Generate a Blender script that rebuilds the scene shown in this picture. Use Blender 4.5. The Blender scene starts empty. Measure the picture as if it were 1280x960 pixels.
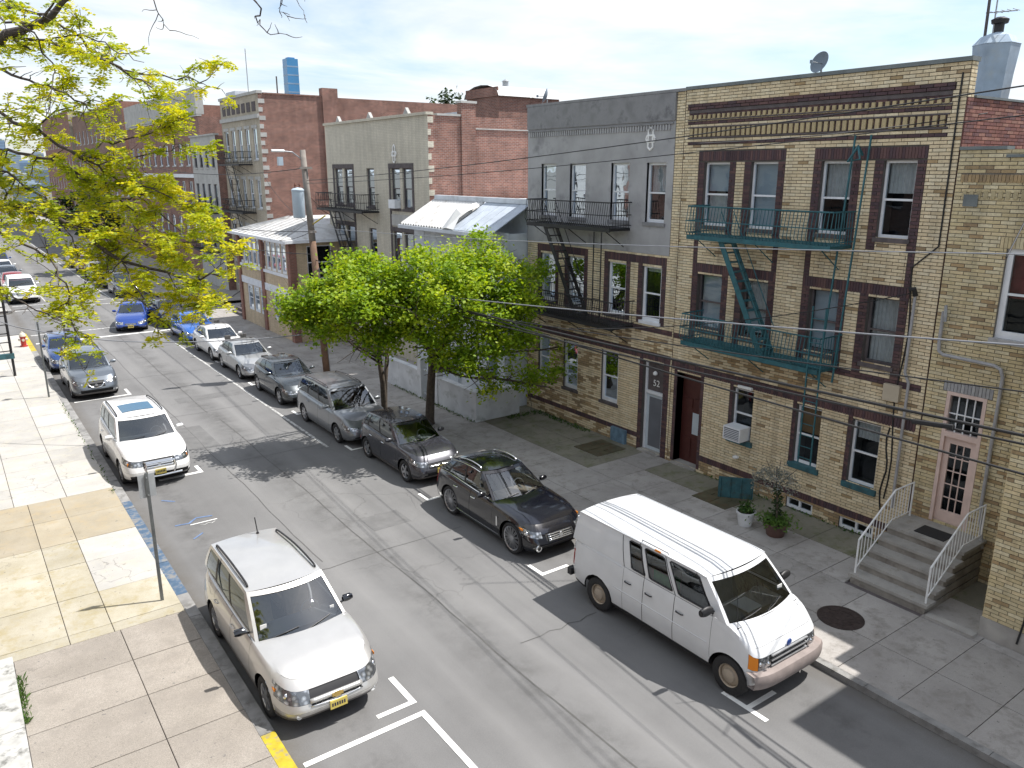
import bpy, math, random
import numpy as np
from mathutils import Vector, Matrix

sc = bpy.context.scene
C = sc.collection
R = math.radians
random.seed(11)
NR = np.random.RandomState(5)

# ------------------------------------------------------------------ camera
CAMZ = 9.2
PITCH, YAW = R(15.1665), R(35.7615)
cd = bpy.data.cameras.new('camera'); cam = bpy.data.objects.new('camera', cd); C.objects.link(cam)
cd.sensor_width = 36.0; cd.lens = 985.0 / 1280.0 * 36.0
cd.clip_start = 0.1; cd.clip_end = 9000
cam.location = (0, 0, CAMZ); cam.rotation_euler = (R(90) - PITCH, 0, -YAW)
sc.camera = cam

# ------------------------------------------------------------------ sun, sky, exposure
SH = Vector((-0.495, 0.198, -1.0))          # shadow shift per metre of height
sl = bpy.data.lights.new('sun', 'SUN'); sun = bpy.data.objects.new('sun', sl); C.objects.link(sun)
sl.energy = 5.0; sl.angle = R(0.55); sl.color = (1.0, 0.96, 0.91)
sun.location = (30, -12, 60); sun.rotation_euler = SH.to_track_quat('-Z', 'Y').to_euler()
w = bpy.data.worlds.new('World'); sc.world = w; w.use_nodes = True
nt = w.node_tree; nt.nodes.clear()
wo = nt.nodes.new('ShaderNodeOutputWorld'); bg = nt.nodes.new('ShaderNodeBackground')
sky = nt.nodes.new('ShaderNodeTexSky'); sky.sky_type = 'NISHITA'; sky.sun_disc = False
sky.sun_elevation = math.atan2(1, 0.533); sky.sun_rotation = math.atan2(0.495, -0.198)
sky.air_density = 1.0; sky.dust_density = 1.2; sky.ozone_density = 1.4
tc = nt.nodes.new('ShaderNodeTexCoord'); sep = nt.nodes.new('ShaderNodeSeparateXYZ')
nt.links.new(tc.outputs['Generated'], sep.inputs[0])
def wmath(op, a, b=None, clamp=False):
    n = nt.nodes.new('ShaderNodeMath'); n.operation = op; n.use_clamp = clamp
    for i, q in enumerate((a, b)):
        if q is None: continue
        if isinstance(q, (int, float)): n.inputs[i].default_value = q
        else: nt.links.new(q, n.inputs[i])
    return n.outputs[0]
zc = wmath('MAXIMUM', wmath('ADD', sep.outputs[2], 0.10), 0.03)   # a flat deck of cloud seen in perspective
cx = nt.nodes.new('ShaderNodeCombineXYZ')
nt.links.new(wmath('DIVIDE', sep.outputs[0], zc), cx.inputs[0]); nt.links.new(wmath('DIVIDE', sep.outputs[1], zc), cx.inputs[1])
mp = nt.nodes.new('ShaderNodeMapping'); mp.inputs['Scale'].default_value = (0.42, 0.62, 1); mp.inputs['Rotation'].default_value = (0, 0, 0.75); mp.inputs['Location'].default_value = (0.6, 1.3, 0)
nt.links.new(cx.outputs[0], mp.inputs['Vector'])
cn = nt.nodes.new('ShaderNodeTexNoise'); cn.inputs['Scale'].default_value = 0.9; cn.inputs['Detail'].default_value = 7; cn.inputs['Roughness'].default_value = 0.58; cn.inputs['Distortion'].default_value = 0.35
nt.links.new(mp.outputs[0], cn.inputs['Vector'])
cr = nt.nodes.new('ShaderNodeValToRGB'); cr.color_ramp.elements[0].position = 0.39; cr.color_ramp.elements[1].position = 0.57
cr.color_ramp.elements[0].color = (0.06,) * 3 + (1,); cr.color_ramp.elements[1].color = (0.97,) * 3 + (1,)
nt.links.new(cn.outputs['Fac'], cr.inputs[0])
cn2 = nt.nodes.new('ShaderNodeTexNoise'); cn2.inputs['Scale'].default_value = 2.6; cn2.inputs['Detail'].default_value = 5
nt.links.new(mp.outputs[0], cn2.inputs['Vector'])
cr2 = nt.nodes.new('ShaderNodeValToRGB'); cr2.color_ramp.elements[0].position = 0.3; cr2.color_ramp.elements[1].position = 0.7
cr2.color_ramp.elements[0].color = (9.2, 9.9, 10.8, 1); cr2.color_ramp.elements[1].color = (11.6, 11.9, 12.1, 1)
nt.links.new(cn2.outputs['Fac'], cr2.inputs[0])
mx = nt.nodes.new('ShaderNodeMix'); mx.data_type = 'RGBA'
nt.links.new(cr.outputs[0], mx.inputs['Factor']); sk2 = nt.nodes.new('ShaderNodeVectorMath'); sk2.operation = 'SCALE'; sk2.inputs['Scale'].default_value = 1.9; nt.links.new(sky.outputs[0], sk2.inputs[0]); nt.links.new(sk2.outputs[0], mx.inputs['A']); nt.links.new(cr2.outputs[0], mx.inputs['B'])
nt.links.new(mx.outputs['Result'], bg.inputs['Color']); bg.inputs['Strength'].default_value = 0.075
nt.links.new(bg.outputs[0], wo.inputs[0])
sc.view_settings.view_transform = 'Standard'; sc.view_settings.look = 'None'
sc.view_settings.gamma = 1.0; sc.view_settings.use_curve_mapping = False
sc.view_settings.exposure = 0.42
sc.render.engine = 'CYCLES'
sc.cycles.max_bounces = 7; sc.cycles.transparent_max_bounces = 12; sc.cycles.diffuse_bounces = 3
sc.cycles.use_denoising = True
sc.cycles.sample_clamp_indirect = 6.0
# ------------------------------------------------------------------ materials
MATS = {}
def new_mat(name):
    m = bpy.data.materials.new(name); m.use_nodes = True; n = m.node_tree
    b = n.nodes['Principled BSDF']; MATS[name] = m
    return m, n, b
def noise(n, vec, scale, detail=4, rough=.55, dist=0.0):
    t = n.nodes.new('ShaderNodeTexNoise'); t.inputs['Scale'].default_value = scale; t.inputs['Detail'].default_value = detail
    t.inputs['Roughness'].default_value = rough; t.inputs['Distortion'].default_value = dist
    if vec: n.links.new(vec, t.inputs['Vector'])
    return t.outputs['Fac']
def ramp(n, fac, stops):
    r = n.nodes.new('ShaderNodeValToRGB'); e = r.color_ramp.elements
    while len(e) < len(stops): e.new(.5)
    for i, (p, c) in enumerate(stops):
        e[i].position = p; e[i].color = (tuple(c) + (1,)) if hasattr(c, '__len__') else (c, c, c, 1)
    n.links.new(fac, r.inputs[0]); return r.outputs[0]
def mixc(n, fac, a, b, mode='MIX'):
    x = n.nodes.new('ShaderNodeMix'); x.data_type = 'RGBA'; x.blend_type = mode
    for k, q in (('Factor', fac), ('A', a), ('B', b)):
        s = x.inputs[k]
        if isinstance(q, (int, float)): s.default_value = q if k == 'Factor' else (q, q, q, 1)
        elif isinstance(q, tuple): s.default_value = q + (1,)
        else: n.links.new(q, s)
    return x.outputs['Result']
def pos(n, obj=False):
    if obj:
        t = n.nodes.new('ShaderNodeTexCoord'); return t.outputs['Object']
    g = n.nodes.new('ShaderNodeNewGeometry'); return g.outputs['Position']
def scaled(n, vec, s):
    m = n.nodes.new('ShaderNodeMapping'); m.inputs['Scale'].default_value = s; n.links.new(vec, m.inputs['Vector']); return m.outputs[0]
def bump(n, b, h, strength=.3, dist=.01):
    k = n.nodes.new('ShaderNodeBump'); k.inputs['Strength'].default_value = strength; k.inputs['Distance'].default_value = dist
    n.links.new(h, k.inputs['Height']); n.links.new(k.outputs[0], b.inputs['Normal'])
def attr_col(n, name='Col'):
    a = n.nodes.new('ShaderNodeAttribute'); a.attribute_name = name; return a.outputs['Color']
def mat(name, col, rough=.8, metal=0., var=.12, vs=2.5, bs=0., bscale=60, coat=0., obj=False, dirt=None, attr=False, spec=.5):
    """plain painted / mineral / metal surface with tonal variation and fine relief"""
    m, n, b = new_mat(name)
    b.inputs['Roughness'].default_value = rough; b.inputs['Metallic'].default_value = metal
    b.inputs['Coat Weight'].default_value = coat; b.inputs['Coat Roughness'].default_value = .04; b.inputs['Specular IOR Level'].default_value = spec
    base = attr_col(n) if attr else tuple(col)
    p = pos(n, obj)
    if var:
        f = noise(n, p, vs, 6)
        base = mixc(n, 1.0, base, ramp(n, f, [(.3, 1 - var), (.7, 1 + var)]), 'MULTIPLY')
    if dirt:
        dc, ds, lo, hi = dirt
        base = mixc(n, ramp(n, noise(n, p, ds, 7, .65), [(lo, 0.), (hi, 1.)]), base, tuple(dc))
    if isinstance(base, tuple): b.inputs['Base Color'].default_value = base + (1,)
    else: n.links.new(base, b.inputs['Base Color'])
    if bs: bump(n, b, noise(n, p, bscale, 3), bs, .01)
    return m
def brick_mat(name, c1, c2, mortar, bw=.215, bh=.073, rough=.9, stain=.25, ms=.008):
    """running-bond brick for walls too far away to tell the bricks apart"""
    m, n, b = new_mat(name); b.inputs['Roughness'].default_value = rough
    p = pos(n); s = n.nodes.new('ShaderNodeSeparateXYZ'); n.links.new(p, s.inputs[0])
    ad = n.nodes.new('ShaderNodeMath'); n.links.new(s.outputs[0], ad.inputs[0]); n.links.new(s.outputs[1], ad.inputs[1])
    cb = n.nodes.new('ShaderNodeCombineXYZ'); n.links.new(ad.outputs[0], cb.inputs[0]); n.links.new(s.outputs[2], cb.inputs[1])
    t = n.nodes.new('ShaderNodeTexBrick'); n.links.new(cb.outputs[0], t.inputs['Vector'])
    t.inputs['Color1'].default_value = c1 + (1,); t.inputs['Color2'].default_value = c2 + (1,); t.inputs['Mortar'].default_value = mortar + (1,)
    t.inputs['Scale'].default_value = 1; t.inputs['Brick Width'].default_value = bw; t.inputs['Row Height'].default_value = bh
    t.inputs['Mortar Size'].default_value = ms; t.inputs['Mortar Smooth'].default_value = .2
    col = mixc(n, 1., t.outputs['Color'], ramp(n, noise(n, p, .9, 8, .65), [(.28, 1 - stain), (.72, 1 + stain * .7)]), 'MULTIPLY')
    col = mixc(n, 1., col, ramp(n, noise(n, scaled(n, p, (5, 5, .35)), 1.0, 5), [(.35, .90), (.6, 1.03)]), 'MULTIPLY')
    n.links.new(col, b.inputs['Base Color'])
    iv = n.nodes.new('ShaderNodeMath'); iv.operation = 'SUBTRACT'; iv.inputs[0].default_value = 1; n.links.new(t.outputs['Fac'], iv.inputs[1])
    bump(n, b, iv.outputs[0], .6, .012); return m
def glass_mat(name, tint, ior=1.5, rough=.01, refl=(1, 1, 1), wav=0.):
    m = bpy.data.materials.new(name); m.use_nodes = True; n = m.node_tree; n.nodes.clear(); MATS[name] = m
    o = n.nodes.new('ShaderNodeOutputMaterial'); mx_ = n.nodes.new('ShaderNodeMixShader')
    t = n.nodes.new('ShaderNodeBsdfTransparent'); t.inputs[0].default_value = tuple(tint) + (1,)
    g = n.nodes.new('ShaderNodeBsdfGlossy'); g.inputs['Roughness'].default_value = rough; g.inputs['Color'].default_value = tuple(refl) + (1,)
    f = n.nodes.new('ShaderNodeFresnel'); f.inputs['IOR'].default_value = ior
    if wav:
        k = n.nodes.new('ShaderNodeBump'); k.inputs['Strength'].default_value = wav; k.inputs['Distance'].default_value = .02
        n.links.new(noise(n, pos(n), 2.2, 1), k.inputs['Height']); n.links.new(k.outputs[0], g.inputs['Normal'])
    n.links.new(f.outputs[0], mx_.inputs[0]); n.links.new(t.outputs[0], mx_.inputs[1]); n.links.new(g.outputs[0], mx_.inputs[2]); n.links.new(mx_.outputs[0], o.inputs[0])
    return m
def paint_mat(name, col, metal=.0, rough=.32, flake=0., dust=.06, grime=.30):
    m, n, b = new_mat(name); b.inputs['Metallic'].default_value = metal; b.inputs['Roughness'].default_value = rough
    b.inputs['Coat Weight'].default_value = 1.0; b.inputs['Coat Roughness'].default_value = .05
    p = pos(n, True)
    c = mixc(n, 1., tuple(col), ramp(n, noise(n, p, 2.2, 6), [(.3, 1 - dust), (.7, 1 + dust)]), 'MULTIPLY')
    s = n.nodes.new('ShaderNodeSeparateXYZ'); n.links.new(p, s.inputs[0])      # road grime on the sills
    mr = n.nodes.new('ShaderNodeMapRange'); mr.inputs[1].default_value = .2; mr.inputs[2].default_value = .62; mr.inputs[3].default_value = grime; mr.inputs[4].default_value = 0.
    n.links.new(s.outputs[2], mr.inputs[0])
    ml = n.nodes.new('ShaderNodeMath'); ml.operation = 'MULTIPLY'; n.links.new(mr.outputs[0], ml.inputs[0]); n.links.new(noise(n, p, 5, 6), ml.inputs[1])
    c = mixc(n, ml.outputs[0], c, (.16, .145, .125))
    n.links.new(c, b.inputs['Base Color']); return m

# ------------------------------------------------------------------ mesh building
ORG = {}
class MB:
    def __init__(s): s.v = []; s.f = []; s.m = []; s.c = []; s.k = 0; s.col = None
    def face(s, idx):
        s.f.append(idx); s.m.append(s.k)
        if s.col is not None: s.c.append(s.col)
    def quad(s, a, b, c, d):
        n = len(s.v); s.v += [tuple(a), tuple(b), tuple(c), tuple(d)]; s.face((n, n + 1, n + 2, n + 3)); return s
    def box(s, x0, x1, y0, y1, z0, z1, skip=''):
        if x0 > x1: x0, x1 = x1, x0
        if y0 > y1: y0, y1 = y1, y0
        if z0 > z1: z0, z1 = z1, z0
        n = len(s.v); s.v += [(x0, y0, z0), (x1, y0, z0), (x1, y1, z0), (x0, y1, z0), (x0, y0, z1), (x1, y0, z1), (x1, y1, z1), (x0, y1, z1)]
        for k, q in (('b', (0, 3, 2, 1)), ('t', (4, 5, 6, 7)), ('f', (0, 1, 5, 4)), ('k', (2, 3, 7, 6)), ('l', (0, 4, 7, 3)), ('r', (1, 2, 6, 5))):
            if k not in skip: s.face(tuple(n + i for i in q))
        return s
    def beam(s, a, b, wx, wz, up=(0, 0, 1)):
        """square bar from a to b"""
        a = Vector(a); b = Vector(b); d = (b - a).normalized(); u = Vector(up)
        if abs(d.dot(u)) > .98: u = Vector((1, 0, 0))
        sd = d.cross(u).normalized(); u = sd.cross(d).normalized(); n = len(s.v)
        for p in (a, b):
            for i, j in ((-1, -1), (1, -1), (1, 1), (-1, 1)): s.v.append(tuple(p + sd * wx * .5 * i + u * wz * .5 * j))
        for q in ((0, 1, 2, 3), (7, 6, 5, 4), (0, 4, 5, 1), (1, 5, 6, 2), (2, 6, 7, 3), (3, 7, 4, 0)): s.face(tuple(n + i for i in q))
        return s
    def tube(s, pts, r, n=8, cap=True):
        pts = [Vector(p) for p in pts]; rs = r if hasattr(r, '__len__') else [r] * len(pts)
        t = (pts[1] - pts[0]).normalized(); u = Vector((0, 0, 1)) if abs(t.z) < .9 else Vector((1, 0, 0))
        u = (u - t * u.dot(t)).normalized(); base = len(s.v)
        for i, p in enumerate(pts):
            t = (pts[min(i + 1, len(pts) - 1)] - pts[max(i - 1, 0)]).normalized()
            u = (u - t * u.dot(t)); u = u.normalized() if u.length > 1e-6 else t.orthogonal().normalized()
            w_ = t.cross(u)
            for k in range(n):
                a = 2 * math.pi * k / n; s.v.append(tuple(p + (u * math.cos(a) + w_ * math.sin(a)) * rs[i]))
        for i in range(len(pts) - 1):
            for k in range(n):
                k2 = (k + 1) % n; s.face((base + i * n + k, base + i * n + k2, base + (i + 1) * n + k2, base + (i + 1) * n + k))
        if cap:
            s.face(tuple(base + k for k in range(n - 1, -1, -1))); s.face(tuple(base + (len(pts) - 1) * n + k for k in range(n)))
        return s
    def lathe(s, prof, c=(0, 0, 0), n=24, axis='z'):
        """prof: (r, h) pairs"""
        base = len(s.v)
        for r, h in prof:
            for k in range(n):
                a = 2 * math.pi * k / n; x, y = r * math.cos(a), r * math.sin(a)
                p = (x, y, h) if axis == 'z' else ((x, h, y) if axis == 'y' else (h, x, y))
                s.v.append((c[0] + p[0], c[1] + p[1], c[2] + p[2]))
        for i in range(len(prof) - 1):
            for k in range(n):
                k2 = (k + 1) % n; q = (base + i * n + k, base + i * n + k2, base + (i + 1) * n + k2, base + (i + 1) * n + k)
                s.face(q if axis != 'y' else q[::-1])
        return s
    def prism(s, poly, z0, z1):
        n = len(s.v); k = len(poly)
        s.v += [(x, y, z0) for x, y in poly] + [(x, y, z1) for x, y in poly]
        s.face(tuple(n + i for i in range(k - 1, -1, -1))); s.face(tuple(n + k + i for i in range(k)))
        for i in range(k): j = (i + 1) % k; s.face((n + i, n + j, n + k + j, n + k + i))
        return s
    def grid(s, rows):
        base = len(s.v); w_ = len(rows[0])
        for r in rows: s.v += [tuple(p) for p in r]
        for i in range(len(rows) - 1):
            for j in range(w_ - 1): s.face((base + i * w_ + j, base + i * w_ + j + 1, base + (i + 1) * w_ + j + 1, base + (i + 1) * w_ + j))
        return s
    def build(s, name, mats, parent=None, smooth=False, org=None, local=False):
        if isinstance(mats, str): mats = [mats]
        o0 = Vector((0, 0, 0))
        if parent is not None: o0 = ORG[parent.name]
        elif org is not None: o0 = Vector(org)
        me = bpy.data.meshes.new(name)
        vs = s.v if (local or o0.length == 0) else [(x - o0.x, y - o0.y, z - o0.z) for x, y, z in s.v]
        me.from_pydata(vs, [], s.f)
        for q in mats: me.materials.append(MATS[q])
        if any(s.m): me.polygons.foreach_set('material_index', s.m)
        if smooth:
            me.polygons.foreach_set('use_smooth', [True] * len(me.polygons))
            if smooth is not True: me.set_sharp_from_angle(angle=R(smooth))
        if s.c:
            at = me.attributes.new('Col', 'FLOAT_COLOR', 'FACE'); at.data.foreach_set('color', np.array(s.c, dtype=np.float32).ravel())
        me.update()
        o = bpy.data.objects.new(name, me); C.objects.link(o)
        if parent is not None: o.parent = parent
        elif org is not None: o.location = org
        ORG[o.name] = o0.copy(); return o
def tag(o, label=None, cat=None, group=None, kind=None):
    if label: o['label'] = label
    if cat: o['category'] = cat
    if group: o['group'] = group
    if kind: o['kind'] = kind
    return o
def thing(name, label, cat, loc, group=None, rz=0.):
    o = bpy.data.objects.new(name, None); C.objects.link(o); o.location = loc; o.rotation_euler = (0, 0, rz); o.empty_display_size = .3
    ORG[o.name] = Vector(loc); return tag(o, label, cat, group)
def struct(o): o['kind'] = 'structure'; return o

CP, SP, CY, SY = math.cos(PITCH), math.sin(PITCH), math.cos(YAW), math.sin(YAW)
FW = Vector((SY * CP, CY * CP, -SP)); RT = Vector((CY, -SY, 0)); UP = RT.cross(FW)
def at(u, v, d):
    """survey point: pixel of the photograph at forward distance d"""
    return Vector((0, 0, CAMZ)) + FW * d + RT * ((u - 640) / 985 * d) + UP * ((480 - v) / 985 * d)
def seen(p):
    q = Vector(p) - Vector((0, 0, CAMZ)); w_ = q.dot(FW)
    if w_ < .5: return None
    return 640 + 985 * q.dot(RT) / w_, 480 - 985 * q.dot(UP) / w_

# ------------------------------------------------------------------ shared materials
mat('kerb_stone', (.235, .232, .225), .92, var=.28, vs=3, bs=.5, bscale=90, dirt=((.13, .125, .115), 4, .52, .7))
mat('kerb_blue', (.065, .115, .185), .85, var=.25, vs=5, dirt=((.20, .195, .185), 5, .46, .62))
mat('kerb_yellow', (.42, .33, .02), .85, var=.2, vs=6, dirt=((.22, .20, .17), 8, .52, .68))
mat('white_trim', (.74, .76, .78), .5, var=.08, vs=3)
mat('white_metal', (.75, .75, .74), .45, var=.1, vs=6, dirt=((.35, .25, .18), 12, .68, .85))
mat('dark_room', (.018, .019, .022), .9, var=0)
mat('curtain', (.62, .61, .58), .95, var=.12, vs=9)
mat('blind', (.50, .56, .60), .8, var=.05)
mat('black_iron', (.018, .018, .020), .55, var=.2, vs=8)
mat('teal_iron', (.020, .105, .125), .55, var=.25, vs=7, dirt=((.09, .045, .025), 9, .66, .8))
mat('dark_stone', (.10, .085, .085), .85, var=.25, vs=5, bs=.3)
mat('concrete', (.34, .325, .30), .92, var=.22, vs=2.2, bs=.5, bscale=70)
mat('black_rubber', (.02, .02, .021), .85, var=.15, vs=9)
mat('galvanised', (.36, .37, .38), .45, metal=.6, var=.2, vs=6)
mat('pipe_grey', (.34, .34, .35), .6, var=.15, vs=5)
mat('rust_brown', (.16, .07, .05), .85, var=.3, vs=7)
mat('wire_black', (.015, .015, .016), .6, var=0)
mat('wire_grey', (.22, .23, .25), .6, var=0)
glass_mat('window_glass', (.62, .67, .70), 1.38, .02, (.62, .70, .78), wav=.2)
# ================================================================== THE SETTING
def ground_mats():
    m, n, b = new_mat('asphalt'); b.inputs['Roughness'].default_value = .93; p = pos(n)
    c = ramp(n, noise(n, p, .35, 8, .62), [(.25, (.128, .127, .126)), (.5, (.156, .155, .154)), (.75, (.183, .182, .179))])
    c = mixc(n, 1., c, ramp(n, noise(n, p, 55, 4, .7), [(.3, .80), (.7, 1.18)]), 'MULTIPLY')
    st = scaled(n, p, (1.3, .06, 1)); c = mixc(n, 1., c, ramp(n, noise(n, st, 1.6, 5), [(.35, .93), (.65, 1.04)]), 'MULTIPLY')
    v = n.nodes.new('ShaderNodeTexVoronoi'); v.feature = 'DISTANCE_TO_EDGE'; v.inputs['Scale'].default_value = .42
    wv = n.nodes.new('ShaderNodeVectorMath'); wv.operation = 'ADD'
    tn = n.nodes.new('ShaderNodeTexNoise'); tn.inputs['Scale'].default_value = 1.1; tn.inputs['Detail'].default_value = 6; n.links.new(p, tn.inputs['Vector'])
    n.links.new(p, wv.inputs[0]); n.links.new(tn.outputs['Color'], wv.inputs[1]); n.links.new(wv.outputs[0], v.inputs['Vector'])
    crk = ramp(n, v.outputs['Distance'], [(.0, 1.), (.010, 0.)])
    gate = ramp(n, noise(n, p, .16, 3), [(.52, 0.), (.6, .55)])
    k = n.nodes.new('ShaderNodeMath'); k.operation = 'MULTIPLY'; n.links.new(crk, k.inputs[0]); n.links.new(gate, k.inputs[1])
    c = mixc(n, k.outputs[0], c, (.07, .068, .066))
    sx = n.nodes.new('ShaderNodeSeparateXYZ'); n.links.new(p, sx.inputs[0])       # oil drips down the middle of the bays, grit by the kerbs
    def band(c0, w0):
        m1 = n.nodes.new('ShaderNodeMath'); m1.operation = 'SUBTRACT'; m1.inputs[1].default_value = c0; n.links.new(sx.outputs[0], m1.inputs[0])
        m2 = n.nodes.new('ShaderNodeMath'); m2.operation = 'ABSOLUTE'; n.links.new(m1.outputs[0], m2.inputs[0]); return ramp(n, m2.outputs[0], [(0., 1.), (w0, 0.)])
    def both(a, b_):
        m3 = n.nodes.new('ShaderNodeMath'); m3.operation = 'MULTIPLY'; n.links.new(a, m3.inputs[0]); n.links.new(b_, m3.inputs[1]); return m3.outputs[0]
    for c0, w0 in ((11.35, .75), (4.4, .75), (7.7, .8)): c = mixc(n, both(band(c0, w0), ramp(n, noise(n, p, 1.1, 7, .7), [(.45, 0.), (.66, .75)])), c, (.075, .073, .071))
    for c0 in (3.35, 12.43): c = mixc(n, both(band(c0, .42), ramp(n, noise(n, p, 3., 6, .7), [(.3, .35), (.65, .95)])), c, (.105, .095, .082))
    for c0 in (6.6, 8.4): c = mixc(n, both(band(c0, .45), ramp(n, noise(n, scaled(n, p, (1, .15, 1)), 1.5, 5), [(.3, .15), (.7, .5)])), c, (.235, .232, .228))
    c = mixc(n, ramp(n, noise(n, p, 1.4, 6, .7), [(.69, 0.), (.78, .55)]), c, (.10, .098, .096))
    n.links.new(c, b.inputs['Base Color']); bump(n, b, noise(n, p, 160, 2), .35, .004)
    def slab(name, c0, c1, c2, fine, stain):
        m, n, b = new_mat(name); b.inputs['Roughness'].default_value = .94; p = pos(n)
        oi = n.nodes.new('ShaderNodeObjectInfo')
        c = ramp(n, noise(n, p, .8, 8, .66), [(.28, c0), (.5, c1), (.74, c2)])
        c = mixc(n, 1., c, ramp(n, oi.outputs['Random'], [(0., .90), (1., 1.09)]), 'MULTIPLY')
        c = mixc(n, 1., c, ramp(n, noise(n, p, 75, 3, .7), [(.32, 1 - fine), (.68, 1 + fine)]), 'MULTIPLY')
        c = mixc(n, ramp(n, noise(n, p, 2.4, 8, .72), [(.50, 0.), (.68, .85)]), c, stain)
        c = mixc(n, ramp(n, noise(n, p, 13, 3, .5), [(.70, 0.), (.73, .8)]), c, (.12, .115, .11))
        v = n.nodes.new('ShaderNodeTexVoronoi'); v.feature = 'DISTANCE_TO_EDGE'; v.inputs['Scale'].default_value = .55
        tn = n.nodes.new('ShaderNodeTexNoise'); tn.inputs['Scale'].default_value = 1.6; tn.inputs['Detail'].default_value = 6; n.links.new(p, tn.inputs['Vector'])
        wv = n.nodes.new('ShaderNodeVectorMath'); wv.operation = 'ADD'; n.links.new(p, wv.inputs[0]); n.links.new(tn.outputs['Color'], wv.inputs[1]); n.links.new(wv.outputs[0], v.inputs['Vector'])
        k = n.nodes.new('ShaderNodeMath'); k.operation = 'MULTIPLY'; n.links.new(ramp(n, v.outputs['Distance'], [(.0, 1.), (.009, 0.)]), k.inputs[0]); n.links.new(ramp(n, noise(n, p, .3, 3), [(.53, 0.), (.62, .55)]), k.inputs[1])
        c = mixc(n, k.outputs[0], c, (.09, .085, .075))
        n.links.new(c, b.inputs['Base Color']); bump(n, b, noise(n, p, 120, 2), .4, .004)
    slab('slab_grey', (.27, .253, .236), (.335, .317, .298), (.395, .375, .352), .10, (.20, .185, .165))
    slab('slab_mossy', (.15, .145, .11), (.20, .19, .15), (.25, .235, .19), .12, (.11, .125, .05))
    slab('slab_aggregate', (.22, .198, .17), (.272, .245, .212), (.325, .296, .26), .30, (.235, .212, .185))
    slab('slab_yellowed', (.285, .255, .18), (.355, .325, .25), (.43, .405, .34), .12, (.31, .26, .14))
    slab('slab_tan', (.27, .235, .17), (.33, .29, .215), (.385, .345, .27), .08, (.36, .29, .18))
    slab('slab_white', (.33, .32, .297), (.395, .384, .358), (.45, .44, .413), .07, (.43, .405, .33))
    mat('ground_soil', (.12, .115, .10), .95, var=.3, vs=.5)
    m, n, b = new_mat('road_paint'); b.inputs['Roughness'].default_value = .7; p = pos(n)
    n.links.new(mixc(n, ramp(n, noise(n, p, 9, 8, .75), [(.60, 0.), (.70, .85)]), (.80, .80, .77), (.24, .235, .23)), b.inputs['Base Color'])
    m, n, b = new_mat('worn_paint'); b.inputs['Roughness'].default_value = .7; p = pos(n)
    n.links.new(mixc(n, ramp(n, noise(n, p, 6, 8, .75), [(.40, 0.), (.58, 1.)]), (.62, .62, .60), (.215, .212, .206)), b.inputs['Base Color'])
    mat('patch', (.135, .134, .133), .93, var=.14, vs=3, bs=.4, bscale=140)
    mat('tar', (.085, .083, .08), .8, var=.25, vs=6)
    mat('blue_spray', (.11, .17, .30), .8, var=.3, vs=9)
    mat('manhole_iron', (.06, .045, .042), .6, metal=.5, var=.3, vs=12)
ground_mats()
KL, KR = 3.33, 12.45                # kerb faces: left, right
g = MB(); g.box(-4000, 4000, -200, 5000, -.5, -.03); struct(g.build('ground', 'ground_soil'))
road = MB(); road.box(KL - .02, KR + .02, -25, 420, -.02, 0.); road.box(-70, KL - .02, 53.2, 61.4, -.02, 0.)
road = struct(road.build('road', 'asphalt'))
def ribbon(mb, pts, w_, z):
    """flat strip along a polyline on the road"""
    pts = [Vector((x, y, 0)) for x, y in pts]; L_ = []; R_ = []
    for i, p in enumerate(pts):
        t = (pts[min(i + 1, len(pts) - 1)] - pts[max(i - 1, 0)]).normalized(); s = Vector((-t.y, t.x, 0)) * w_ * .5
        L_.append((p.x + s.x, p.y + s.y, z)); R_.append((p.x - s.x, p.y - s.y, z))
    for i in range(len(pts) - 1): mb.quad(R_[i], R_[i + 1], L_[i + 1], L_[i])
def wob(x, y0, y1, amp=.05, step=.7, ph=0.):
    n = max(2, int((y1 - y0) / step)); return [(x + amp * math.sin(ph + .9 * (y0 + (y1 - y0) * i / n)) * .6 + random.uniform(-amp, amp) * .35, y0 + (y1 - y0) * i / n) for i in range(n + 1)]
for x, y0, y1, ww in ((7.75, 4, 30, .035), (6.4, 16.8, 48, .025), (7.6, 31, 70, .04)):
    s = MB(); ribbon(s, wob(x, y0, y1, .04, .6, x), ww, .004); s.build('tar_seam', 'tar', road)
for y, x0, x1 in ((16.45, 5.9, 10.2), (24.9, 6.2, 9.6), (31.2, 5.9, 9.4), (11.2, 8.3, 10.3), (38.4, 4.5, 9.7), (45, 4.8, 9.6)):
    s = MB(); ribbon(s, [(b_, a_) for a_, b_ in [(y + random.uniform(-.06, .06), x0 + (x1 - x0) * i / 8) for i in range(9)]], .025, .0045); s.build('tar_seam', 'tar', road)
def mark(name, rects, m='road_paint', z=.009):
    s = MB()
    for i, (x0, x1, y0, y1) in enumerate(rects): s.box(x0, x1, y0, y1, z - .003, z + .0005 * i, 'b')
    return s.build(name, m, road)
PW = .10
for y in (7.28, 13.18, 18.55, 23.75, 28.75, 34.1, 39.4, 44.7):                # bay ends on the right
    mark('parking_mark', [(10.33, 10.43, y - .42 if y < 8 else y - .05, y + .55), (10.43, 11.15, y - .05, y + .05)])
mark('parking_mark', [(5.60, 5.71, 10.84, 11.75), (4.95, 5.60, 10.84, 10.94)])  # left bay ends
mark('parking_mark', [(3.48, 5.71, 10.47, 10.58), (5.60, 5.71, 6.0, 10.47)])
mark('parking_mark', [(4.4, 5.71, 24.6, 24.75), (5.60, 5.71, 24.75, 25.3)])
mark('parking_mark', [(3.55, 5.71, 35.6, 35.72), (5.60, 5.71, 35.72, 36.7)])
mark('lane_edge_line', [(9.77, 9.87, 24.5, 52.0)], 'worn_paint')
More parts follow.
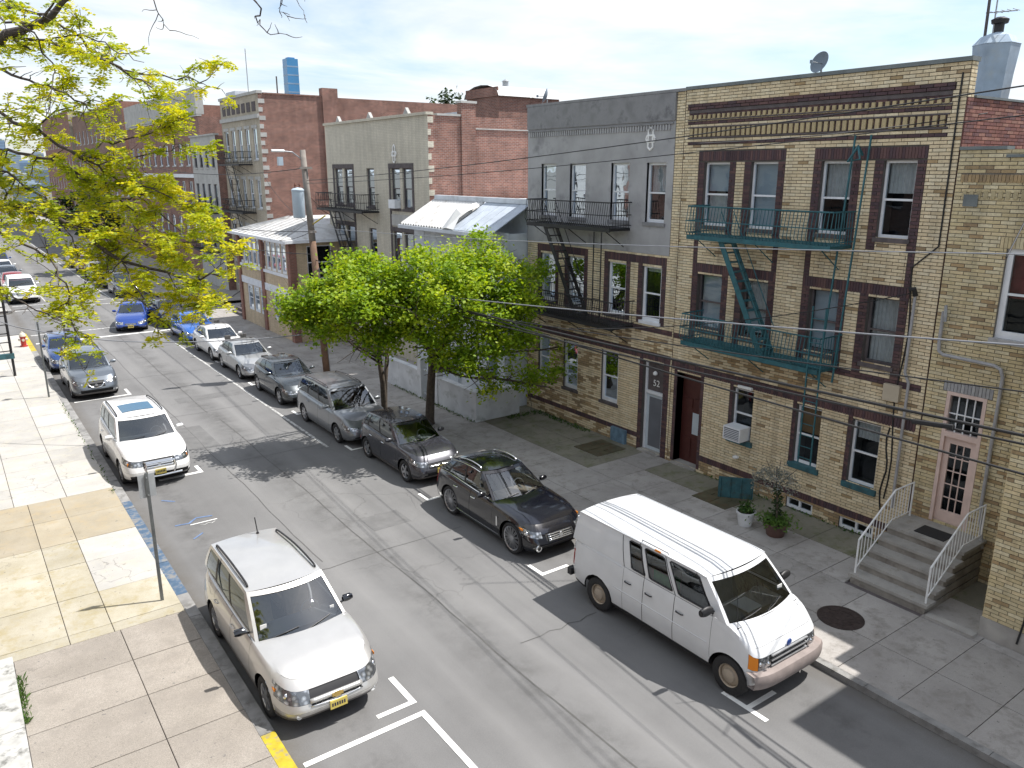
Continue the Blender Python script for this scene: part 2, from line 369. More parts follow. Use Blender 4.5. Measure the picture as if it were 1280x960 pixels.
mark('lane_edge_line', [(9.78, 9.88, 63.0, 130.0)], 'worn_paint'); mark('lane_edge_line', [(5.65, 5.75, 66, 120)], 'worn_paint')
for y in (49.6, 52.3, 62.3, 64.6): mark('crosswalk_line', [(KL + .2, KR - .3, y - .12, y + .12)], 'worn_paint' if y != 49.6 else 'road_paint')
mark('survey_mark', [(4.35, 5.05, 20.80, 20.84)], 'road_paint')
s = MB(); ribbon(s, [(4.55 + .06 * i, 20.66 + .05 * math.sin(i * 2.1)) for i in range(8)], .025, .009); s.build('survey_mark', 'worn_paint', road)
s = MB(); ribbon(s, [(4.0, 21.0), (4.35, 20.95), (4.6, 21.2), (5.0, 21.1)], .07, .0085); ribbon(s, [(4.1, 23.0), (4.4, 22.7)], .06, .0085); ribbon(s, [(4.2, 19.9), (4.5, 20.15)], .05, .0085); s.build('survey_mark', 'blue_spray', road)
for x0, x1, y0, y1 in ((6.0, 6.9, 26.8, 29.6), (8.2, 9.3, 17.6, 18.5), (7.0, 9.6, 33.0, 33.8), (6.3, 7.1, 6.2, 7.4)):       # repaired trenches
    s = MB(); s.box(x0, x1, y0, y1, .001, .0032, 'b'); s.build('asphalt_patch', 'patch', road)
# kerbs --------------------------------------------------------------
def kerb(x0, x1, runs, ztop):
    k = struct(MB().box(x0, x1, runs[0][0], runs[-1][1], -.02, ztop - .012).build('kerb', 'kerb_stone'))
    for y0, y1, m in runs:
        y = y0
        while y < y1 - .05:
            e = min(y1, y + random.uniform(1.6, 2.3))
            if e > y1 - .5: e = y1
            if y > 55 and m == 'kerb_stone': e = y1
            dz = random.uniform(-.006, .006)
            MB().box(x0 - .004, x1 + .004, y + .006, e - .006, -.015, ztop + dz, 'b').build('kerb_stone', m, k); y = e
kerb(3.10, KL, [(2, 11.45, 'kerb_yellow'), (11.45, 17.0, 'kerb_stone'), (17.0, 23.2, 'kerb_blue'), (23.2, 47.0, 'kerb_stone'), (47.0, 52.6, 'kerb_yellow')], .125)
kerb(3.10, KL, [(62.0, 300, 'kerb_stone')], .125)
kerb(KR, 12.60, [(-12, 300, 'kerb_stone')], .12)
# pavements ----------------------------------------------------------
def pavement(x0, x1, y0, y1, z):
    return struct(MB().box(x0, x1, y0, y1, -.02, z).build('pavement', 'dark_stone'))
SLABS = {}
def slab(par, x0, x1, y0, y1, ztop, m):
    gx = .007; key = (round(x1 - x0, 2), round(y1 - y0, 2), m)
    if key not in SLABS:
        a, b_ = (x1 - x0) / 2 - gx, (y1 - y0) / 2 - gx; s = MB(); h = .03
        s.v = [(-a, -b_, -h), (a, -b_, -h), (a, b_, -h), (-a, b_, -h), (-a, -b_, -.004), (a, -b_, -.004), (a, b_, -.004), (-a, b_, -.004), (-a + .008, -b_ + .008, 0), (a - .008, -b_ + .008, 0), (a - .008, b_ - .008, 0), (-a + .008, b_ - .008, 0)]
        for i in range(4):
            j = (i + 1) % 4; s.face((i, j, 4 + j, 4 + i)); s.face((4 + i, 4 + j, 8 + j, 8 + i))
        s.face((8, 9, 10, 11)); o = s.build('slab', m); SLABS[key] = o.data
    else:
        o = bpy.data.objects.new('slab', SLABS[key]); C.objects.link(o)
    o.parent = par; o.location = ((x0 + x1) / 2, (y0 + y1) / 2, ztop + random.uniform(-.003, .003))
    o.rotation_euler = (random.uniform(-.002, .002), random.uniform(-.002, .002), 0); return o
pr = pavement(12.60, 18.3, -12, 300, .10)
ys = [1.06 + 1.178 * i for i in range(48)]
for i in range(len(ys) - 1):
    y0, y1 = ys[i], ys[i + 1]
    slab(pr, 12.60, 13.95, y0, y1, .125, 'slab_grey'); slab(pr, 13.95, 15.60, y0, y1, .127, 'slab_grey')
    if y0 < 5.5: slab(pr, 15.60, 15.87, y0, y1, .127, 'slab_grey'); continue
    if 6.3 < y0 < 7.5: continue
    if y0 < 8.6 and y0 > 7.5: y0 = 8.69
    moss = 17.5 < y0 < 24.2
    slab(pr, 15.60, 16.9, y0, y1, .13, 'slab_mossy' if moss else 'slab_grey'); slab(pr, 16.9, 18.14, y0, y1, .133, 'slab_mossy' if moss or y0 < 16 else 'slab_grey')
slab(pr, 12.60, 15.6, ys[-1], 300, .127, 'slab_grey'); slab(pr, 15.6, 18.14, ys[-1], 300, .127, 'slab_grey')
pl = pavement(-1.2, 3.10, 2, 52.4, .10); pl2 = pavement(-3, 3.10, 62.2, 300, .10)
slab(pl2, -3, 3.1, 62.2, 300, .12, 'slab_white')
for a, b_ in ((8.2, 9.6), (9.6, 10.9), (10.9, 12.3), (12.3, 13.7), (13.7, 14.98), (14.98, 16.25)):
    slab(pl, -.05, 1.82, a, b_, .126, 'slab_aggregate'); slab(pl, 1.82, 3.1, a, b_, .126, 'slab_aggregate')
for i, (a, b_) in enumerate(((16.25, 16.62), (16.62, 18.2), (18.2, 19.9), (19.9, 21.3), (21.3, 23.0), (23.0, 24.6))):
    mm = 'slab_tan' if i >= 4 else 'slab_yellowed'
    slab(pl, -1.1, .92, a, b_, .126, mm); slab(pl, .92, 1.72, a, b_, .127, mm); slab(pl, 1.72, 3.1, a, b_, .126, 'slab_white' if i in (2, 3) else mm)
y = 24.6
while y < 52:
    e = min(52.3, y + 1.55)
    for a, b_ in ((-1.1, .6), (.6, 1.9), (1.9, 3.1)): slab(pl, a, b_, y, e, .126, 'slab_white')
    y = e
# manhole cover in the right pavement
mc = MB(); cxm, cym = 14.19, 7.89
mc.lathe([(.47, .128), (.47, .140), (.42, .141), (.42, .136), (.30, .136), (.30, .142), (.27, .142), (.27, .136), (.12, .136), (.12, .142), (.0005, .142)], (cxm, cym, 0), 32)
for k in range(20):
    a = 2 * math.pi * k / 20; d0, d1 = (.15, .255) if k % 2 else (.315, .40)
    mc.beam((cxm + d0 * math.cos(a), cym + d0 * math.sin(a), .139), (cxm + d1 * math.cos(a), cym + d1 * math.sin(a), .139), .03, .007)
tag(mc.build('manhole_cover', 'manhole_iron', org=(cxm, cym, .12)), 'round dark iron manhole cover in the pavement by the white van', 'manhole cover')
# ================================================================== BUILDINGS, NEAR
def brick_unit():
    m, n, b = new_mat('brick_unit'); b.inputs['Roughness'].default_value = .88; p = pos(n); c = attr_col(n)
    c = mixc(n, 1., c, ramp(n, noise(n, p, 16, 5), [(.3, .88), (.7, 1.1)]), 'MULTIPLY')
    c = mixc(n, 1., c, ramp(n, noise(n, scaled(n, p, (2.2, 2.2, .22)), 1.2, 7, .65), [(.34, .78), (.52, 1.0), (.7, 1.05)]), 'MULTIPLY')   # rain streaks
    c = mixc(n, ramp(n, noise(n, p, .9, 8, .7), [(.60, 0.), (.78, .42)]), c, (.20, .155, .10))                                              # old soot
    n.links.new(c, b.inputs['Base Color']); bump(n, b, noise(n, p, 120, 3), .3, .01)
brick_unit()
mat('mortar', (.095, .084, .075), .95, var=.2, vs=4)
mat('mortar_pale', (.20, .185, .16), .95, var=.2, vs=4)
mat('stucco_grey', (.37, .368, .37), .9, var=.16, vs=1.2, bs=.3, bscale=70, dirt=((.22, .22, .225), 1.3, .56, .72))
mat('stucco_dark', (.24, .24, .245), .9, var=.25, vs=2, dirt=((.10, .10, .105), 2.0, .52, .72))
mat('coping', (.15, .17, .17), .7, var=.2, vs=3)
mat('roof_tar', (.09, .09, .092), .95, var=.2, vs=1)
mat('party_brick_plain', (.21, .10, .08), .9, var=.3, vs=3)
mat('brown_door', (.075, .022, .018), .45, var=.15, vs=5)
mat('pink_paint', (.66, .51, .45), .6, var=.1, vs=4)
mat('beige_box', (.46, .40, .30), .6, var=.1)
mat('lamp_white', (.8, .8, .78), .4, var=0)
mat('ac_grille', (.14, .15, .17), .5, var=.1)
mat('teal_board', (.035, .115, .135), .7, var=.3, vs=5, dirt=((.05, .06, .05), 6, .5, .75))
mat('blue_board', (.12, .20, .27), .7, var=.3, vs=5)
mat('hatch_steel', (.10, .095, .06), .6, metal=.3, var=.3, vs=4, dirt=((.12, .07, .04), 5, .5, .7))
mat('warm_shade', (.33, .20, .10), .9, var=.15, vs=2)
mat('red_cloth', (.22, .035, .03), .9, var=.3, vs=4)
PAL = {'tan': [(.69, .57, .375), (.67, .55, .355), (.71, .60, .40), (.65, .53, .34), (.72, .62, .43)],
       'dark': [(.105, .058, .060), (.085, .050, .055), (.125, .070, .066), (.075, .048, .055)],
       'yellow': [(.60, .51, .315), (.55, .46, .275), (.64, .56, .37), (.57, .47, .27), (.61, .50, .30)],
       'red': [(.225, .095, .075), (.27, .12, .09), (.19, .08, .068), (.31, .16, .12), (.17, .085, .08)],
       'greyp': [(.33, .33, .335), (.30, .30, .305), (.35, .35, .35)],
       'stain': [(.36, .26, .14), (.31, .225, .13), (.41, .29, .155)]}
BH, BL, JT = .0795, .295, .015
def fx(X): return lambda a, z, d: (X - d, a, z)                       # wall facing the street
def fy(Y): return lambda a, z, d: (a, Y - d, z)                       # wall facing the camera end
def fy2(Y): return lambda a, z, d: (a, Y + d, z)
def lay(a0, a1, z0, z1, holes=(), zones=(), key='tan', keyf=None):
    """running bond bricks (a0, a1, z0, z1, depth, key); zones: (a0,a1,z0,z1,key,depth,soldier)"""
    out = []
    for (b0, b1, y0, y1, k, dp, sol) in zones:
        if not sol: continue
        n = max(1, round((b1 - b0) / .0755)); wq = (b1 - b0) / n
        for i in range(n): out.append((b0 + i * wq + .005, b0 + (i + 1) * wq - .005, y0 + .005, y1 - .005, dp, k))
    nrow = int(round((z1 - z0) / BH)); h = (z1 - z0) / nrow
    for r in range(nrow):
        zl, zh = z0 + r * h, z0 + (r + 1) * h; zm = (zl + zh) / 2
        cuts = []
        for (b0, b1, y0, y1) in holes:
            if y0 < zm < y1: cuts.append((b0, b1, None, 0))
        for (b0, b1, y0, y1, k, dp, sol) in zones:
            if y0 < zm < y1: cuts.append((b0, b1, None if sol else k, dp))
        ed = sorted({a0, a1} | {min(max(e, a0), a1) for c in cuts for e in c[:2]})
        for e0, e1 in zip(ed[:-1], ed[1:]):
            if e1 - e0 < .02: continue
            mid = (e0 + e1) / 2; k, dp, hole = key, .017, False
            for c in cuts:
                if c[0] < mid < c[1]:
                    if c[2] is None: hole = True
                    else: k, dp = c[2], c[3]
            if hole: continue
            off = (BL / 2 if r % 2 else 0); s = math.floor((e0 - off) / BL) * BL + off; pts = [e0]
            q = s + BL
            while q < e1 - .001:
                if q - pts[-1] > .045 and e1 - q > .045: pts.append(q)
                q += BL
            pts.append(e1)
            for p0, p1 in zip(pts[:-1], pts[1:]):
                kk = keyf(mid, zm, k, (p0 + p1) / 2) if keyf else k
                out.append((p0 + JT / 2, p1 - JT / 2, zl + JT / 2, zh - JT / 2, dp + random.uniform(-.002, .003), kk))
    return out
def brick_col(k):
    c = random.choice(PAL[k]); f = random.uniform(.92, 1.08); return (c[0] * f, c[1] * f, c[2] * f, 1)
def put_bricks(par, sets, keep=300):
    """the bricks that show largest become objects, the rest one mesh"""
    allb = []
    for M, bs in sets:
        nrm = (Vector(M(0, 0, 1)) - Vector(M(0, 0, 0)))
        for b_ in bs:
            c = Vector(M((b_[0] + b_[1]) / 2, (b_[2] + b_[3]) / 2, 0)); d = Vector((0, 0, CAMZ)) - c; px = seen(c)
            ok = px and 4 < px[0] < 1276 and 4 < px[1] < 956
            sz = (b_[1] - b_[0]) * (b_[3] - b_[2]) * d.normalized().dot(nrm) / d.length_squared if ok else 0
            allb.append((sz, M, b_))
    allb.sort(key=lambda t: -t[0])
    def add(mb, M, b_):
        a0, a1, z0, z1, d, k = b_; n = len(mb.v); mb.col = brick_col(k)
        for dd in (-.004, d):
            for a, z in ((a0, z0), (a1, z0), (a1, z1), (a0, z1)): mb.v.append(M(a, z, dd))
        fl = (Vector(M(1, 0, 0)) - Vector(M(0, 0, 0))).cross(Vector(M(0, 1, 0)) - Vector(M(0, 0, 0))).dot(Vector(M(0, 0, 1)) - Vector(M(0, 0, 0))) > 0
        for q in ((4, 5, 6, 7), (0, 1, 5, 4), (1, 2, 6, 5), (2, 3, 7, 6), (3, 0, 4, 7)): mb.face(tuple(n + i for i in (q if fl else q[::-1])))
    for sz, M, b_ in allb[:keep]:
        mb = MB(); add(mb, M, b_); mb.build('brick', 'brick_unit', par)
    mb = MB()
    for sz, M, b_ in allb[keep:]: add(mb, M, b_)
    if mb.f: mb.build('brickwork', 'brick_unit', par)['kind'] = 'stuff'
def wall_open(mb, M, a0, a1, z0, z1, holes, depth=.55):
    """wall face with openings, reveals and dark rooms behind (slot 1)"""
    ea = sorted({a0, a1} | {e for h in holes for e in h[:2]}); ez = sorted({z0, z1} | {e for h in holes for e in h[2:4]})
    for p, q in zip(ea[:-1], ea[1:]):
        for r, t in zip(ez[:-1], ez[1:]):
            am, zm = (p + q) / 2, (r + t) / 2
            if any(h[0] < am < h[1] and h[2] < zm < h[3] for h in holes): continue
            mb.quad(M(p, r, 0), M(q, r, 0), M(q, t, 0), M(p, t, 0))
    for h in holes:
        b0, b1, y0, y1 = h[:4]
        for (p, r), (q, t) in (((b0, y0), (b1, y0)), ((b1, y0), (b1, y1)), ((b1, y1), (b0, y1)), ((b0, y1), (b0, y0))):
            mb.quad(M(p, r, 0), M(q, t, 0), M(q, t, -depth), M(p, r, -depth))
        mb.k = 1; mb.quad(M(b0, y0, -depth), M(b1, y0, -depth), M(b1, y1, -depth), M(b0, y1, -depth)); mb.k = 0
def mbox(mb, M, a0, a1, z0, z1, d0, d1):
    p = [M(a, z, d) for a in (a0, a1) for z in (z0, z1) for d in (d0, d1)]
    xs, ys_, zs = zip(*p); mb.box(min(xs), max(xs), min(ys_), max(ys_), min(zs), max(zs)); return mb
def window(par, M, a0, a1, z0, z1, frame='white_trim', fw=.055, dep=-.09, inside=None, sill='dark_stone', sillw=.06, rails=1, split=.5, name='window', up_inside=None, silld=.05, sillh=.10):
    """double-hung sash: frame, two panes, sill; inside = (material, share of the height covered from the top)"""
    f = MB(); d0, d1 = dep - .07, dep + .005
    mbox(f, M, a0, a0 + fw, z0, z1, d0, d1); mbox(f, M, a1 - fw, a1, z0, z1, d0, d1)
    mbox(f, M, a0 + fw, a1 - fw, z1 - fw, z1, d0, d1); mbox(f, M, a0 + fw, a1 - fw, z0, z0 + fw * 1.3, d0, d1)
    zm = z0 + (z1 - z0) * split
    if rails: mbox(f, M, a0 + fw, a1 - fw, zm - .025, zm + .025, d0 + .01, d1 - .012)
    fo = f.build(name, frame, par)
    for y0, y1, dd in (((zm, z1, dep - .02), (z0, zm, dep - .045)) if rails else ((z0, z1, dep - .03),)):
        p = MB(); p.quad(M(a0 + fw * .5, y0, dd), M(a1 - fw * .5, y0, dd), M(a1 - fw * .5, y1, dd), M(a0 + fw * .5, y1, dd)); p.build('pane', 'window_glass', fo)
    if inside:
        for mname, t0, t1 in inside:
            y1 = z1 - (z1 - z0) * t0; y0 = z1 - (z1 - z0) * t1; rows = []
            nseg = 15 if mname == 'curtain' else 1
            for r in (y0, y1): rows.append([M(a0 + fw * .5 + (a1 - a0 - fw) * i / nseg, r, dep - .13 - (.025 * (i % 2) if nseg > 1 else 0)) for i in range(nseg + 1)])
            MB().grid(rows).build('curtain' if mname == 'curtain' else 'blind', mname, fo)
    if sill:
        mbox(MB(), M, a0 - sillw, a1 + sillw, z0 - sillh, z0 + .004, dep, silld).build('sill', sill, fo)
    return fo
def body_shell(mb, X, D, y0, y1, zt, par=.9, z0=None):
    """side walls, back and roof behind a street front; the parapets rise above the roof"""
    zr = zt - par
    mb.k = 3; mb.quad((X + .25, y0, zr), (X + D, y0, zr), (X + D, y1, zr), (X + .25, y1, zr))
    mb.k = 2
    mb.box(X + .002, X + D, y0 + .001, y0 + .24, 0, z0 or zt - .02, 'b'); mb.box(X + .002, X + D, y1 - .24, y1 - .001, 0, zt - .02, 'b'); mb.box(X + D - .25, X + D - .001, y0 + .25, y1 - .25, 0, zt - .03, 'b')
    mb.k = 0; mb.quad((X + .25, y0, zr - .1), (X + .25, y1, zr - .1), (X + .25, y1, zt), (X + .25, y0, zt)); mb.quad((X, y0, zt), (X + .25, y0, zt), (X + .25, y1, zt), (X, y1, zt))
XF = 18.15
def clap(mb, M, a0, a1, z, n, w_, h, dep): # row of dentils
    for i in range(n):
        a = a0 + (a1 - a0) * (i + .5) / n; mbox(mb, M, a - w_ / 2, a + w_ / 2, z, z + h, -.004, dep)

# ---- tan brick three-storey house with the teal fire escape -------------------
def tan_house():
    Y0, Y1, ZT = 8.72, 16.58, 11.42; M = fx(XF)
    t = thing('apartment_house', 'tan brick three-storey house with dark brick trim and teal fire escape', 'building', (XF, (Y0 + Y1) / 2, .1))
    wy = [(14.86, 15.76), (13.28, 14.13), (11.17, 12.0), (9.60, 10.38)]
    w3 = [(a, b, 7.66, 9.42) for a, b in wy]; w2 = [(a, b, 4.62, 6.27) for a, b in wy]
    w1 = [(13.44, 14.16, 1.62, 3.12), (11.28, 12.03, 1.48, 3.12), (9.65, 10.40, 1.44, 3.12)]
    door = (15.38, 16.34, .18, 3.12); base = [(11.26, 12.08, .14, .46), (9.52, 10.46, .14, .46)]
    holes = w3 + w2 + w1 + [door] + base
    mb = MB(); wall_open(mb, M, Y0, Y1, .0, ZT, holes); body_shell(mb, XF, 16, Y0, Y1, ZT, .9, 10.70)
    mb.build('wall', ['mortar', 'dark_room', 'party_brick_plain', 'roof_tar'], t)
    z = []
    for r0, r1, rows in ((7.38, 9.72, w3), (4.36, 6.56, w2)):
        for (p, q) in ((0, 1), (2, 3)):
            A0, A1 = rows[q][0] - .22, rows[p][1] + .22
            z.append((A0, A1, r1 - .26, r1, 'dark', .02, True))                                # soldier lintel
            for k in (p, q):
                a, b = rows[k][0], rows[k][1]
                z.append((a - .22, a - .001, r0 + .001, r1 - .26, 'dark', .018, False)); z.append((b + .001, b + .22, r0 + .001, r1 - .26, 'dark', .018, False))
    for (p, q) in ((0, 1), (2, 3)):                                                          # dark pilaster strips between the floors
        A0, A1 = w3[q][0] - .22, w3[p][1] + .22
        z.append((A0, A0 + .16, 6.56, 7.38, 'dark', .016, False)); z.append((A1 - .16, A1, 6.56, 7.38, 'dark', .016, False))
    z.append((Y0 + .1, Y1 - .02, 3.19, 3.45, 'dark', .022, True)); z.append((Y0 + .1, Y1 - .02, 4.20, 4.36, 'dark', .02, False))
    z.append((Y0 + .1, 15.25, .50, .70, 'dark', .022, True))
    for h in w1 + [door]: z.append((h[1] + .001, h[1] + .12, h[2] - .02, 3.19, 'dark', .016, False)); z.append((h[0] - .12, h[0] - .001, h[2] - .02, 3.19, 'dark', .016, False)) if h is door else None
    z.append((Y0 + .25, Y1 - .1, 10.86, 11.0, 'dark', .05, False)); z.append((Y0 + .3, Y1 - .15, 9.92, 10.01, 'dark', .035, False))
    z.append((Y0 + .28, Y1 - .12, 10.48, 10.56, 'dark', .03, False)); z.append((Y0 + .3, Y1 - .15, 10.60, 10.76, 'dark', .012, False)); z.append((Y0 + .35, Y1 - .2, 10.10, 10.38, 'dark', .012, False))
    def kf(mid, zm, k, a):
        if k == 'tan' and 3.45 < zm < 4.2 and 10.9 < a < 15.3 and random.random() < .75 * (1 - abs(a - 12.6) / 2.9): return 'stain'
        if k == 'tan' and zm < .55: return random.choice(['tan', 'stain', 'stain'])
        if k == 'tan' and random.random() < .03: return 'stain'
        return k
    zz = [q for q in z if q]
    side = lay(XF + .02, XF + 5.2, 9.45, 10.70, key='red') + lay(XF + .0, XF + .26, 10.70, ZT, key='tan')
    rows = lay(Y0, Y1, .12, ZT, holes, zz, 'tan', kf)
    put_bricks(t, [(M, rows), (fy(Y0), side)])
    d = MB()
    clap(d, M, Y0 + .3, Y1 - .15, 10.60, 44, .085, .12, .06); clap(d, M, Y0 + .35, Y1 - .2, 10.125, 44, .10, .23, .055)
    d.c = [(.46, .37, .21, 1)] * len(d.f); d.build('dentil_band', 'brick_unit', t)['kind'] = 'stuff'
    d = MB(); mbox(d, M, Y0 + .28, Y1 - .12, 10.565, 10.60, -.004, .05); mbox(d, M, Y0 + .3, Y1 - .15, 10.77, 10.855, -.004, .028); mbox(d, M, Y0 + .3, Y1 - .15, 10.075, 10.115, -.004, .045); mbox(d, M, Y0 + .3, Y1 - .15, 10.365, 10.40, -.004, .045)
    d.build('string_course', 'dark_stone', t)
    MB().box(XF - .07, XF + .30, Y0 - .04, Y1 + .0, ZT + .002, ZT + .09).build('coping', 'coping', t)
    MB().box(XF + .31, XF + 15.9, Y0 - .05, Y0 + .27, 10.702, 10.75).build('coping', 'coping', t); mb = MB(); mb.quad(*[fy(Y0)(*q, 0) for q in ((XF, 10.68), (XF + .25, 10.68), (XF + .25, ZT), (XF, ZT))]); mb.build('parapet_end', 'mortar', t)
    ins = [[('blind', 0, .45), ('curtain', .5, 1)], [('blind', 0, .95)], [('curtain', 0, .5)], [('curtain', 0, .42)]]
    for h, i in zip(w3, ins): window(t, M, *h, frame='white_trim', inside=i, dep=-.10)
    ins = [[('blind', 0, .98)], [('curtain', 0, .55), ('blind', .55, .9)], [('blind', 0, .95)], [('curtain', 0, .97)]]
    for h, i in zip(w2, ins): window(t, M, *h, frame='dark_stone', inside=i, dep=-.12)
    for h, i in zip(w1, [None, [('warm_shade', 0, .48)], [('curtain', 0, .3)]]):
        window(t, M, *h, inside=i, dep=-.10, sill='teal_board', silld=.09, sillh=.14, sillw=.09)
    for h in base: window(t, M, *h, fw=.06, dep=-.03, rails=0, sill=None, name='cellar_window').parent = t
    for h in base: mbox(MB(), M, (h[0] + h[1]) / 2 - .03, (h[0] + h[1]) / 2 + .03, h[2] + .07, h[3] - .06, -.09, -.02).build('mullion', 'white_trim', t)
    # brown entrance door with panels and a small light
    dr = MB(); mbox(dr, M, 15.38, 16.34, .18, 3.12, -.34, -.30); da = dr.build('door', 'brown_door', t)
    for a0, a1, z0, z1 in ((15.5, 15.82, .35, 1.0), (15.9, 16.22, .35, 1.0), (15.5, 15.82, 2.0, 2.3), (15.9, 16.22, 2.0, 2.3), (15.48, 16.24, 2.5, 3.0)): mbox(MB(), M, a0, a1, z0, z1, -.30, -.275).build('door_panel', 'brown_door', da)
    mbox(MB(), M, 15.60, 15.88, 1.15, 1.85, -.30, -.29).build('door_light', 'blind', da)
    mbox(MB(), M, 15.36, 16.36, .10, .19, -.35, .12).build('door_step', 'concrete', t)
    # wall lamp over the first window, meter box, conduit and the black drop line
    l = MB(); l.tube([M(13.95, 3.20, .06), M(13.45, 3.22, .10)], .05, 8); l.build('tube_lamp', 'lamp_white', t)
    l = MB(); l.lathe([(.001, 0), (.09, .02), (.10, .06), (.02, .1)], (XF - .16, 13.78, 1.06), 12); l.build('wall_light', 'lamp_white', t)
    mbox(MB(), M, 9.26, 9.66, 3.84, 4.24, .02, .14).build('meter_box', 'beige_box', t)
    pt = [M(9.20, 6.45, .10), M(9.20, 4.6, .10), M(9.08, 4.35, .10), M(9.08, 1.2, .10)]
    MB().tube(pt, .035, 8).build('conduit', 'pipe_grey', t)
    MB().tube([M(9.20, 6.42, .10), M(9.22, 6.58, .16), M(9.30, 6.55, .22)], .06, 8).build('conduit_head', 'black_rubber', t)
    MB().tube([M(8.86 - .0 * i, 11.2 - .52 * i, .03 + .01 * (i % 2)) if i < 8 else M(9.34 + .06 * math.sin(i), 11.2 - .52 * i, .03) for i in range(20)], .018, 6).build('cable', 'wire_black', t)
    MB().tube([M(9.42 + .05 * math.sin(i * 1.3), 3.15 - .28 * i, .03) for i in range(9)], .02, 6).build('cable', 'wire_black', t)
    # teal cellar board against the wall
    q = thing('hatch_leaf', 'teal steel cellar leaf standing open left of the flower pots', 'hatch', (17.4, 13.2, .13))
    MB().beam((17.1, 13.62, .46), (17.72, 12.88, .46), .035, .62).build('plate', 'teal_board', q)
    for f in (.06, .35, .65, .94): a, b = (17.1 + .62 * f - .02, 13.62 - .74 * f - .02); MB().beam((a, b, .16), (a, b, .76), .03, .03).build('rib', 'teal_board', q)
    return t
tan_house()

# ---- fire escapes -----------------------------------------------------------
def balcony(par, M, a0, a1, zf, out, m, hr=.82, bulge=.10, gap=None, bar=.105):
    f = MB(); n = int(out / .09)
    for i in range(n): d = .06 + out * i / n; mbox(f, M, a0 if gap is None or d < .1 else a0, a1, zf, zf + .025, d, d + .05)
    for a in np.linspace(a0 + .05, a1 - .05, 5): mbox(f, M, a - .02, a + .02, zf - .07, zf - .001, 0, out)
    mbox(f, M, a0, a1, zf - .09, zf + .03, out - .01, out + .03)
    fl = f.build('balcony', m, par)
    r = MB()
    for h in (hr, hr * .52, .10):
        dd = out + (bulge if h == hr * .52 else .02)
        r.tube([M(a0, zf + h, .02), M(a0, zf + h, dd), M(a1, zf + h, dd), M(a1, zf + h, .02)], .02 if h == hr else .014, 6)
    r.build('railing', m, par)
    b = MB(); k = int((a1 - a0) / bar)
    def bal(a, d, sx, sd):
        b.tube([M(a, zf + .02, d), M(a + sx * .5, zf + hr * .22, d + sd), M(a + sx, zf + hr * .5, d + sd * .7), M(a + sx, zf + hr, d + .01)], .012, 4, False)
    for i in range(k + 1): bal(a0 + (a1 - a0) * i / k, out, 0, bulge)
    for a in (a0, a1):
        for i in range(1, 8): b.tube([M(a, zf + .02, out * i / 8), M(a, zf + hr, out * i / 8)], .012, 4, False)
    b.build('balusters', m, par)['kind'] = 'stuff'
    for a in (a0 + .3, (a0 + a1) / 2, a1 - .3): MB().tube([M(a, zf - .06, out - .05), M(a, zf - .62, .0)], .016, 6).build('bracket', m, par)
    return fl
def stair(par, M, a0, z0, a1, z1, d0, w_, m, treads=12):
    for k, d in enumerate((d0, d0 + w_)):
        MB().beam(M(a0, z0, d), M(a1, z1, d), .02, .16, (0, 0, 1)).build('stringer', m, par)
        MB().tube([M(a0, z0 + .72, d), M(a1, z1 + .72, d)], .014, 6).build('handrail', m, par)
    for i in range(treads):
        f = (i + .5) / treads; a, z = a0 + (a1 - a0) * f, z0 + (z1 - z0) * f
        mbox(MB(), M, a - .1, a + .1, z - .01, z + .012, d0 + .012, d0 + w_ - .012).build('tread', m, par)
def ladder(par, M, a, z0, z1, d, m, w_=.36):
    for s in (-1, 1): MB().beam(M(a + s * w_ / 2, z0, d), M(a + s * w_ / 2, z1, d), .03, .03).build('ladder_rail', m, par)
    n = int((z1 - z0) / .3)
    for i in range(n): MB().tube([M(a - w_ / 2, z0 + (i + .5) * .3, d), M(a + w_ / 2, z0 + (i + .5) * .3, d)], .011, 6).build('rung', m, par)
M = fx(XF)
fe = thing('fire_escape', 'teal iron fire escape with two balconies on the tan brick front', 'fire escape', (XF - .5, 13, 4))
balcony(fe, M, 10.95, 15.45, 7.42, .92, 'teal_iron'); balcony(fe, M, 10.95, 15.45, 4.38, .92, 'teal_iron')
stair(fe, M, 14.35, 7.40, 12.75, 4.45, .34, .50, 'teal_iron'); ladder(fe, M, 11.0, 1.95, 6.0, 1.02, 'teal_iron')
for a in (10.72, 11.12): MB().beam(M(a, 4.1, .62), M(a, 10.0, .10 if a < 11 else .10), .035, .035).build('drop_rail', 'teal_iron', fe)
MB().tube([M(10.9, 9.55, .08), M(10.9, 9.75, .30), M(10.75, 9.45, .42), M(11.05, 9.40, .42), M(10.9, 9.75, .30)], .03, 6).build('gooseneck', 'teal_iron', fe)
fe = thing('fire_escape', 'black iron fire escape with two balconies on the grey front', 'fire escape', (XF - .5, 21, 4))
balcony(fe, M, 18.65, 23.0, 7.40, .92, 'black_iron'); balcony(fe, M, 18.35, 23.3, 4.28, .95, 'black_iron')
stair(fe, M, 22.1, 7.38, 20.3, 4.35, .34, .50, 'black_iron'); ladder(fe, M, 19.15, 4.4, 7.3, .98, 'black_iron')

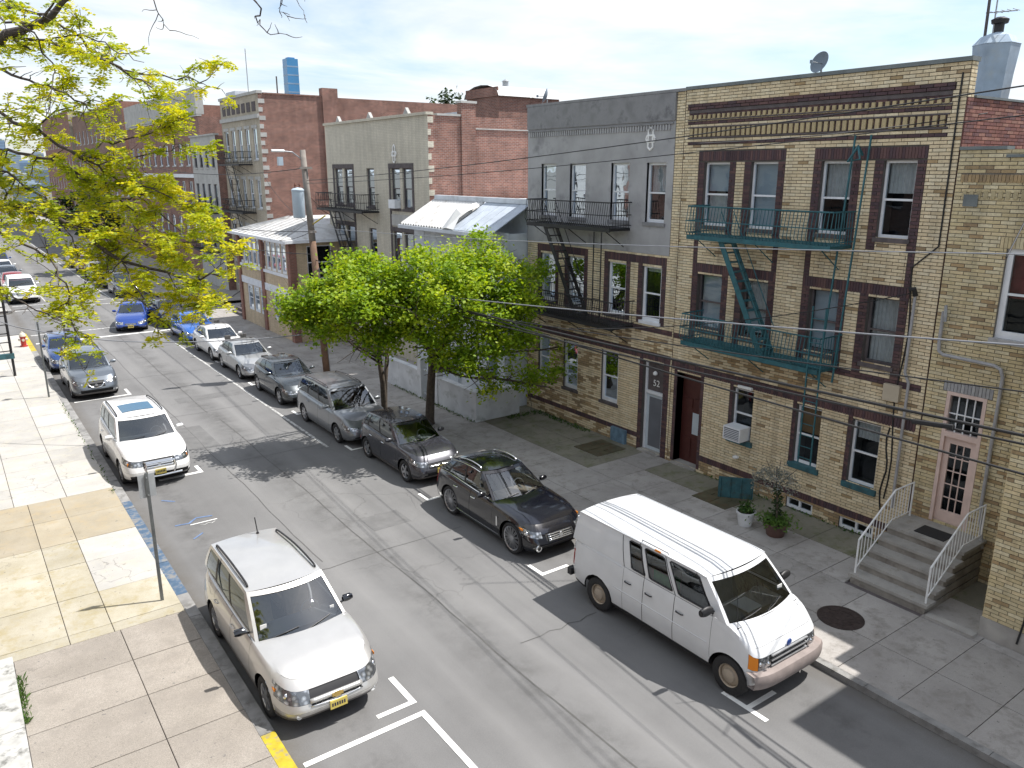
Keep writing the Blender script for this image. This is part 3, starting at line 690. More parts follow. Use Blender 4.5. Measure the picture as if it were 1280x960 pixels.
# ---- grey stuccoed twin -------------------------------------------------------
def grey_house():
    Y0, Y1, ZT = 16.60, 24.16, 11.40; M = fx(XF + .003)
    t = thing('apartment_house', 'three-storey house, grey stucco above and tan brick below, number 52', 'building', (XF, (Y0 + Y1) / 2, .1))
    wy = [(22.50, 23.35), (20.90, 21.75), (18.80, 19.66), (17.22, 18.05)]
    w3 = [(a, b, 7.63, 9.43) for a, b in wy]; w2 = [(a, b, 4.52, 6.30) for a, b in wy]
    w1 = [(22.75, 23.45, 1.45, 3.2), (21.12, 21.93, 1.42, 3.2), (19.0, 19.85, 1.40, 3.24)]; door = (16.92, 17.83, .18, 3.24)
    holes = w3 + w2 + w1 + [door]
    mb = MB(); wall_open(mb, M, Y0, Y1, 0, ZT, holes); body_shell(mb, XF + .003, 16, Y0, Y1, ZT)
    mb.build('wall', ['mortar', 'dark_room', 'party_brick_plain', 'roof_tar'], t)
    st = MB(); wall_open(st, fx(XF - .022), Y0 + .35, Y1, 6.66, ZT, [h for h in w3], .03); 
    st.k = 0; st.v = st.v; st.build('stucco', ['stucco_grey', 'stucco_grey'], t) if False else None
    s2 = MB(); ea = sorted({Y0 + .33, Y1} | {e for h in w3 for e in h[:2]}); ez = [6.66, 7.63, 9.43, 10.28, 10.95, ZT]
    for a, b in zip(ea[:-1], ea[1:]):
        for r, q in zip(ez[:-1], ez[1:]):
            if any(h[0] < (a + b) / 2 < h[1] and h[2] < (r + q) / 2 < h[3] for h in w3): continue
            s2.quad(*[fx(XF - .024)(*k, 0) for k in ((a, r), (b, r), (b, q), (a, q))])
    for h in w3:
        for (p, r), (q, u) in (((h[0], h[2]), (h[1], h[2])), ((h[1], h[2]), (h[1], h[3])), ((h[1], h[3]), (h[0], h[3])), ((h[0], h[3]), (h[0], h[2]))): s2.quad(M(p, r, .027), M(q, u, .027), M(q, u, -.1), M(p, r, -.1))
    s2.quad(M(Y0 + .33, 6.66, 0), M(Y1, 6.66, 0), M(Y1, 6.66, .027), M(Y0 + .33, 6.66, .027)); s2.build('stucco', 'stucco_grey', t)
    sd = MB(); mbox(sd, fx(XF - .024), Y0 + .34, Y1 - .01, 10.62, ZT - .005, .001, .05); sd.build('stucco_band', 'stucco_dark', t)
    d = MB(); clap(d, fx(XF - .024), Y0 + .5, Y1 - .1, 10.36, 60, .06, .16, .04); d.build('dentil_band', 'stucco_grey', t)['kind'] = 'stuff'
    d = MB(); mbox(d, fx(XF - .024), Y0 + .4, Y1 - .05, 10.525, 10.57, .001, .055); d.build('string_course', 'stucco_dark', t)
    z = []
    for k, h in enumerate(w2):
        z.append((h[0] - .2, h[0] - .001, 4.40, 6.34, 'dark', .016, False)); z.append((h[1] + .001, h[1] + .2, 4.40, 6.34, 'dark', .016, False))
    for p, q in ((0, 1), (2, 3)): z.append((w2[q][0] - .2, w2[p][1] + .2, 6.345, 6.60, 'dark', .018, True))
    z.append((Y0 + .05, Y1 - .05, 3.28, 3.53, 'dark', .02, True)); z.append((Y0 + .05, Y1 - .05, 4.20, 4.36, 'dark', .018, False)); z.append((18.0, Y1 - .05, .52, .68, 'dark', .02, True))
    z.append((17.83, 18.0, .12, 3.28, 'dark', .018, False)); z.append((Y0 + .08, 16.92, .12, 3.28, 'dark', .018, False))
    def kf(mid, zm, k, a):
        if k == 'tan' and (zm < .5 or (3.5 < zm < 4.2 and random.random() < .6)): return random.choice(['stain', 'tan'])
        if k == 'tan' and a > 20 and zm < 3 and random.random() < .45: return 'stain'
        return k
    rows = lay(Y0, Y1, .12, 6.66, holes, z, 'tan', kf) + lay(Y0, Y0 + .33, 6.66, ZT, (), (), 'tan')
    put_bricks(t, [(M, rows)])
    MB().box(XF - .08, XF + .32, Y0 + .001, Y1 + .04, ZT + .002, ZT + .085).build('coping', 'stucco_dark', t)
    for h, i in zip(w3, [None, [('curtain', 0, .2)], [('curtain', 0, .55)], [('curtain', 0, .5)]]): window(t, M, *h, inside=i, dep=-.08, fw=.075, sill='stucco_dark', silld=.08)
    for h, i in zip(w2, [None, [('blind', 0, .2)], [('blind', 0, .35)], [('curtain', 0, .12)]]): window(t, M, *h, inside=i, dep=-.07, fw=.085, sill='white_trim' if h is w2[3] else 'dark_stone')
    for h, i in zip(w1, [None, [('curtain', .6, 1)], [('curtain', .62, 1)]]): window(t, M, *h, inside=i, dep=-.07, fw=.10)
    # entrance: white frame, glazed transom with the number, pale door leaf
    f = MB()
    for a in (16.92, 17.75): mbox(f, M, a, a + .08, .18, 3.24, -.22, -.12)
    mbox(f, M, 17.0, 17.75, 3.16, 3.24, -.22, -.12); mbox(f, M, 17.0, 17.75, 2.12, 2.22, -.22, -.10); fo = f.build('door_frame', 'white_trim', t)
    mbox(MB(), M, 17.0, 17.75, 2.22, 3.16, -.20, -.17).build('transom', 'dark_stone', fo)
    dl = mbox(MB(), M, 17.0, 17.75, .18, 2.12, -.21, -.17).build('door', 'blind', t)
    mbox(MB(), M, 17.1, 17.65, .3, 2.0, -.17, -.165).build('door_light', 'ac_grille', dl)
    cu = bpy.data.curves.new('house_number', 'FONT'); cu.body = '52'; cu.size = .30; cu.extrude = .004; cu.align_x = 'CENTER'
    no = bpy.data.objects.new('house_number', cu); C.objects.link(no); no.parent = t; no.matrix_local = Matrix.Translation(Vector((XF + .155, 17.36, 2.40)) - ORG[t.name]) @ Matrix(((0, 0, -1, 0), (-1, 0, 0, 0), (0, 1, 0, 0), (0, 0, 0, 1)))
    cu.materials.append(MATS['lamp_white']); bpy.context.view_layer.update(); me = bpy.data.meshes.new_from_object(no); n2 = bpy.data.objects.new('house_number', me); C.objects.link(n2); n2.parent = t; n2.matrix_local = no.matrix_local.copy(); bpy.data.objects.remove(no); n2.name = 'house_number'
    l = MB(); l.lathe([(.001, 0), (.07, .02), (.08, .08), (.03, .14), (.001, .15)], (XF + .08, 17.36, 2.78), 12); l.build('door_lamp', 'lamp_white', t)
    mbox(MB(), M, 16.9, 17.85, .10, .19, -.25, .14).build('door_step', 'concrete', t)
    # quatrefoil tie plate
    star(t, M, 17.93, 10.13, .33, .03)
    tag(mbox(MB(), M, 18.45, 19.15, .13, .62, .03, .14).build('cellar_board', 'blue_board', org=(XF - .1, 18.8, .12)), 'blue grey board over the cellar opening left of door 52', 'board')
    return t
def star(t, M, a, z, r, d):
    s = MB()
    for k in range(4):
        ang = math.pi / 2 * k; c, n = math.cos(ang), math.sin(ang); L = r if k % 2 else r * .55
        for sg in (-1, 1):
            p = [(0.0, .09), (.5 * L, .10), (L * .75, .10), (L, 0.)]
            s.tube([M(a + c * x - n * sg * y, z + n * x + c * sg * y, d) for x, y in p], .034, 6)
    return s.build('tie_plate_ornament', 'lamp_white', t)
grey_house()

# ---- yellow brick house with the pink door ------------------------------------
def yellow_house():
    Y0, Y1, ZT = 3.2, 8.70, 9.62; M = fx(XF + .006)
    t = thing('brick_house', 'weathered yellow brick house with pink glazed door above the stoop', 'building', (XF, 6, .1))
    big = (5.9, 7.46, 5.72, 7.62); dr = (7.36, 8.22, 1.20, 4.36); lw = (5.4, 6.62, 1.62, 4.0); holes = [big, dr, lw]
    mb = MB(); wall_open(mb, M, Y0, Y1, 0, ZT, holes); body_shell(mb, XF + .006, 14, Y0, Y1, ZT, .5)
    mb.build('wall', ['mortar_pale', 'dark_room', 'party_brick_plain', 'roof_tar'], t)
    z = [(Y0, Y1 - .1, 8.95, 9.12, 'stain', .03, True), (big[0] - .1, big[1] + .15, 7.62, 7.86, 'yellow', .02, True), (dr[0] - .1, dr[1] + .1, 4.36, 4.6, 'greyp', .02, True)]
    rows = lay(Y0, Y1, .12, ZT, holes, z, 'yellow', lambda m_, zm, k, a: 'stain' if k == 'yellow' and random.random() < (.10 if zm > 3 else .16) else k)
    put_bricks(t, [(M, rows)])
    d = MB(); clap(d, M, Y0 + .1, Y1 - .15, 8.62, 36, .08, .16, .035); d.c = [(.44, .37, .22, 1)] * len(d.f); d.build('dentil_band', 'brick_unit', t)['kind'] = 'stuff'
    MB().box(XF - .05, XF + .3, 7.75, Y1 - .002, ZT + .002, ZT + .07).build('coping', 'coping', t); MB().box(XF - .05, XF + .3, Y0, 7.745, ZT - .16, ZT - .10).build('coping', 'coping', t)
    window(t, M, *big, fw=.12, dep=-.06, sill='stucco_grey', silld=.08, inside=[('red_cloth', 0, .55)]); window(t, M, *lw, fw=.12, dep=-.06, sill='white_trim', silld=.10)
    f = MB()
    for a0, a1, z0, z1 in ((7.36, 7.44, 1.2, 4.36), (8.14, 8.22, 1.2, 4.36), (7.44, 8.14, 4.28, 4.36), (7.44, 8.14, 3.30, 3.42)): mbox(f, M, a0, a1, z0, z1, -.14, .02)
    fo = f.build('door_frame', 'pink_paint', t)
    tr = MB()
    for i in range(1, 4): a = 7.44 + .70 * i / 4; mbox(tr, M, a - .012, a + .012, 3.42, 4.28, -.06, -.03)
    mbox(tr, M, 7.44, 8.14, 3.84, 3.865, -.062, -.028); tr.build('transom_bars', 'white_trim', fo)
    p = MB(); p.quad(M(7.44, 3.42, -.07), M(8.14, 3.42, -.07), M(8.14, 4.28, -.07), M(7.44, 4.28, -.07)); p.build('pane', 'window_glass', fo)
    le = MB(); 
    for a0, a1, z0, z1 in ((7.44, 7.56, 1.2, 3.3), (8.02, 8.14, 1.2, 3.3), (7.56, 8.02, 3.14, 3.3), (7.56, 8.02, 1.2, 1.5)): mbox(le, M, a0, a1, z0, z1, -.10, -.05)
    lo = le.build('door', 'pink_paint', t)
    bars = MB()
    for i in (1, 2): a = 7.56 + .46 * i / 3; mbox(bars, M, a - .011, a + .011, 1.5, 3.14, -.085, -.06)
    for i in range(1, 5): zz = 1.5 + 1.64 * i / 5; mbox(bars, M, 7.56, 8.02, zz - .011, zz + .011, -.086, -.059)
    bars.build('glazing_bars', 'pink_paint', lo)
    for i in range(3):
        for j in range(5):
            a = 7.56 + .46 * i / 3; zz = 1.5 + 1.64 * j / 5; q = MB(); q.quad(M(a + .012, zz + .012, -.078), M(a + .141, zz + .012, -.078), M(a + .141, zz + .316, -.078), M(a + .012, zz + .316, -.078)); q.build('pane', 'window_glass', lo)
    # service pipe that steps round the door
    pts = [M(8.52, 6.15, .10), M(8.52, 5.42, .10), M(8.50, 5.25, .10), M(8.40, 5.18, .10), M(7.30, 5.14, .10), M(7.16, 5.08, .10), M(7.10, 4.92, .10), M(7.10, 1.9, .10), M(7.05, 1.6, .12), M(6.92, 1.0, .16)]
    MB().tube(pts, .04, 8).build('conduit', 'pipe_grey', t); MB().tube([M(8.50, 6.12, .10), M(8.44, 6.3, .2), M(8.40, 5.95, .22)], .035, 6).build('conduit_head', 'galvanised', t)
    for z_ in (.62, .95): l = MB(); l.lathe([(.001, -.06), (.12, -.05), (.12, .05), (.001, .06)], (XF - .35, 6.35, z_), 14, 'x'); l.build('gas_meter', 'black_rubber', t)
    MB().tube([(XF - .35, 6.42, .12), (XF - .35, 6.42, 1.6), (XF - .1, 6.42, 1.7)], .03, 8).build('gas_pipe', 'rust_brown', t)
    MB().box(XF - .035, XF - .012, 8.18, 8.48, 8.95 - .5, 8.75 - .05).build('vent', 'coping', t)
    return t
yellow_house()
def wing_house():
    X, Y1, ZT = 15.9, 5.88, 6.4; M = fx(X); S = fy2(Y1)
    t = thing('brick_house', 'yellow brick corner of the neighbouring house standing forward at the right edge', 'building', (X, 4, .1))
    mb = MB(); wall_open(mb, M, -3, Y1, 0, ZT, []); mb.k = 2; mb.box(X + .002, XF - .03, -3, Y1 - .001, 0, ZT - .01, 'bl')
    mb.box(X + .001, X + 12, -6, 4.55, ZT, 10.5); mb.build('wall', ['mortar_pale', 'dark_room', 'brick_far_yellow', 'roof_tar'], t)
    rows = lay(2.2, Y1 + .01, .55, ZT, (), (), 'yellow', lambda m_, zm, k, a: 'stain' if random.random() < .12 else k)
    side = lay(X - .008, XF - .05, .12, ZT, (), (), 'yellow')
    put_bricks(t, [(M, rows), (S, side)])
    mbox(MB(), M, 2, Y1 + .03, .10, .55, .0, .03).build('plinth', 'concrete', t)
    MB().tube([M(5.15, 1.75, .03), M(5.15, .8, .03), M(5.2, .3, .05)], .02, 6).build('cable', 'wire_black', t); mbox(MB(), M, 4.4, 5.3, 1.78, 1.95, .012, .05).build('ledge', 'concrete', t)
brick_mat('brick_far_yellow', (.46, .39, .24), (.40, .34, .2), (.3, .28, .23))
wing_house()

# ---- stoop with two white railings --------------------------------------------
def stoop():
    t = thing('stoop', 'concrete stoop of four steps below the pink door', 'steps', (17, 7.8, .12))
    y0, y1 = 6.92, 8.66
    n = 5; rise = (1.17 - .13) / n; run = .34; x = 15.72
    for i in range(n - 1):
        xx = x + i * run; zt = .13 + rise * (i + 1)
        st = MB().box(xx + .03, 18.13, y0 + .02, y1 - .02, .10 + rise * i, zt - .07).build('step', 'stoop_stone', t)
        MB().box(xx, xx + run + .05, y0 - .03, y1 + .03, zt - .07, zt).build('tread', 'stoop_tread', st)
    xx = x + (n - 1) * run
    p = MB().box(xx + .03, 18.13, y0 + .02, y1 - .02, .10 + rise * (n - 1), 1.10).build('landing', 'stoop_stone', t); MB().box(xx, 18.13, y0 - .03, y1 + .03, 1.10, 1.17).build('tread', 'stoop_tread', p)
    tag(MB().box(17.25, 17.75, 7.42, 8.1, 1.172, 1.19).build('door_mat', 'black_rubber', org=(17.5, 7.76, 1.171)), 'black door mat on the stoop landing', 'door mat')
    for nm, yy, lab in (('railing', y0 + .06, 'white iron stoop railing on the alley side'), ('railing', y1 - .06, 'white iron stoop railing on the side of the flower pots')):
        r = thing('railing', lab, 'railing', (16.5, yy, .3), 'white stoop railings')
        xa, za, xb, zb = x + .12, .13 + rise + .0, xx + .10, 1.17
        top = [(xa, yy, za + .82), (xb, yy, zb + .86), (18.0, yy, zb + .86)]
        MB().tube([(xa, yy, za)] + top + [(18.0, yy, zb)], .022, 8).build('handrail', 'white_metal', r)
        MB().tube([(xa, yy, za + .12), (xb, yy, zb + .12), (18.0, yy, zb + .12)], .014, 6).build('bottom_rail', 'white_metal', r)
        k = 16
        for i in range(1, k):
            xq = xa + (18.0 - xa) * i / k; zl = za + .12 + (zb - za) * min(1, (xq - xa) / (xb - xa)); zh = zl - .12 + .82 + .04 * min(1, (xq - xa) / (xb - xa))
            MB().tube([(xq, yy, zl), (xq, yy, zh)], .009, 6).build('baluster', 'white_metal', r)
mat('stoop_stone', (.26, .24, .21), .92, var=.25, vs=3, bs=.4, dirt=((.12, .10, .085), 2, .5, .72))
mat('stoop_tread', (.33, .315, .29), .9, var=.2, vs=3, bs=.4, dirt=((.2, .18, .15), 3, .55, .75))
stoop()
# flat black sheet painted for the shade of the cellar stairwell beside the stoop
o = MB(); o.box(16.1, 18.1, 5.95, 6.85, .105, .112); struct(o.build('pavement', 'black_rubber'))
MB().box(15.62, 15.82, 5.9, 6.86, .12, .19).build('kerb', 'concrete')['kind'] = 'structure'
MB().box(15.65, 18.12, 8.7, 8.72, .10, .14).build('kerb', 'concrete')['kind'] = 'structure'
# cellar hatches
for x0, x1, y0, y1, lab in ((16.55, 17.7, 12.9, 14.1, 'greenish steel cellar hatch in the pavement before the teal box'), (16.5, 17.75, 18.1, 19.3, 'rusty steel cellar hatch in the pavement left of door 52')):
    t = thing('cellar_hatch', lab, 'hatch', ((x0 + x1) / 2, (y0 + y1) / 2, .13))
    ym = (y0 + y1) / 2
    for a, b in ((y0, ym - .01), (ym + .01, y1)): l = MB().box(x0, x1, a, b, .125, .150).build('leaf', 'hatch_steel', t); MB().box((x0 + x1) / 2 - .08, (x0 + x1) / 2 + .08, (a + b) / 2 - .02, (a + b) / 2 + .02, .150, .165).build('handle', 'hatch_steel', l)
# air conditioner in the first ground floor window of the tan house
t = thing('air_conditioner', 'white window air conditioner under the left ground floor window of the tan house', 'air conditioner', (XF - .2, 13.85, 1.62))
b = MB().box(XF - .42, XF + .05, 13.50, 14.10, 1.66, 2.06).build('case', 'white_trim', t)
MB().box(XF - .43, XF - .421, 13.54, 14.06, 1.70, 2.02).build('grille', 'ac_grille', t)
for i in range(6): MB().box(XF - .437, XF - .431, 13.54, 14.06, 1.72 + i * .05, 1.735 + i * .05).build('louvre', 'white_trim', t)
# roof-top things -----------------------------------------------------------------
mat('tank_blue', (.34, .42, .50), .85, var=.2, vs=2, dirt=((.38, .43, .46), 3, .5, .7))
mat('dish_grey', (.16, .20, .24), .5, var=.1)
def dish(loc, lab, az, r=.27):
    t = thing('satellite_dish', lab, 'satellite dish', loc); x, y, z = loc
    MB().tube([(x, y, z), (x, y, z + .32)], .025, 8).build('mast', 'galvanised', t)
    d = Vector((math.cos(az), math.sin(az), .35)).normalized(); c = Vector((x, y, z + .42)); u = d.orthogonal().normalized(); v = d.cross(u); m = MB(); base = []
    for i in range(6):
        rr = r * i / 5; base.append([tuple(c + (u * math.cos(a) + v * math.sin(a)) * max(rr, .001) + d * (.10 * (i / 5) ** 2)) for a in [2 * math.pi * k / 24 for k in range(25)]])
    m.grid(base); m.build('reflector', 'dish_grey', t, smooth=True); MB().tube([c, c + d * .38 - Vector((0, 0, .1))], .012, 6).build('feed_arm', 'galvanised', t); MB().box(c.x + d.x * .38 - .03, c.x + d.x * .38 + .03, c.y + d.y * .38 - .03, c.y + d.y * .38 + .03, c.z + d.z * .38 - .14, c.z + d.z * .38 - .06).build('feed_horn', 'dish_grey', t)
dish((XF + .5, 12.62, 11.36), 'grey satellite dish on the parapet of the tan brick house', math.pi * .95); dish((XF + .6, 23.85, 11.36), 'grey satellite dish on the corner of the grey parapet', math.pi * .75)
l = MB(); l.lathe([(.09, 0), (.09, .18), (.15, .18), (.15, .22), (.001, .27)], (XF + .9, 14.3, 11.33), 12); tag(l.build('vent_pipe', 'black_iron', org=(XF + .9, 14.3, 11.3)), 'short black roof vent left of the dish on the tan house', 'vent')
t = thing('roof_bulkhead', 'tapering blue grey metal bulkhead on the roof behind the tan house', 'roof bulkhead', (24.0, 10.95, 10.5))
m = MB(); n = 8
m.lathe([(.44, 10.5), (.46, 11.0), (.50, 11.7), (.57, 12.45), (.585, 12.47), (.40, 12.68), (.12, 12.78)], (24, 10.95, 0), 6); m.build('shaft', 'tank_blue', t)
m = MB(); m.lathe([(.12, 12.76), (.12, 12.98), (.2, 13.0), (.22, 13.1), (.1, 13.16), (.001, 13.16)], (24, 10.95, 0), 12); m.build('cowl', 'black_iron', t)
t = thing('antenna', 'thin roof antenna mast above the blue grey bulkhead', 'antenna', (23.9, 11.25, 11))
MB().tube([(23.9, 11.22, 10.5), (23.9, 11.26, 14.0)], .04, 8).build('mast', 'dark_stone', t); MB().tube([(23.9, 11.05, 10.5), (23.9, 11.05, 13.6)], .02, 6).build('mast', 'galvanised', t)
MB().tube([(23.9, 11.3, 13.3), (23.9, 10.5, 13.25)], .015, 6).build('boom', 'galvanised', t)
for k in range(5): MB().tube([(23.7, 11.1 - .14 * k, 13.28), (24.1, 11.1 - .14 * k, 13.28)], .01, 4).build('element', 'galvanised', t)
l = MB().box(24, 25, 8.9, 9.7, 9.0, 12.1); tag(l.build('chimney', 'party_brick_plain', org=(24.5, 9.3, 9)), 'brick chimney at the right edge behind the parapet', 'chimney')
# ================================================================== BUILDINGS, FURTHER ALONG
brick_mat('brick_red', (.30, .138, .10), (.20, .09, .07), (.34, .29, .25), stain=.38)
brick_mat('brick_red2', (.33, .15, .105), (.24, .11, .08), (.26, .2, .17), stain=.3)
brick_mat('brick_cream', (.60, .56, .46), (.56, .52, .42), (.38, .35, .28), stain=.16, ms=.005)
brick_mat('brick_brown', (.29, .165, .12), (.22, .125, .095), (.2, .17, .14), stain=.25)
brick_mat('brick_buff', (.52, .46, .36), (.46, .40, .30), (.3, .27, .22), stain=.25)
brick_mat('brick_warm', (.66, .52, .34), (.58, .45, .29), (.45, .38, .28), stain=.2)
mat('stone_grey', (.44, .435, .41), .9, var=.2, vs=1.5, dirt=((.18, .17, .165), 1.5, .55, .75))
mat('siding_pale', (.60, .64, .68), .7, var=.14, vs=1.5, dirt=((.42, .45, .47), 2, .55, .75))
mat('wall_white', (.60, .62, .64), .85, var=.15, vs=1.3, bs=.3, dirt=((.30, .32, .30), 1.7, .55, .75))
mat('roof_metal', (.56, .56, .55), .6, metal=.0, var=.15, vs=2, dirt=((.33, .3, .26), 3, .55, .7))
mat('roof_sheet', (.42, .47, .53), .6, var=.15, vs=2)
mat('shingle_grey', (.20, .20, .20), .9, var=.25, vs=5)
mat('tarp_white', (.74, .74, .72), .7, var=.05)
mat('tower_glass', (.03, .20, .42), .15, var=.1, vs=.02, spec=.8)
mat('far_hazed_concrete', (.30, .36, .42), .9, var=.2, vs=.01)  # bluish tint of distance haze put into the base colour
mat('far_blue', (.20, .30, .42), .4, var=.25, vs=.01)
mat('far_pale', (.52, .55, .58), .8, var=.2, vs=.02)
def block(name, label, X, D, y0, y1, zt, front, side, cols, floors, frame='white_trim', surround=None, cornice='stone_grey', coph=.12, par=.6, ins=True, lint=None, cat='building', basez=0.):
    """street front with window columns (list of (ya, yb)) and floors (list of (za, zb))"""
    M = fx(X); t = thing(name, label, cat, (X, (y0 + y1) / 2, .1)); holes = [(a, b, c, d) for (c, d) in floors for (a, b) in cols]
    mb = MB(); wall_open(mb, M, y0, y1, basez, zt, holes, .4); body_shell(mb, X, D, y0, y1, zt, par)
    mb.build('wall', [front, 'dark_room', side, 'roof_tar'], t)
    MB().box(X - .10, X + .28, y0 - .02, y1 + .02, zt + .002, zt + coph).build('coping', cornice, t)
    for h in holes:
        w_ = window(t, M, *h, frame=frame, dep=-.08, fw=.07, sill='stone_grey' if surround is None else surround, inside=random.choice([None, [('blind', 0, random.uniform(.3, .7))], [('curtain', 0, .5)]]) if ins else None)
        if lint: mbox(MB(), M, h[0] - .12, h[1] + .12, h[3], h[3] + .2, -.002, .035).build('lintel', lint, w_)
    return t, M
# ---- cream three-storey house --------------------------------------------------
t, M = block('apartment_house', 'cream brick three-storey house with a red brick side wall', 18.15, 13, 31.5, 42.75, 11.55, 'brick_cream', 'brick_red',
             [(40.75, 41.75), (39.5, 40.5), (36.95, 37.8), (34.25, 35.15), (33.1, 34.0)], [(7.42, 9.30), (4.5, 6.35), (1.3, 3.1)], frame='dark_stone', surround='dark_stone', cornice='brick_cream')
for a0, a1 in ((39.3, 41.95), (32.9, 35.35)):
    for z0, z1 in ((9.30, 9.52), (6.35, 6.55)): mbox(MB(), M, a0, a1, z0, z1, -.004, .04).build('lintel', 'dark_stone', t)
    for a in (a0, a1 - .16): mbox(MB(), M, a, a + .16, 4.4, 9.30, -.004, .03).build('pilaster', 'dark_stone', t)
for a0, a1 in ((39.5, 41.75), (33.1, 35.15)): mbox(MB(), M, a0, a1, 6.62, 7.15, -.004, .045).build('spandrel', 'stone_grey', t)
for a in (33.4, 37.2, 40.9): s = MB(); s.v = [M(a - .35, 11.56, -.1), M(a + .35, 11.56, -.1), M(a, 11.95, -.1), M(a - .35, 11.56, .05), M(a + .35, 11.56, .05), M(a, 11.95, .05)]; [s.face(q) for q in ((0, 1, 2), (3, 5, 4), (0, 3, 4, 1), (1, 4, 5, 2), (2, 5, 3, 0))]; s.build('finial', 'stone_grey', t)
star(t, M, 34.7, 9.95, .42, .03)
for z in np.arange(.3, 11.4, .52): MB().box(18.13, 18.3 + (.12 if int(z / .52) % 2 else 0), 31.485, 31.505, z, z + .26).build('quoin', 'brick_cream', t)
MB().box(19.85, 20.6, 31.42, 31.80, 7.0, 12.1).build('chimney', 'brick_red', t); MB().box(19.8, 20.65, 31.37, 31.85, 12.1, 12.2).build('chimney_cap', 'stone_grey', t)
MB().box(18.6, 19.83, 31.44, 31.79, 11.53, 11.62).build('coping', 'stone_grey', t); MB().box(20.62, 31, 31.44, 31.79, 11.0, 11.05).build('coping', 'stone_grey', t)
ac = MB(); mbox(ac, M, 34.3, 34.95, 7.45, 7.85, -.05, .3); tag(ac.build('air_conditioner', 'white_trim', org=(18, 34.6, 7.4)), 'white window air conditioner high on the cream brick front', 'air conditioner')
ac = MB(); mbox(ac, M, 33.3, 33.85, 4.52, 4.9, -.05, .25); tag(ac.build('air_conditioner', 'white_trim', org=(18, 33.6, 4.5)), 'white window air conditioner on the cream front above the tree crown', 'air conditioner')
fe = thing('fire_escape', 'black iron fire escape on the cream brick front', 'fire escape', (17.6, 39.6, 4.2))
balcony(fe, M, 36.5, 42.2, 7.22, .95, 'black_iron', bar=.2); balcony(fe, M, 36.5, 42.2, 4.2, .95, 'black_iron', bar=.2); stair(fe, M, 40.9, 7.2, 39.0, 4.25, .3, .5, 'black_iron', 10)
t = thing('roof_house', 'red brick roof house with a grey domed top on the cream house', 'roof house', (26, 37.5, 10.9))
MB().box(24.5, 28.5, 35.2, 38.2, 10.9, 12.9).build('wall', 'brick_red', t)
m = MB(); rows = []
for i in range(9): a = math.pi * i / 8; rows.append([(24.4, 36.7 - 1.65 * math.cos(a), 12.9 + .62 * math.sin(a)), (28.6, 36.7 - 1.65 * math.cos(a), 12.9 + .62 * math.sin(a))])
m.grid(rows); m.build('roof', 'roof_metal', t, smooth=True); MB().box(24.42, 24.5, 35.2, 38.2, 12.9, 13.35).build('gable', 'brick_red', t)
MB().lathe([(.16, 0), (.16, .28), (.22, .3), (.001, .42)], (26, 36.7, 13.5), 10).build('vent', 'galvanised', t)
tag(MB().box(24.6, 26.2, 39.3, 40.8, 10.9, 12.35).build('roof_hut', 'siding_pale', org=(25.5, 40, 10.9)), 'small pale roof hut beside the domed roof house', 'roof hut')
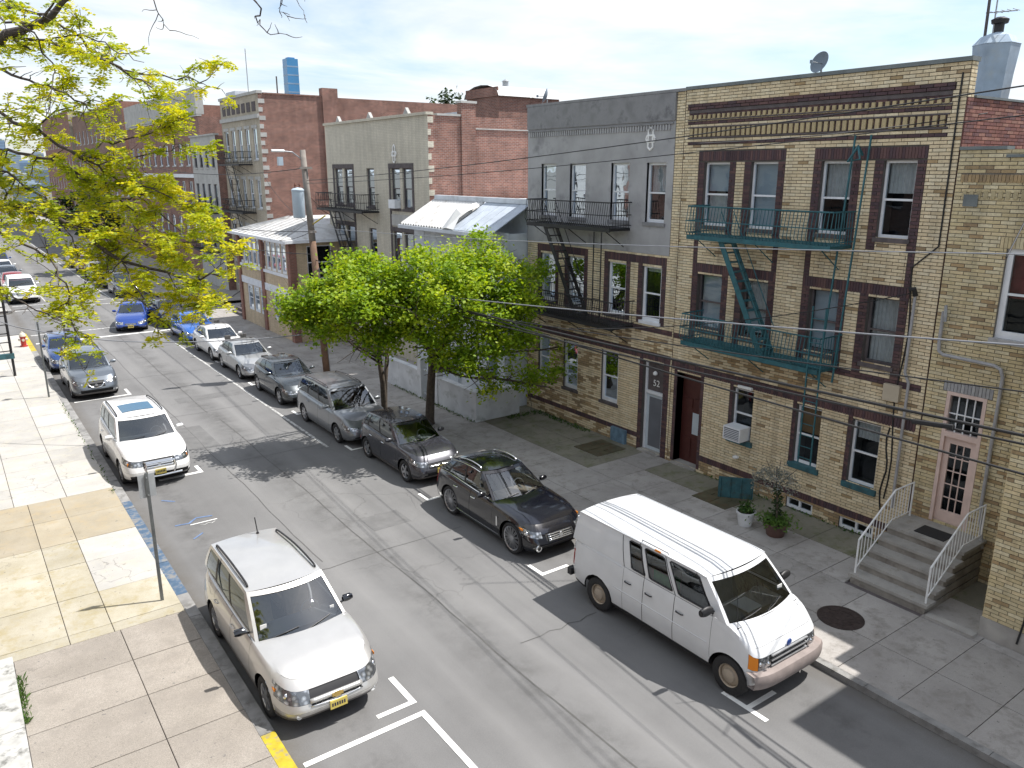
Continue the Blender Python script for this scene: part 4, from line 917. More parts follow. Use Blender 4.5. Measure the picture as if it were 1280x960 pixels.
# ---- low house behind the street trees -----------------------------------------
def low_house():
    X = 17.3; M = fx(X); y0, y1 = 24.22, 31.45
    t = thing('row_house', 'low pale blue house with a corrugated metal pent roof behind the trees', 'building', (X, 27.8, .1))
    up = [(a, a + .95, 4.3, 6.0) for a in (25.0, 27.0, 29.2)]; gf = [(24.9, 25.8, 1.1, 2.9), (29.2, 30.2, 1.1, 2.9), (27.0, 28.0, .15, 2.6)]
    mb = MB(); wall_open(mb, M, y0, y1, 0, 6.95, up + gf, .4); mb.k = 2; mb.box(X + .01, X + 14, y0, y0 + .2, 0, 6.9, 'b'); mb.box(X + .01, X + 14, y1 - .2, y1, 0, 6.9, 'b'); mb.box(18.3, X + 14, y0 + .21, y1 - .21, 6.8, 7.9, 'b')
    mb.build('wall', ['siding_pale', 'dark_room', 'siding_pale'], t)
    for i in range(26):                                                      # clapboards
        z = .4 + i * .25
        if z < 6.7: MB().box(X - .02, X - .002, y0 + .02, y0 + .75, z, z + .235).build('clapboard', 'siding_pale', t); MB().box(X - .02, X - .002, y1 - .9, y1 - .02, z, z + .235).build('clapboard', 'siding_pale', t)
    for h in up + gf[:2]: window(t, M, *h, dep=-.06, sill='white_trim')
    mbox(MB(), M, 27.0, 28.0, .15, 2.6, -.2, -.15).build('door', 'white_trim', t)
    e, rz = (16.55, 6.92), (18.35, 7.95)
    n = 18
    for i in range(n):                                                        # corrugated sheets, each one rib
        a = y1 - .05 - i * (y1 - 27.4) / n; b = a - (y1 - 27.4) / n; q = (a + b) / 2
        s = MB(); s.grid([[(e[0], a, e[1]), (e[0], q, e[1] + .09), (e[0], b, e[1])], [(rz[0], a, rz[1]), (rz[0], q, rz[1] + .09), (rz[0], b, rz[1])]]); s.build('roof_sheet', 'roof_metal', t)
    n = 5
    for i in range(n):
        a = 27.2 - i * (27.2 - y0) / n; b = a - (27.2 - y0) / n + .02
        s = MB(); s.v = [(e[0], a, e[1]), (rz[0], a, rz[1]), (rz[0], b, rz[1]), (e[0], b, e[1]), (e[0], a, e[1] + .04), (rz[0], a, rz[1] + .04), (rz[0], b, rz[1] + .04), (e[0], b, e[1] + .04)]
        [s.face(f) for f in ((0, 1, 2, 3), (7, 6, 5, 4), (0, 4, 5, 1), (1, 5, 6, 2), (2, 6, 7, 3), (3, 7, 4, 0))]; s.build('roof_panel', 'roof_sheet', t)
    s = MB(); s.grid([[(16.5, 27.75, 6.95), (16.45, 27.3, 7.0), (16.5, 26.85, 6.95)], [(17.0, 27.55, 7.55), (16.95, 27.3, 7.75), (17.0, 27.05, 7.55)], [(17.9, 27.5, 7.8), (17.9, 27.3, 7.95), (17.9, 27.1, 7.8)]]); s.build('ridge_cap', 'tarp_white', t)
    MB().box(16.48, 16.6, y0, y1, 6.78, 6.92).build('gutter', 'siding_pale', t); MB().box(18.25, 18.45, y0, y1 - .2, 7.96, 8.15).build('roof_ridge', 'siding_pale', t)
    MB().tube([(16.6, y0 + .12, 6.8), (17.2, y0 + .12, 6.5), (17.2, y0 + .12, .2)], .05, 8).build('downpipe', 'siding_pale', t)
low_house()
t = thing('garden_wall', 'white rendered low front yard wall below the right street tree', 'wall', (15.4, 26, .12))
MB().box(15.28, 15.48, 23.5, 26.3, .10, 1.22).build('wall_panel', 'wall_white', t); MB().box(15.482, 17.28, 23.5, 23.7, .10, 1.22).build('wall_panel', 'wall_white', t); MB().box(15.28, 15.48, 27.8, 30.9, .10, 1.22).build('wall_panel', 'wall_white', t)
MB().box(15.25, 15.51, 23.47, 26.33, 1.222, 1.28).build('coping', 'wall_white', t); MB().box(15.512, 17.28, 23.47, 23.73, 1.222, 1.28).build('coping', 'wall_white', t); MB().box(15.25, 15.51, 27.77, 30.93, 1.222, 1.28).build('coping', 'wall_white', t)
for y in (26.4, 27.7): MB().box(15.24, 15.52, y - .14, y + .14, .1, 1.75).build('pier', 'wall_white', t)
t = thing('gate', 'pale iron yard gate in the white wall behind the left street tree', 'gate', (15.38, 27.05, .12))
for z in (.3, 1.3): MB().box(15.36, 15.40, 26.56, 27.54, z, z + .05).build('rail', 'siding_pale', t)
for i in range(9): MB().tube([(15.38, 26.6 + i * .115, .16), (15.38, 26.6 + i * .115, 1.5)], .012, 6).build('bar', 'siding_pale', t)
# ---- two-storey house with brick piers and window bands ---------------------------
def pier_house():
    X, y0, y1 = 15.05, 40.95, 50.0; M = fx(X); S = fy(y0)
    t = thing('row_house', 'two-storey house with red brick piers, white window bands and a hipped grey roof', 'building', (X, 45.5, .1))
    up = [(y0 + .75 + i * .82, y0 + 1.45 + i * .82, 3.75, 5.35) for i in range(10)]; lo = [(42.0 + i * 1.15, 42.95 + i * 1.15, .95, 2.5) for i in (0, 1, 3, 4, 5)]
    mb = MB(); wall_open(mb, M, y0 + .3, y1 - .1, 0, 5.6, up + lo, .4); wall_open(mb, S, X + .3, X + 8, 0, 5.6, [(X + .9, X + 2.3, 3.5, 5.3)], .4)
    mb.k = 0; mb.box(X + .45, X + 8, y1 - .3, y1 - .1, 0, 5.6); mb.build('wall', ['brick_warm', 'dark_room'], t)
    window(t, S, X + .9, X + 2.3, 3.5, 5.3, dep=-.05)
    for h in up + lo: window(t, M, *h, dep=-.03, sill=None, fw=.11, inside=random.choice([None, [('curtain', 0, .5)], [('blind', 0, .4)]]))
    mbox(MB(), M, y0 + .3, y1 - .1, 2.55, 2.95, -.01, .06).build('fascia', 'white_trim', t); mbox(MB(), S, X + .3, X + 8, 2.55, 2.95, -.01, .06).build('fascia', 'white_trim', t); mbox(MB(), M, y0 + .3, y1 - .1, 3.58, 3.74, -.01, .08).build('sill_band', 'white_trim', t)
    mbox(MB(), M, y0 + .3, y1 - .1, 5.36, 5.62, -.01, .05).build('head_band', 'white_trim', t)
    for a in (y0 - .05, 45.3, y1 - .45): mbox(MB(), M, a, a + .42, 0, 5.5, -.3, .10).build('pier', 'brick_red2', t)
    e = .45; r = MB(); A = [(X - e, y0 - e, 5.62), (X + 8, y0 - e, 5.62), (X + 8, y1 + e - .3, 5.62), (X - e, y1 + e - .3, 5.62)]; B = [(X + 2.6, y0 + 2.6, 6.55), (X + 8, y0 + 2.6, 6.55), (X + 8, y1 - 2.8, 6.55), (X + 2.6, y1 - 2.8, 6.55)]
    r.quad(A[0], A[1], B[1], B[0]); r.quad(A[3], A[0], B[0], B[3]); r.quad(A[2], A[3], B[3], B[2]); r.quad(*B); r.quad(A[3], A[2], A[1], A[0]); r.build('roof', 'roof_metal', t)
    for i in range(12): a = y0 + .2 + i * .8; MB().beam((X - e + .02, a, 5.66), (X + 2.4, min(max(a, y0 + 2.5), y1 - 2.8), 6.56), .05, .05).build('roof_seam', 'roof_metal', t)
    MB().box(X - e - .06, X - e + .02, y0 - e, y1 + e - .3, 5.50, 5.66).build('gutter', 'white_trim', t); MB().box(X - e, X + 8, y0 - e - .06, y0 - e + .02, 5.50, 5.66).build('gutter', 'white_trim', t)
pier_house()
t = thing('stair', 'dark entrance stair between the pier house and the tall beige building', 'steps', (16.2, 51.6, .12))
for i in range(10): MB().box(15.2 + i * .28, 18.1, 50.2, 52.9, .12 + i * .17, .28 + i * .17).build('step', 'dark_stone', t)
for y in (50.25, 52.85): MB().tube([(15.2, y, 1.1), (18.0, y, 2.8), (18.0, y, 1.9)], .03, 6).build('handrail', 'black_iron', t)
# ---- tall beige building, grey row house, brick apartment blocks -----------------------
c4 = lambda a, b, n, w_: [(a + (b - a) * (i + .5) / n - w_ / 2, a + (b - a) * (i + .5) / n + w_ / 2) for i in range(n)]
t, M = block('apartment_house', 'tall beige four-storey house with a high red brick side wall', 18.15, 16, 53.2, 61.5, 14.0, 'brick_buff', 'brick_red', c4(53.6, 61.3, 5, .85), [(9.9, 11.9), (6.7, 8.6), (3.6, 5.4), (.9, 2.6)], lint='stone_grey', cornice='stone_grey', coph=.18)
for i in range(7): mbox(MB(), M, 53.8 + i * 1.08, 54.5 + i * 1.08, 12.95, 13.55, -.003, .03).build('panel', 'dark_stone', t)
mbox(MB(), M, 53.2, 61.5, 12.5, 12.75, -.003, .12).build('cornice', 'stone_grey', t)
for i in range(26): z = .4 + i * .52; MB().box(18.13, 18.4 + (.15 if i % 2 else 0), 53.18, 53.205, z, z + .27).build('quoin', 'stone_grey', t)
MB().box(22.5, 23.6, 53.05, 53.6, 8, 14.55).build('chimney', 'brick_red', t); MB().box(18.5, 22.45, 53.14, 53.5, 13.98, 14.06).build('coping', 'brick_red', t)
MB().tube([(20.5, 56, 13.4), (20.5, 56, 15.4)], .05, 6).build('roof_pipe', 'dark_stone', t); MB().tube([(19.0, 57.5, 13.4), (19.0, 57.5, 17.2)], .03, 6).build('mast', 'galvanised', t)
fe = thing('fire_escape', 'black iron fire escape on the tall beige front', 'fire escape', (17.6, 57, 3.4))
for z in (9.6, 6.4, 3.4): balcony(fe, M, 55.2, 59.8, z, .95, 'black_iron', bar=.25)
stair(fe, M, 58.8, 9.6, 57.0, 6.5, .3, .5, 'black_iron', 8); stair(fe, M, 58.8, 6.4, 57.0, 3.5, .3, .5, 'black_iron', 8)
t, M = block('apartment_house', 'narrow grey stone row house with dark fire escape left of the beige house', 17.6, 16, 61.55, 68.4, 11.7, 'stone_grey', 'brick_red', c4(61.8, 68.2, 4, .85), [(9.4, 10.9), (6.3, 8.2), (3.4, 5.2)], frame='dark_stone')
fe = thing('fire_escape', 'black iron fire escape on the narrow grey stone front', 'fire escape', (17.1, 65, 3.2))
for z in (6.1, 3.2): balcony(fe, M, 62.2, 67.4, z, .95, 'black_iron', bar=.25)
t, M = block('apartment_house', 'red brick apartment block with a pale grey parapet behind the foreground leaves', 18.4, 22, 68.45, 96.5, 13.4, 'brick_red', 'brick_red', c4(69, 96, 11, 1.1), [(9.6, 11.4), (6.5, 8.3), (3.4, 5.2)], ins=False, cornice='stone_grey')
mbox(MB(), M, 68.45, 96.5, 13.55, 15.6, -.5, .12).build('parapet', 'stone_grey', t); mbox(MB(), M, 68.45, 96.5, 8.6, 8.9, -.01, .2).build('cornice', 'white_trim', t)
tag(MB().box(22, 24.5, 70, 72.5, 13, 15.6).build('roof_hut', 'siding_pale', org=(23, 71, 13)), 'small white roof hut left of the tall beige house', 'roof hut')
y = 97.0; k = 0; kinds = ['brick_brown', 'brick_red2', 'brick_buff', 'brick_red', 'stone_grey']
labs = ['brown brick apartment block half hidden by the foreground leaves', 'dull red house beyond the brown apartment block', 'buff brick house far along the right side of the street', 'small red brick house far down the street', 'grey house far down the street', 'brown brick house near the end of the street', 'red house at the end of the street', 'buff house at the far end of the street']
for wd, h in ((36, 16.4), (32, 17.4)):
    n = max(3, int(wd / 3.2)); block('apartment_house', labs[k], 18.2 - (k % 3) * .4, 16, y, y + wd - .2, h, kinds[k % 5], kinds[(k + 1) % 5], c4(y + .5, y + wd - .6, n, 1.1), [(z, z + 1.7) for z in np.arange(3.3, h - 2.4, 3.1)], ins=False)
    y += wd; k += 1
# ---- the far city ------------------------------------------------------------------
def tower(u, vtop, wpx, d, m, lab, name='tower'):
    c = at(u, 213, d); c.z = 0; h = CAMZ + (213 - vtop) / 985 * d / CP; wd = wpx / 985 * d
    t = thing(name, lab, 'tower' if name == 'tower' else 'building', (c.x, c.y, 0)); x, y_ = c.x, c.y
    MB().box(x - wd / 2, x + wd / 2, y_ - wd / 2, y_ + wd / 2, 0, h).build('shaft', m, t)
    nf = 14
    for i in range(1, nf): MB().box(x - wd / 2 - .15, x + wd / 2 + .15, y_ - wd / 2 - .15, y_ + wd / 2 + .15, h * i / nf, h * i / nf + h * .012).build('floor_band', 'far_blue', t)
    MB().box(x - wd * .3, x + wd * .3, y_ - wd * .3, y_ + wd * .3, h, h + wd * .12).build('roof_plant', m, t)
tower(372, 88, 14, 1500, 'tower_glass', 'slim blue glass tower rising behind the tall beige house')
fl = [(4, 178, 12, 900, 'far_blue', 'dark blue far tower at the left end of the skyline'), (20, 192, 14, 700, 'far_hazed_concrete', 'pale far tower block just right of the leftmost one'), (34, 203, 16, 520, 'far_blue', 'lower far block in the middle of the skyline'), (50, 193, 12, 760, 'far_hazed_concrete', 'slim far block close to the dull red apartment block'), (-8, 200, 22, 430, 'far_pale', 'far pale block cut by the left edge of the picture'), (16, 216, 26, 300, 'far_pale', 'long low pale block at the end of the street'), (44, 211, 26, 340, 'far_hazed_concrete', 'low grey block beside the end of the street'), (60, 205, 26, 400, 'far_pale', 'pale block peeping out beside the dull red apartment block'), (30, 228, 30, 225, 'far_hazed_concrete', 'low shed-like block closing the street view')]
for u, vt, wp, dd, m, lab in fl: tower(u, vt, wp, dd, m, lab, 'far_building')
# ---- houses across the street, behind and beside the viewpoint (they fill the window reflections) ----
def fxr(X): return lambda a, z, d: (X + d, a, z)
def across(y0, y1, zt, m, lab):
    X = -4.6; M = fxr(X); t = thing('row_house', lab, 'building', (X, (y0 + y1) / 2, 0)); n = 3
    holes = [(a, b, z, z + 1.7) for z in (1.2, 4.4, 7.5) for a, b in c4(y0 + .3, y1 - .3, n, 1.0)]
    mb = MB(); wall_open(mb, M, y0, y1, 0, zt, holes, .3); mb.k = 0
    mb.box(X - 10, X - .002, y0, y0 + .2, 0, zt, 'b'); mb.box(X - 10, X - .002, y1 - .2, y1, 0, zt, 'b'); mb.quad((X - 10, y0, zt - .4), (X, y0, zt - .4), (X, y1, zt - .4), (X - 10, y1, zt - .4)); mb.quad((X - 10, y0, 0), (X - 10, y1, 0), (X - 10, y1, zt), (X - 10, y0, zt))
    mb.build('wall', [m, 'dark_room'], t); MB().box(X - .2, X + .2, y0, y1, zt + .002, zt + .3).build('cornice', 'stone_grey', t)
    for h in holes: window(t, M, *h, dep=-.06)
for i, (y0, y1, zt, m, lab) in enumerate(((-13, -5.2, 10.6, 'brick_red', 'red brick row house across the street behind the viewpoint'), (-5, 2.8, 10.2, 'brick_buff', 'buff brick row house across the street beside the viewpoint'), (3, 10.8, 10.8, 'brick_red2', 'rust red row house across the street before the low white wall'),
        (11, 18.8, 10.3, 'brick_cream', 'cream row house across the street behind the low white wall'), (19, 26.8, 10.7, 'brick_brown', 'brown row house across the street behind the brick gate pier'), (27, 34.8, 10.2, 'brick_buff', 'buff row house across the street left of the grey crossover'), (35, 42.8, 10.8, 'brick_red', 'red row house across the street near the hydrant'), (43, 50.5, 10.3, 'stone_grey', 'grey corner house across the street by the side street'))):
    across(y0, y1, zt, m, lab)
# ================================================================== TREES AND PLANTS
def leaf_mat(name, c0, c1, c2, trans=.45):
    m = bpy.data.materials.new(name); m.use_nodes = True; n = m.node_tree; n.nodes.clear(); MATS[name] = m
    o = n.nodes.new('ShaderNodeOutputMaterial'); mxs = n.nodes.new('ShaderNodeMixShader'); mxs.inputs[0].default_value = trans
    d = n.nodes.new('ShaderNodeBsdfPrincipled'); d.inputs['Roughness'].default_value = .55; tr = n.nodes.new('ShaderNodeBsdfTranslucent')
    a = n.nodes.new('ShaderNodeAttribute'); a.attribute_name = 'rnd'
    c = ramp(n, a.outputs['Fac'], [(0., c0), (.5, c1), (1., c2)])
    n.links.new(c, d.inputs['Base Color']); n.links.new(mixc(n, 1., c, (1.25, 1.15, .55), 'MULTIPLY'), tr.inputs[0])
    n.links.new(d.outputs[0], mxs.inputs[1]); n.links.new(tr.outputs[0], mxs.inputs[2]); n.links.new(mxs.outputs[0], o.inputs[0]); return m
leaf_mat('leaf_street', (.10, .20, .010), (.26, .40, .016), (.48, .56, .03), .48)
leaf_mat('leaf_locust', (.24, .33, .010), (.44, .50, .014), (.66, .62, .02), .5)
leaf_mat('leaf_dark', (.015, .035, .012), (.03, .06, .016), (.05, .085, .02), .3)
leaf_mat('leaf_plant', (.02, .06, .012), (.05, .12, .02), (.11, .20, .03), .35)
leaf_mat('leaf_grey', (.10, .13, .12), (.22, .24, .22), (.40, .36, .30), .2)
mat('bark', (.085, .068, .052), .95, var=.35, vs=9, bs=.8, bscale=30)
mat('bark_locust', (.075, .062, .055), .95, var=.3, vs=20, bs=.6, bscale=60)
def leaves(name, P, size, m, parent, aspect=.5, up=.5, rnd=None, fold=.25, dirs=None):
    """P: n x 3 leaf bases; each leaf a folded four-vertex blade of two faces"""
    n = len(P); P = np.asarray(P, float); d = NR.normal(size=(n, 3)) if dirs is None else dirs + NR.normal(size=(n, 3)) * .25
    d[:, 2] = d[:, 2] * .6 - (.12 if dirs is None else 0); d /= np.linalg.norm(d, axis=1)[:, None]
    nn = NR.normal(size=(n, 3)); nn[:, 2] += up * 2.2; s = np.cross(d, nn); s /= np.linalg.norm(s, axis=1)[:, None] + 1e-9; nn = np.cross(s, d)
    L = (size * NR.uniform(.65, 1.3, n))[:, None]; W_ = L * aspect
    a = P; b = P + d * L * .5 + s * W_ * .5 + nn * L * fold * .3; c = P + d * L; e = P + d * L * .5 - s * W_ * .5 + nn * L * fold * .3
    V = np.stack([a, b, c, e], 1).reshape(-1, 3) - np.array(ORG[parent.name])
    me = bpy.data.meshes.new(name); me.vertices.add(4 * n); me.vertices.foreach_set('co', V.astype(np.float32).ravel())
    idx = np.arange(n)[:, None] * 4; T = np.concatenate([idx + [0, 1, 2], idx + [0, 2, 3]], 1).reshape(-1)
    me.loops.add(6 * n); me.loops.foreach_set('vertex_index', T.astype(np.int32)); me.polygons.add(2 * n)
    me.polygons.foreach_set('loop_start', np.arange(0, 6 * n, 3, dtype=np.int32)); me.polygons.foreach_set('loop_total', np.full(2 * n, 3, dtype=np.int32))
    r = NR.uniform(0, 1, n) if rnd is None else np.clip(rnd + NR.normal(0, .13, n), 0, 1)
    me.materials.append(MATS[m]); me.update(); me.validate()
    at_ = me.attributes.new('rnd', 'FLOAT', 'FACE'); at_.data.foreach_set('value', np.repeat(r, 2).astype(np.float32))
    o = bpy.data.objects.new(name, me); C.objects.link(o); o.parent = parent; ORG[o.name] = ORG[parent.name]; return o
def limb(mb, p, d, L, r, seg=5, wig=.25, grav=0.):
    pts = [Vector(p)]; rs = [r]; d = Vector(d).normalized()
    for i in range(seg):
        d = (d + Vector((random.uniform(-wig, wig), random.uniform(-wig, wig), random.uniform(-wig, wig) * .7 + grav))).normalized(); pts.append(pts[-1] + d * L / seg); rs.append(r * (1 - .62 * (i + 1) / seg))
    mb.tube(pts, rs, 7 if r > .05 else 5); return pts, rs
def street_tree(base, lab, stems, blobs, nleaf, size, m, trunk_m='bark', group=None, cat='tree', rad=.13, dark=0.):
    """stems: fork points; blobs: (x, y, z, rx, ry, rz, weight) of the crown"""
    t = thing('street_tree', lab, cat, base, group); tr = MB(); b = Vector(base); tips = []
    for (h, lean, r0, forks) in stems:
        fp = b + Vector((lean[0], lean[1], h)); mid = b.lerp(fp, .5) + Vector((random.uniform(-.05, .05), random.uniform(-.05, .05), 0))
        tr.tube([b + Vector((0, 0, -.05)), b + Vector((0, 0, .15)) + Vector(lean) * .05 if len(lean) == 3 else b + Vector((lean[0] * .05, lean[1] * .05, .15)), mid, fp], [r0 * 1.4, r0 * 1.08, r0 * .95, r0 * .82], 10)
        for bl in blobs:
            if random.random() < forks:
                c = Vector(bl[:3]); d = c - fp; pts, rs = limb(tr, fp - Vector((0, 0, random.uniform(0, .5))), d, d.length * 1.0, r0 * .42, 6, .14, .02)
                for k in (2, 3, 4, 5, 6):
                    for q in range(2): dd = Vector((random.gauss(0, 1), random.gauss(0, 1), random.gauss(.3, .7))); limb(tr, pts[k], dd, random.uniform(.5, 1.1), rs[k] * .5, 4, .3)
    tr.build('trunk', trunk_m, t, smooth=True)
    tot = sum(q[6] for q in blobs); P = []; Rn = []
    for (x, y, z, rx, ry, rz, w_) in blobs:
        n = int(nleaf * w_ / tot); nc = max(6, n // 70)
        dirs = NR.normal(size=(nc, 3)); dirs /= np.linalg.norm(dirs, axis=1)[:, None]; rad_ = NR.uniform(.35, 1.05, nc) ** .6
        cc = np.array([x, y, z]) + dirs * rad_[:, None] * np.array([rx, ry, rz]); tone = NR.uniform(.15, .85, nc)
        k = NR.randint(0, nc, n); sp = .135 * (1 + NR.uniform(0, 1, nc))[k][:, None]; P.append(cc[k] + NR.normal(size=(n, 3)) * sp * np.array([1, 1, .75])); Rn.append(tone[k] - dark)
    leaves('crown', np.concatenate(P), size, m, t, .72, .9, np.concatenate(Rn)); return t
def bl(u, v, d, r, w_=1., ry=None, rz=None): p = at(u, v, d); return (p.x, p.y, p.z, r, ry or r, rz or r * .8, w_)
# right street tree and left street tree (crowns surveyed from the photograph)
D1 = 28.3
street_tree((13.81, 24.42, .12), 'leafy green street tree beside the white wall, right one of the two', [(2.6, (.15, -.1), .16, 1.0)],
    [bl(530, 345, 25.8, 1.1, 1.1), bl(575, 340, 26.4, 1.15, 1.2), bl(620, 350, 26.2, 1.0, 1.0), bl(650, 375, 26.4, .85, .8), bl(590, 395, 26.2, 1.25, 1.2), bl(530, 405, 25.6, 1.05, 1.0), bl(640, 425, 26.2, .8, .6), bl(600, 448, 25.8, .72, .45), bl(655, 470, 28.0, .55, .25), bl(560, 440, 26.2, .7, .4), bl(612, 482, 27.0, .42, .12), bl(505, 375, 25.4, .9, .8), bl(600, 315, 27, .8, .5), bl(665, 340, 28.2, .6, .3), bl(690, 470, 28.8, .5, .13), bl(560, 365, 24.6, .9, .6), bl(705, 440, 29.2, .4, .08)],
    31000, .13, 'leaf_street')
street_tree((13.05, 26.56, .12), 'leafy green street tree beside the iron gate, left one of the two', [(2.5, (-.32, -.35), .11, .8), (2.4, (.12, -.2), .09, .5)],
    [bl(430, 360, 25.6, 1.0, 1.2), bl(470, 350, 25.8, 1.0, 1.1), bl(395, 375, 25.6, .8, .8), bl(372, 392, 25.8, .5, .35), bl(450, 395, 25.4, 1.0, 1.0), bl(490, 400, 25.8, .9, .8), bl(410, 405, 25.6, .7, .5), bl(480, 430, 26.0, .55, .35), bl(355, 378, 25.6, .33, .12), bl(450, 335, 26.2, .75, .5), bl(440, 375, 24.4, .8, .6)],
    21000, .13, 'leaf_street')
# trees showing over the roofs and down the street
def far_tree(u, v, d, r, lab, m, n, dark=0., sz=.35):
    p = at(u, v, d); return street_tree((p.x, p.y, 0), lab, [(max(2.5, p.z - r * 1.0), (0, 0), .22, .9)], [(p.x + random.uniform(-r, r) * .6, p.y + random.uniform(-r, r) * .5, p.z + random.uniform(-.4, .4) * r, r * .65, r * .65, r * .55, 1) for _ in range(5)], n, sz, m, dark=dark)
far_tree(552, 132, 75, 1.9, 'bare-looking tree top over the roof of the cream house', 'leaf_dark', 500)
far_tree(650, 140, 60, 1.7, 'thin tree showing above the low house left of the grey parapet', 'leaf_dark', 700)
far_tree(118, 268, 72, 2.6, 'dark dense evergreen tree behind the foreground leaves', 'leaf_dark', 2600, sz=.4)
far_tree(70, 262, 120, 3.2, 'dark green street tree far along the right pavement', 'leaf_dark', 1500, sz=.45)
far_tree(40, 268, 170, 3.6, 'small distant green tree at the end of the street', 'leaf_street', 1200, sz=.5)

# ---- honey locust close to the viewpoint, trunk outside the left edge ------------------
def locust():
    base = Vector((-2.3, 9.5, .1)); t = thing('honey_locust', 'honey locust with fresh yellow green leaves reaching in from the left', 'tree', tuple(base))
    w_ = MB(); top = at(-60, 90, 10.5); hub = Vector((-1.9, 10.2, 9.4))
    w_.tube([base, base + Vector((.05, .1, 3)), base + Vector((.25, .5, 6.5)), hub, hub + Vector((.2, .5, 3)), hub + Vector((.3, .6, 5))], [.24, .2, .17, .14, .10, .05], 10)
    br = [  # pixel polyline, depth, radius, leafiness
        ([(-90, 100), (0, 50), (50, 28), (110, -25)], 10.2, .085, .3), ([(-60, 60), (0, 45), (60, 52), (120, 72), (170, 95), (205, 118)], 10.4, .028, .6),
        ([(-60, 70), (0, 88), (50, 105), (92, 122), (118, 140)], 10.0, .022, .28), ([(-70, 130), (0, 142), (42, 160), (100, 196), (160, 232), (230, 292)], 10.6, .030, 1.0),
        ([(-70, 175), (0, 186), (50, 196), (92, 214), (150, 250), (215, 300)], 11.0, .026, 1.0), ([(-80, 250), (0, 258), (42, 264), (92, 282), (150, 326), (228, 348), (275, 345)], 10.3, .040, 1.0),
        ([(-80, 282), (0, 291), (22, 298), (62, 322), (82, 352), (88, 385), (95, 420)], 9.8, .020, .45), ([(-60, 350), (10, 366), (48, 390), (92, 408)], 9.6, .016, .35),
        ([(-60, 15), (0, 8), (60, 20), (100, 48), (150, 88), (222, 98), (258, 100)], 10.8, .024, .55), ([(-50, 205), (10, 215), (60, 250), (90, 300), (110, 350)], 10.2, .018, .55),
        ([(60, 52), (100, 40), (140, 60), (180, 78)], 10.4, .014, .35), ([(100, 196), (130, 180), (180, 170), (222, 152)], 10.6, .016, .9), ([(150, 250), (190, 240), (220, 225)], 11.0, .014, .9), ([(92, 282), (140, 290), (190, 310), (265, 300)], 10.4, .016, 1.0), ([(100, 196), (150, 200), (200, 190), (225, 180)], 10.7, .014, .9),
        ([(150, 326), (170, 360), (185, 385), (200, 400)], 10.3, .012, .8), ([(42, 160), (70, 140), (110, 125), (140, 130)], 10.5, .014, .45), ([(92, 214), (120, 240), (130, 280), (140, 300)], 10.9, .012, .9),
        ([(285, -45), (322, 2), (321, 28), (334, 42), (358, 43)], 9.2, .012, 0.), ([(340, -40), (352, 8), (362, 26)], 9.2, .008, 0.), ([(370, -40), (374, 4), (380, 18)], 9.3, .006, 0.), ([(185, -30), (196, 10), (212, 38)], 9.6, .010, .05), ([(-40, 30), (0, 20), (40, 40), (70, 90), (60, 120)], 9.8, .018, .4),
        ([(160, 232), (200, 240), (240, 262), (262, 280)], 10.6, .012, 1.0), ([(228, 348), (250, 372), (270, 380)], 10.3, .008, .8), ([(150, 326), (130, 350), (110, 372)], 10.2, .008, .6)]
    P = []; D = []; Rn = []
    def tuft(p, tone):
        for _ in range(random.randint(3, 5)):
            d = Vector((random.gauss(0, 1), random.gauss(0, 1), random.gauss(-.1, .55))).normalized(); L = random.uniform(.09, .16); s = d.cross(Vector((0, 0, 1))); s = s.normalized() if s.length > .01 else Vector((1, 0, 0))
            for k in range(5):
                q = p + d * L * (k + 1) / 5 + Vector((0, 0, -.03 * ((k + 1) / 5) ** 2))
                for sg in (-1, 1): P.append(tuple(q)); D.append(tuple((s * sg + d * .5).normalized())); Rn.append(tone)
    def twig(p, d, L, r, leaf, lev):
        pts, rs = limb(w_, p, d, L, r, 5, .32)
        for k in range(1, 6):
            if lev > 0 and random.random() < .62: twig(pts[k], (pts[k] - pts[k - 1]).normalized() + Vector((random.gauss(0, .8), random.gauss(0, .8), random.gauss(.05, .6))), L * random.uniform(.4, .65), max(.0048, rs[k] * .75), leaf, lev - 1)
            if random.random() < leaf * .24: tuft(pts[k], random.uniform(.1, .95))
        if random.random() < leaf * .6: tuft(pts[-1], random.uniform(.2, 1))
    for pl_, dep, r, leaf in br:
        pts = [at(u, v, dep + .35 * math.sin(i * 1.7 + u * .05)) for i, (u, v) in enumerate(pl_)]; fine = []
        for i in range(len(pts) - 1):
            for k in range(4): fine.append(pts[i].lerp(pts[i + 1], k / 4) + Vector((random.gauss(0, .02), random.gauss(0, .02), random.gauss(0, .02))))
        fine.append(pts[-1]); n = len(fine); rs = [r * (1 - .75 * i / n) for i in range(n)]
        w_.tube(fine, rs, 6); 
        if pl_[0][0] < 0: w_.tube([hub + Vector((random.uniform(-.1, .2), random.uniform(-.2, .3), random.uniform(-1.5, 1.5) + (pts[0].z - 9.4) * .5)), pts[0].lerp(hub, .4) + Vector((0, 0, .1)), pts[0]], [r * 1.6, r * 1.3, r], 6)
        for i in range(2, n):
            for _ in range(1):
                if random.random() < (.85 if leaf > 0 else .45):
                    d = (fine[i] - fine[i - 1]).normalized() + Vector((random.gauss(0, .8), random.gauss(0, .8), random.gauss(0, .75)))
                    twig(fine[i], d, random.uniform(.2, .48) if leaf else random.uniform(.1, .25), max(.006, rs[i] * .5), leaf, 1 if leaf > .3 else 0)
    w_.build('trunk', 'bark_locust', t, smooth=True)
    leaves('crown', P, .058, 'leaf_locust', t, .42, .4, np.array(Rn), .15, np.array(D))
    return len(P)
NLOC = locust()
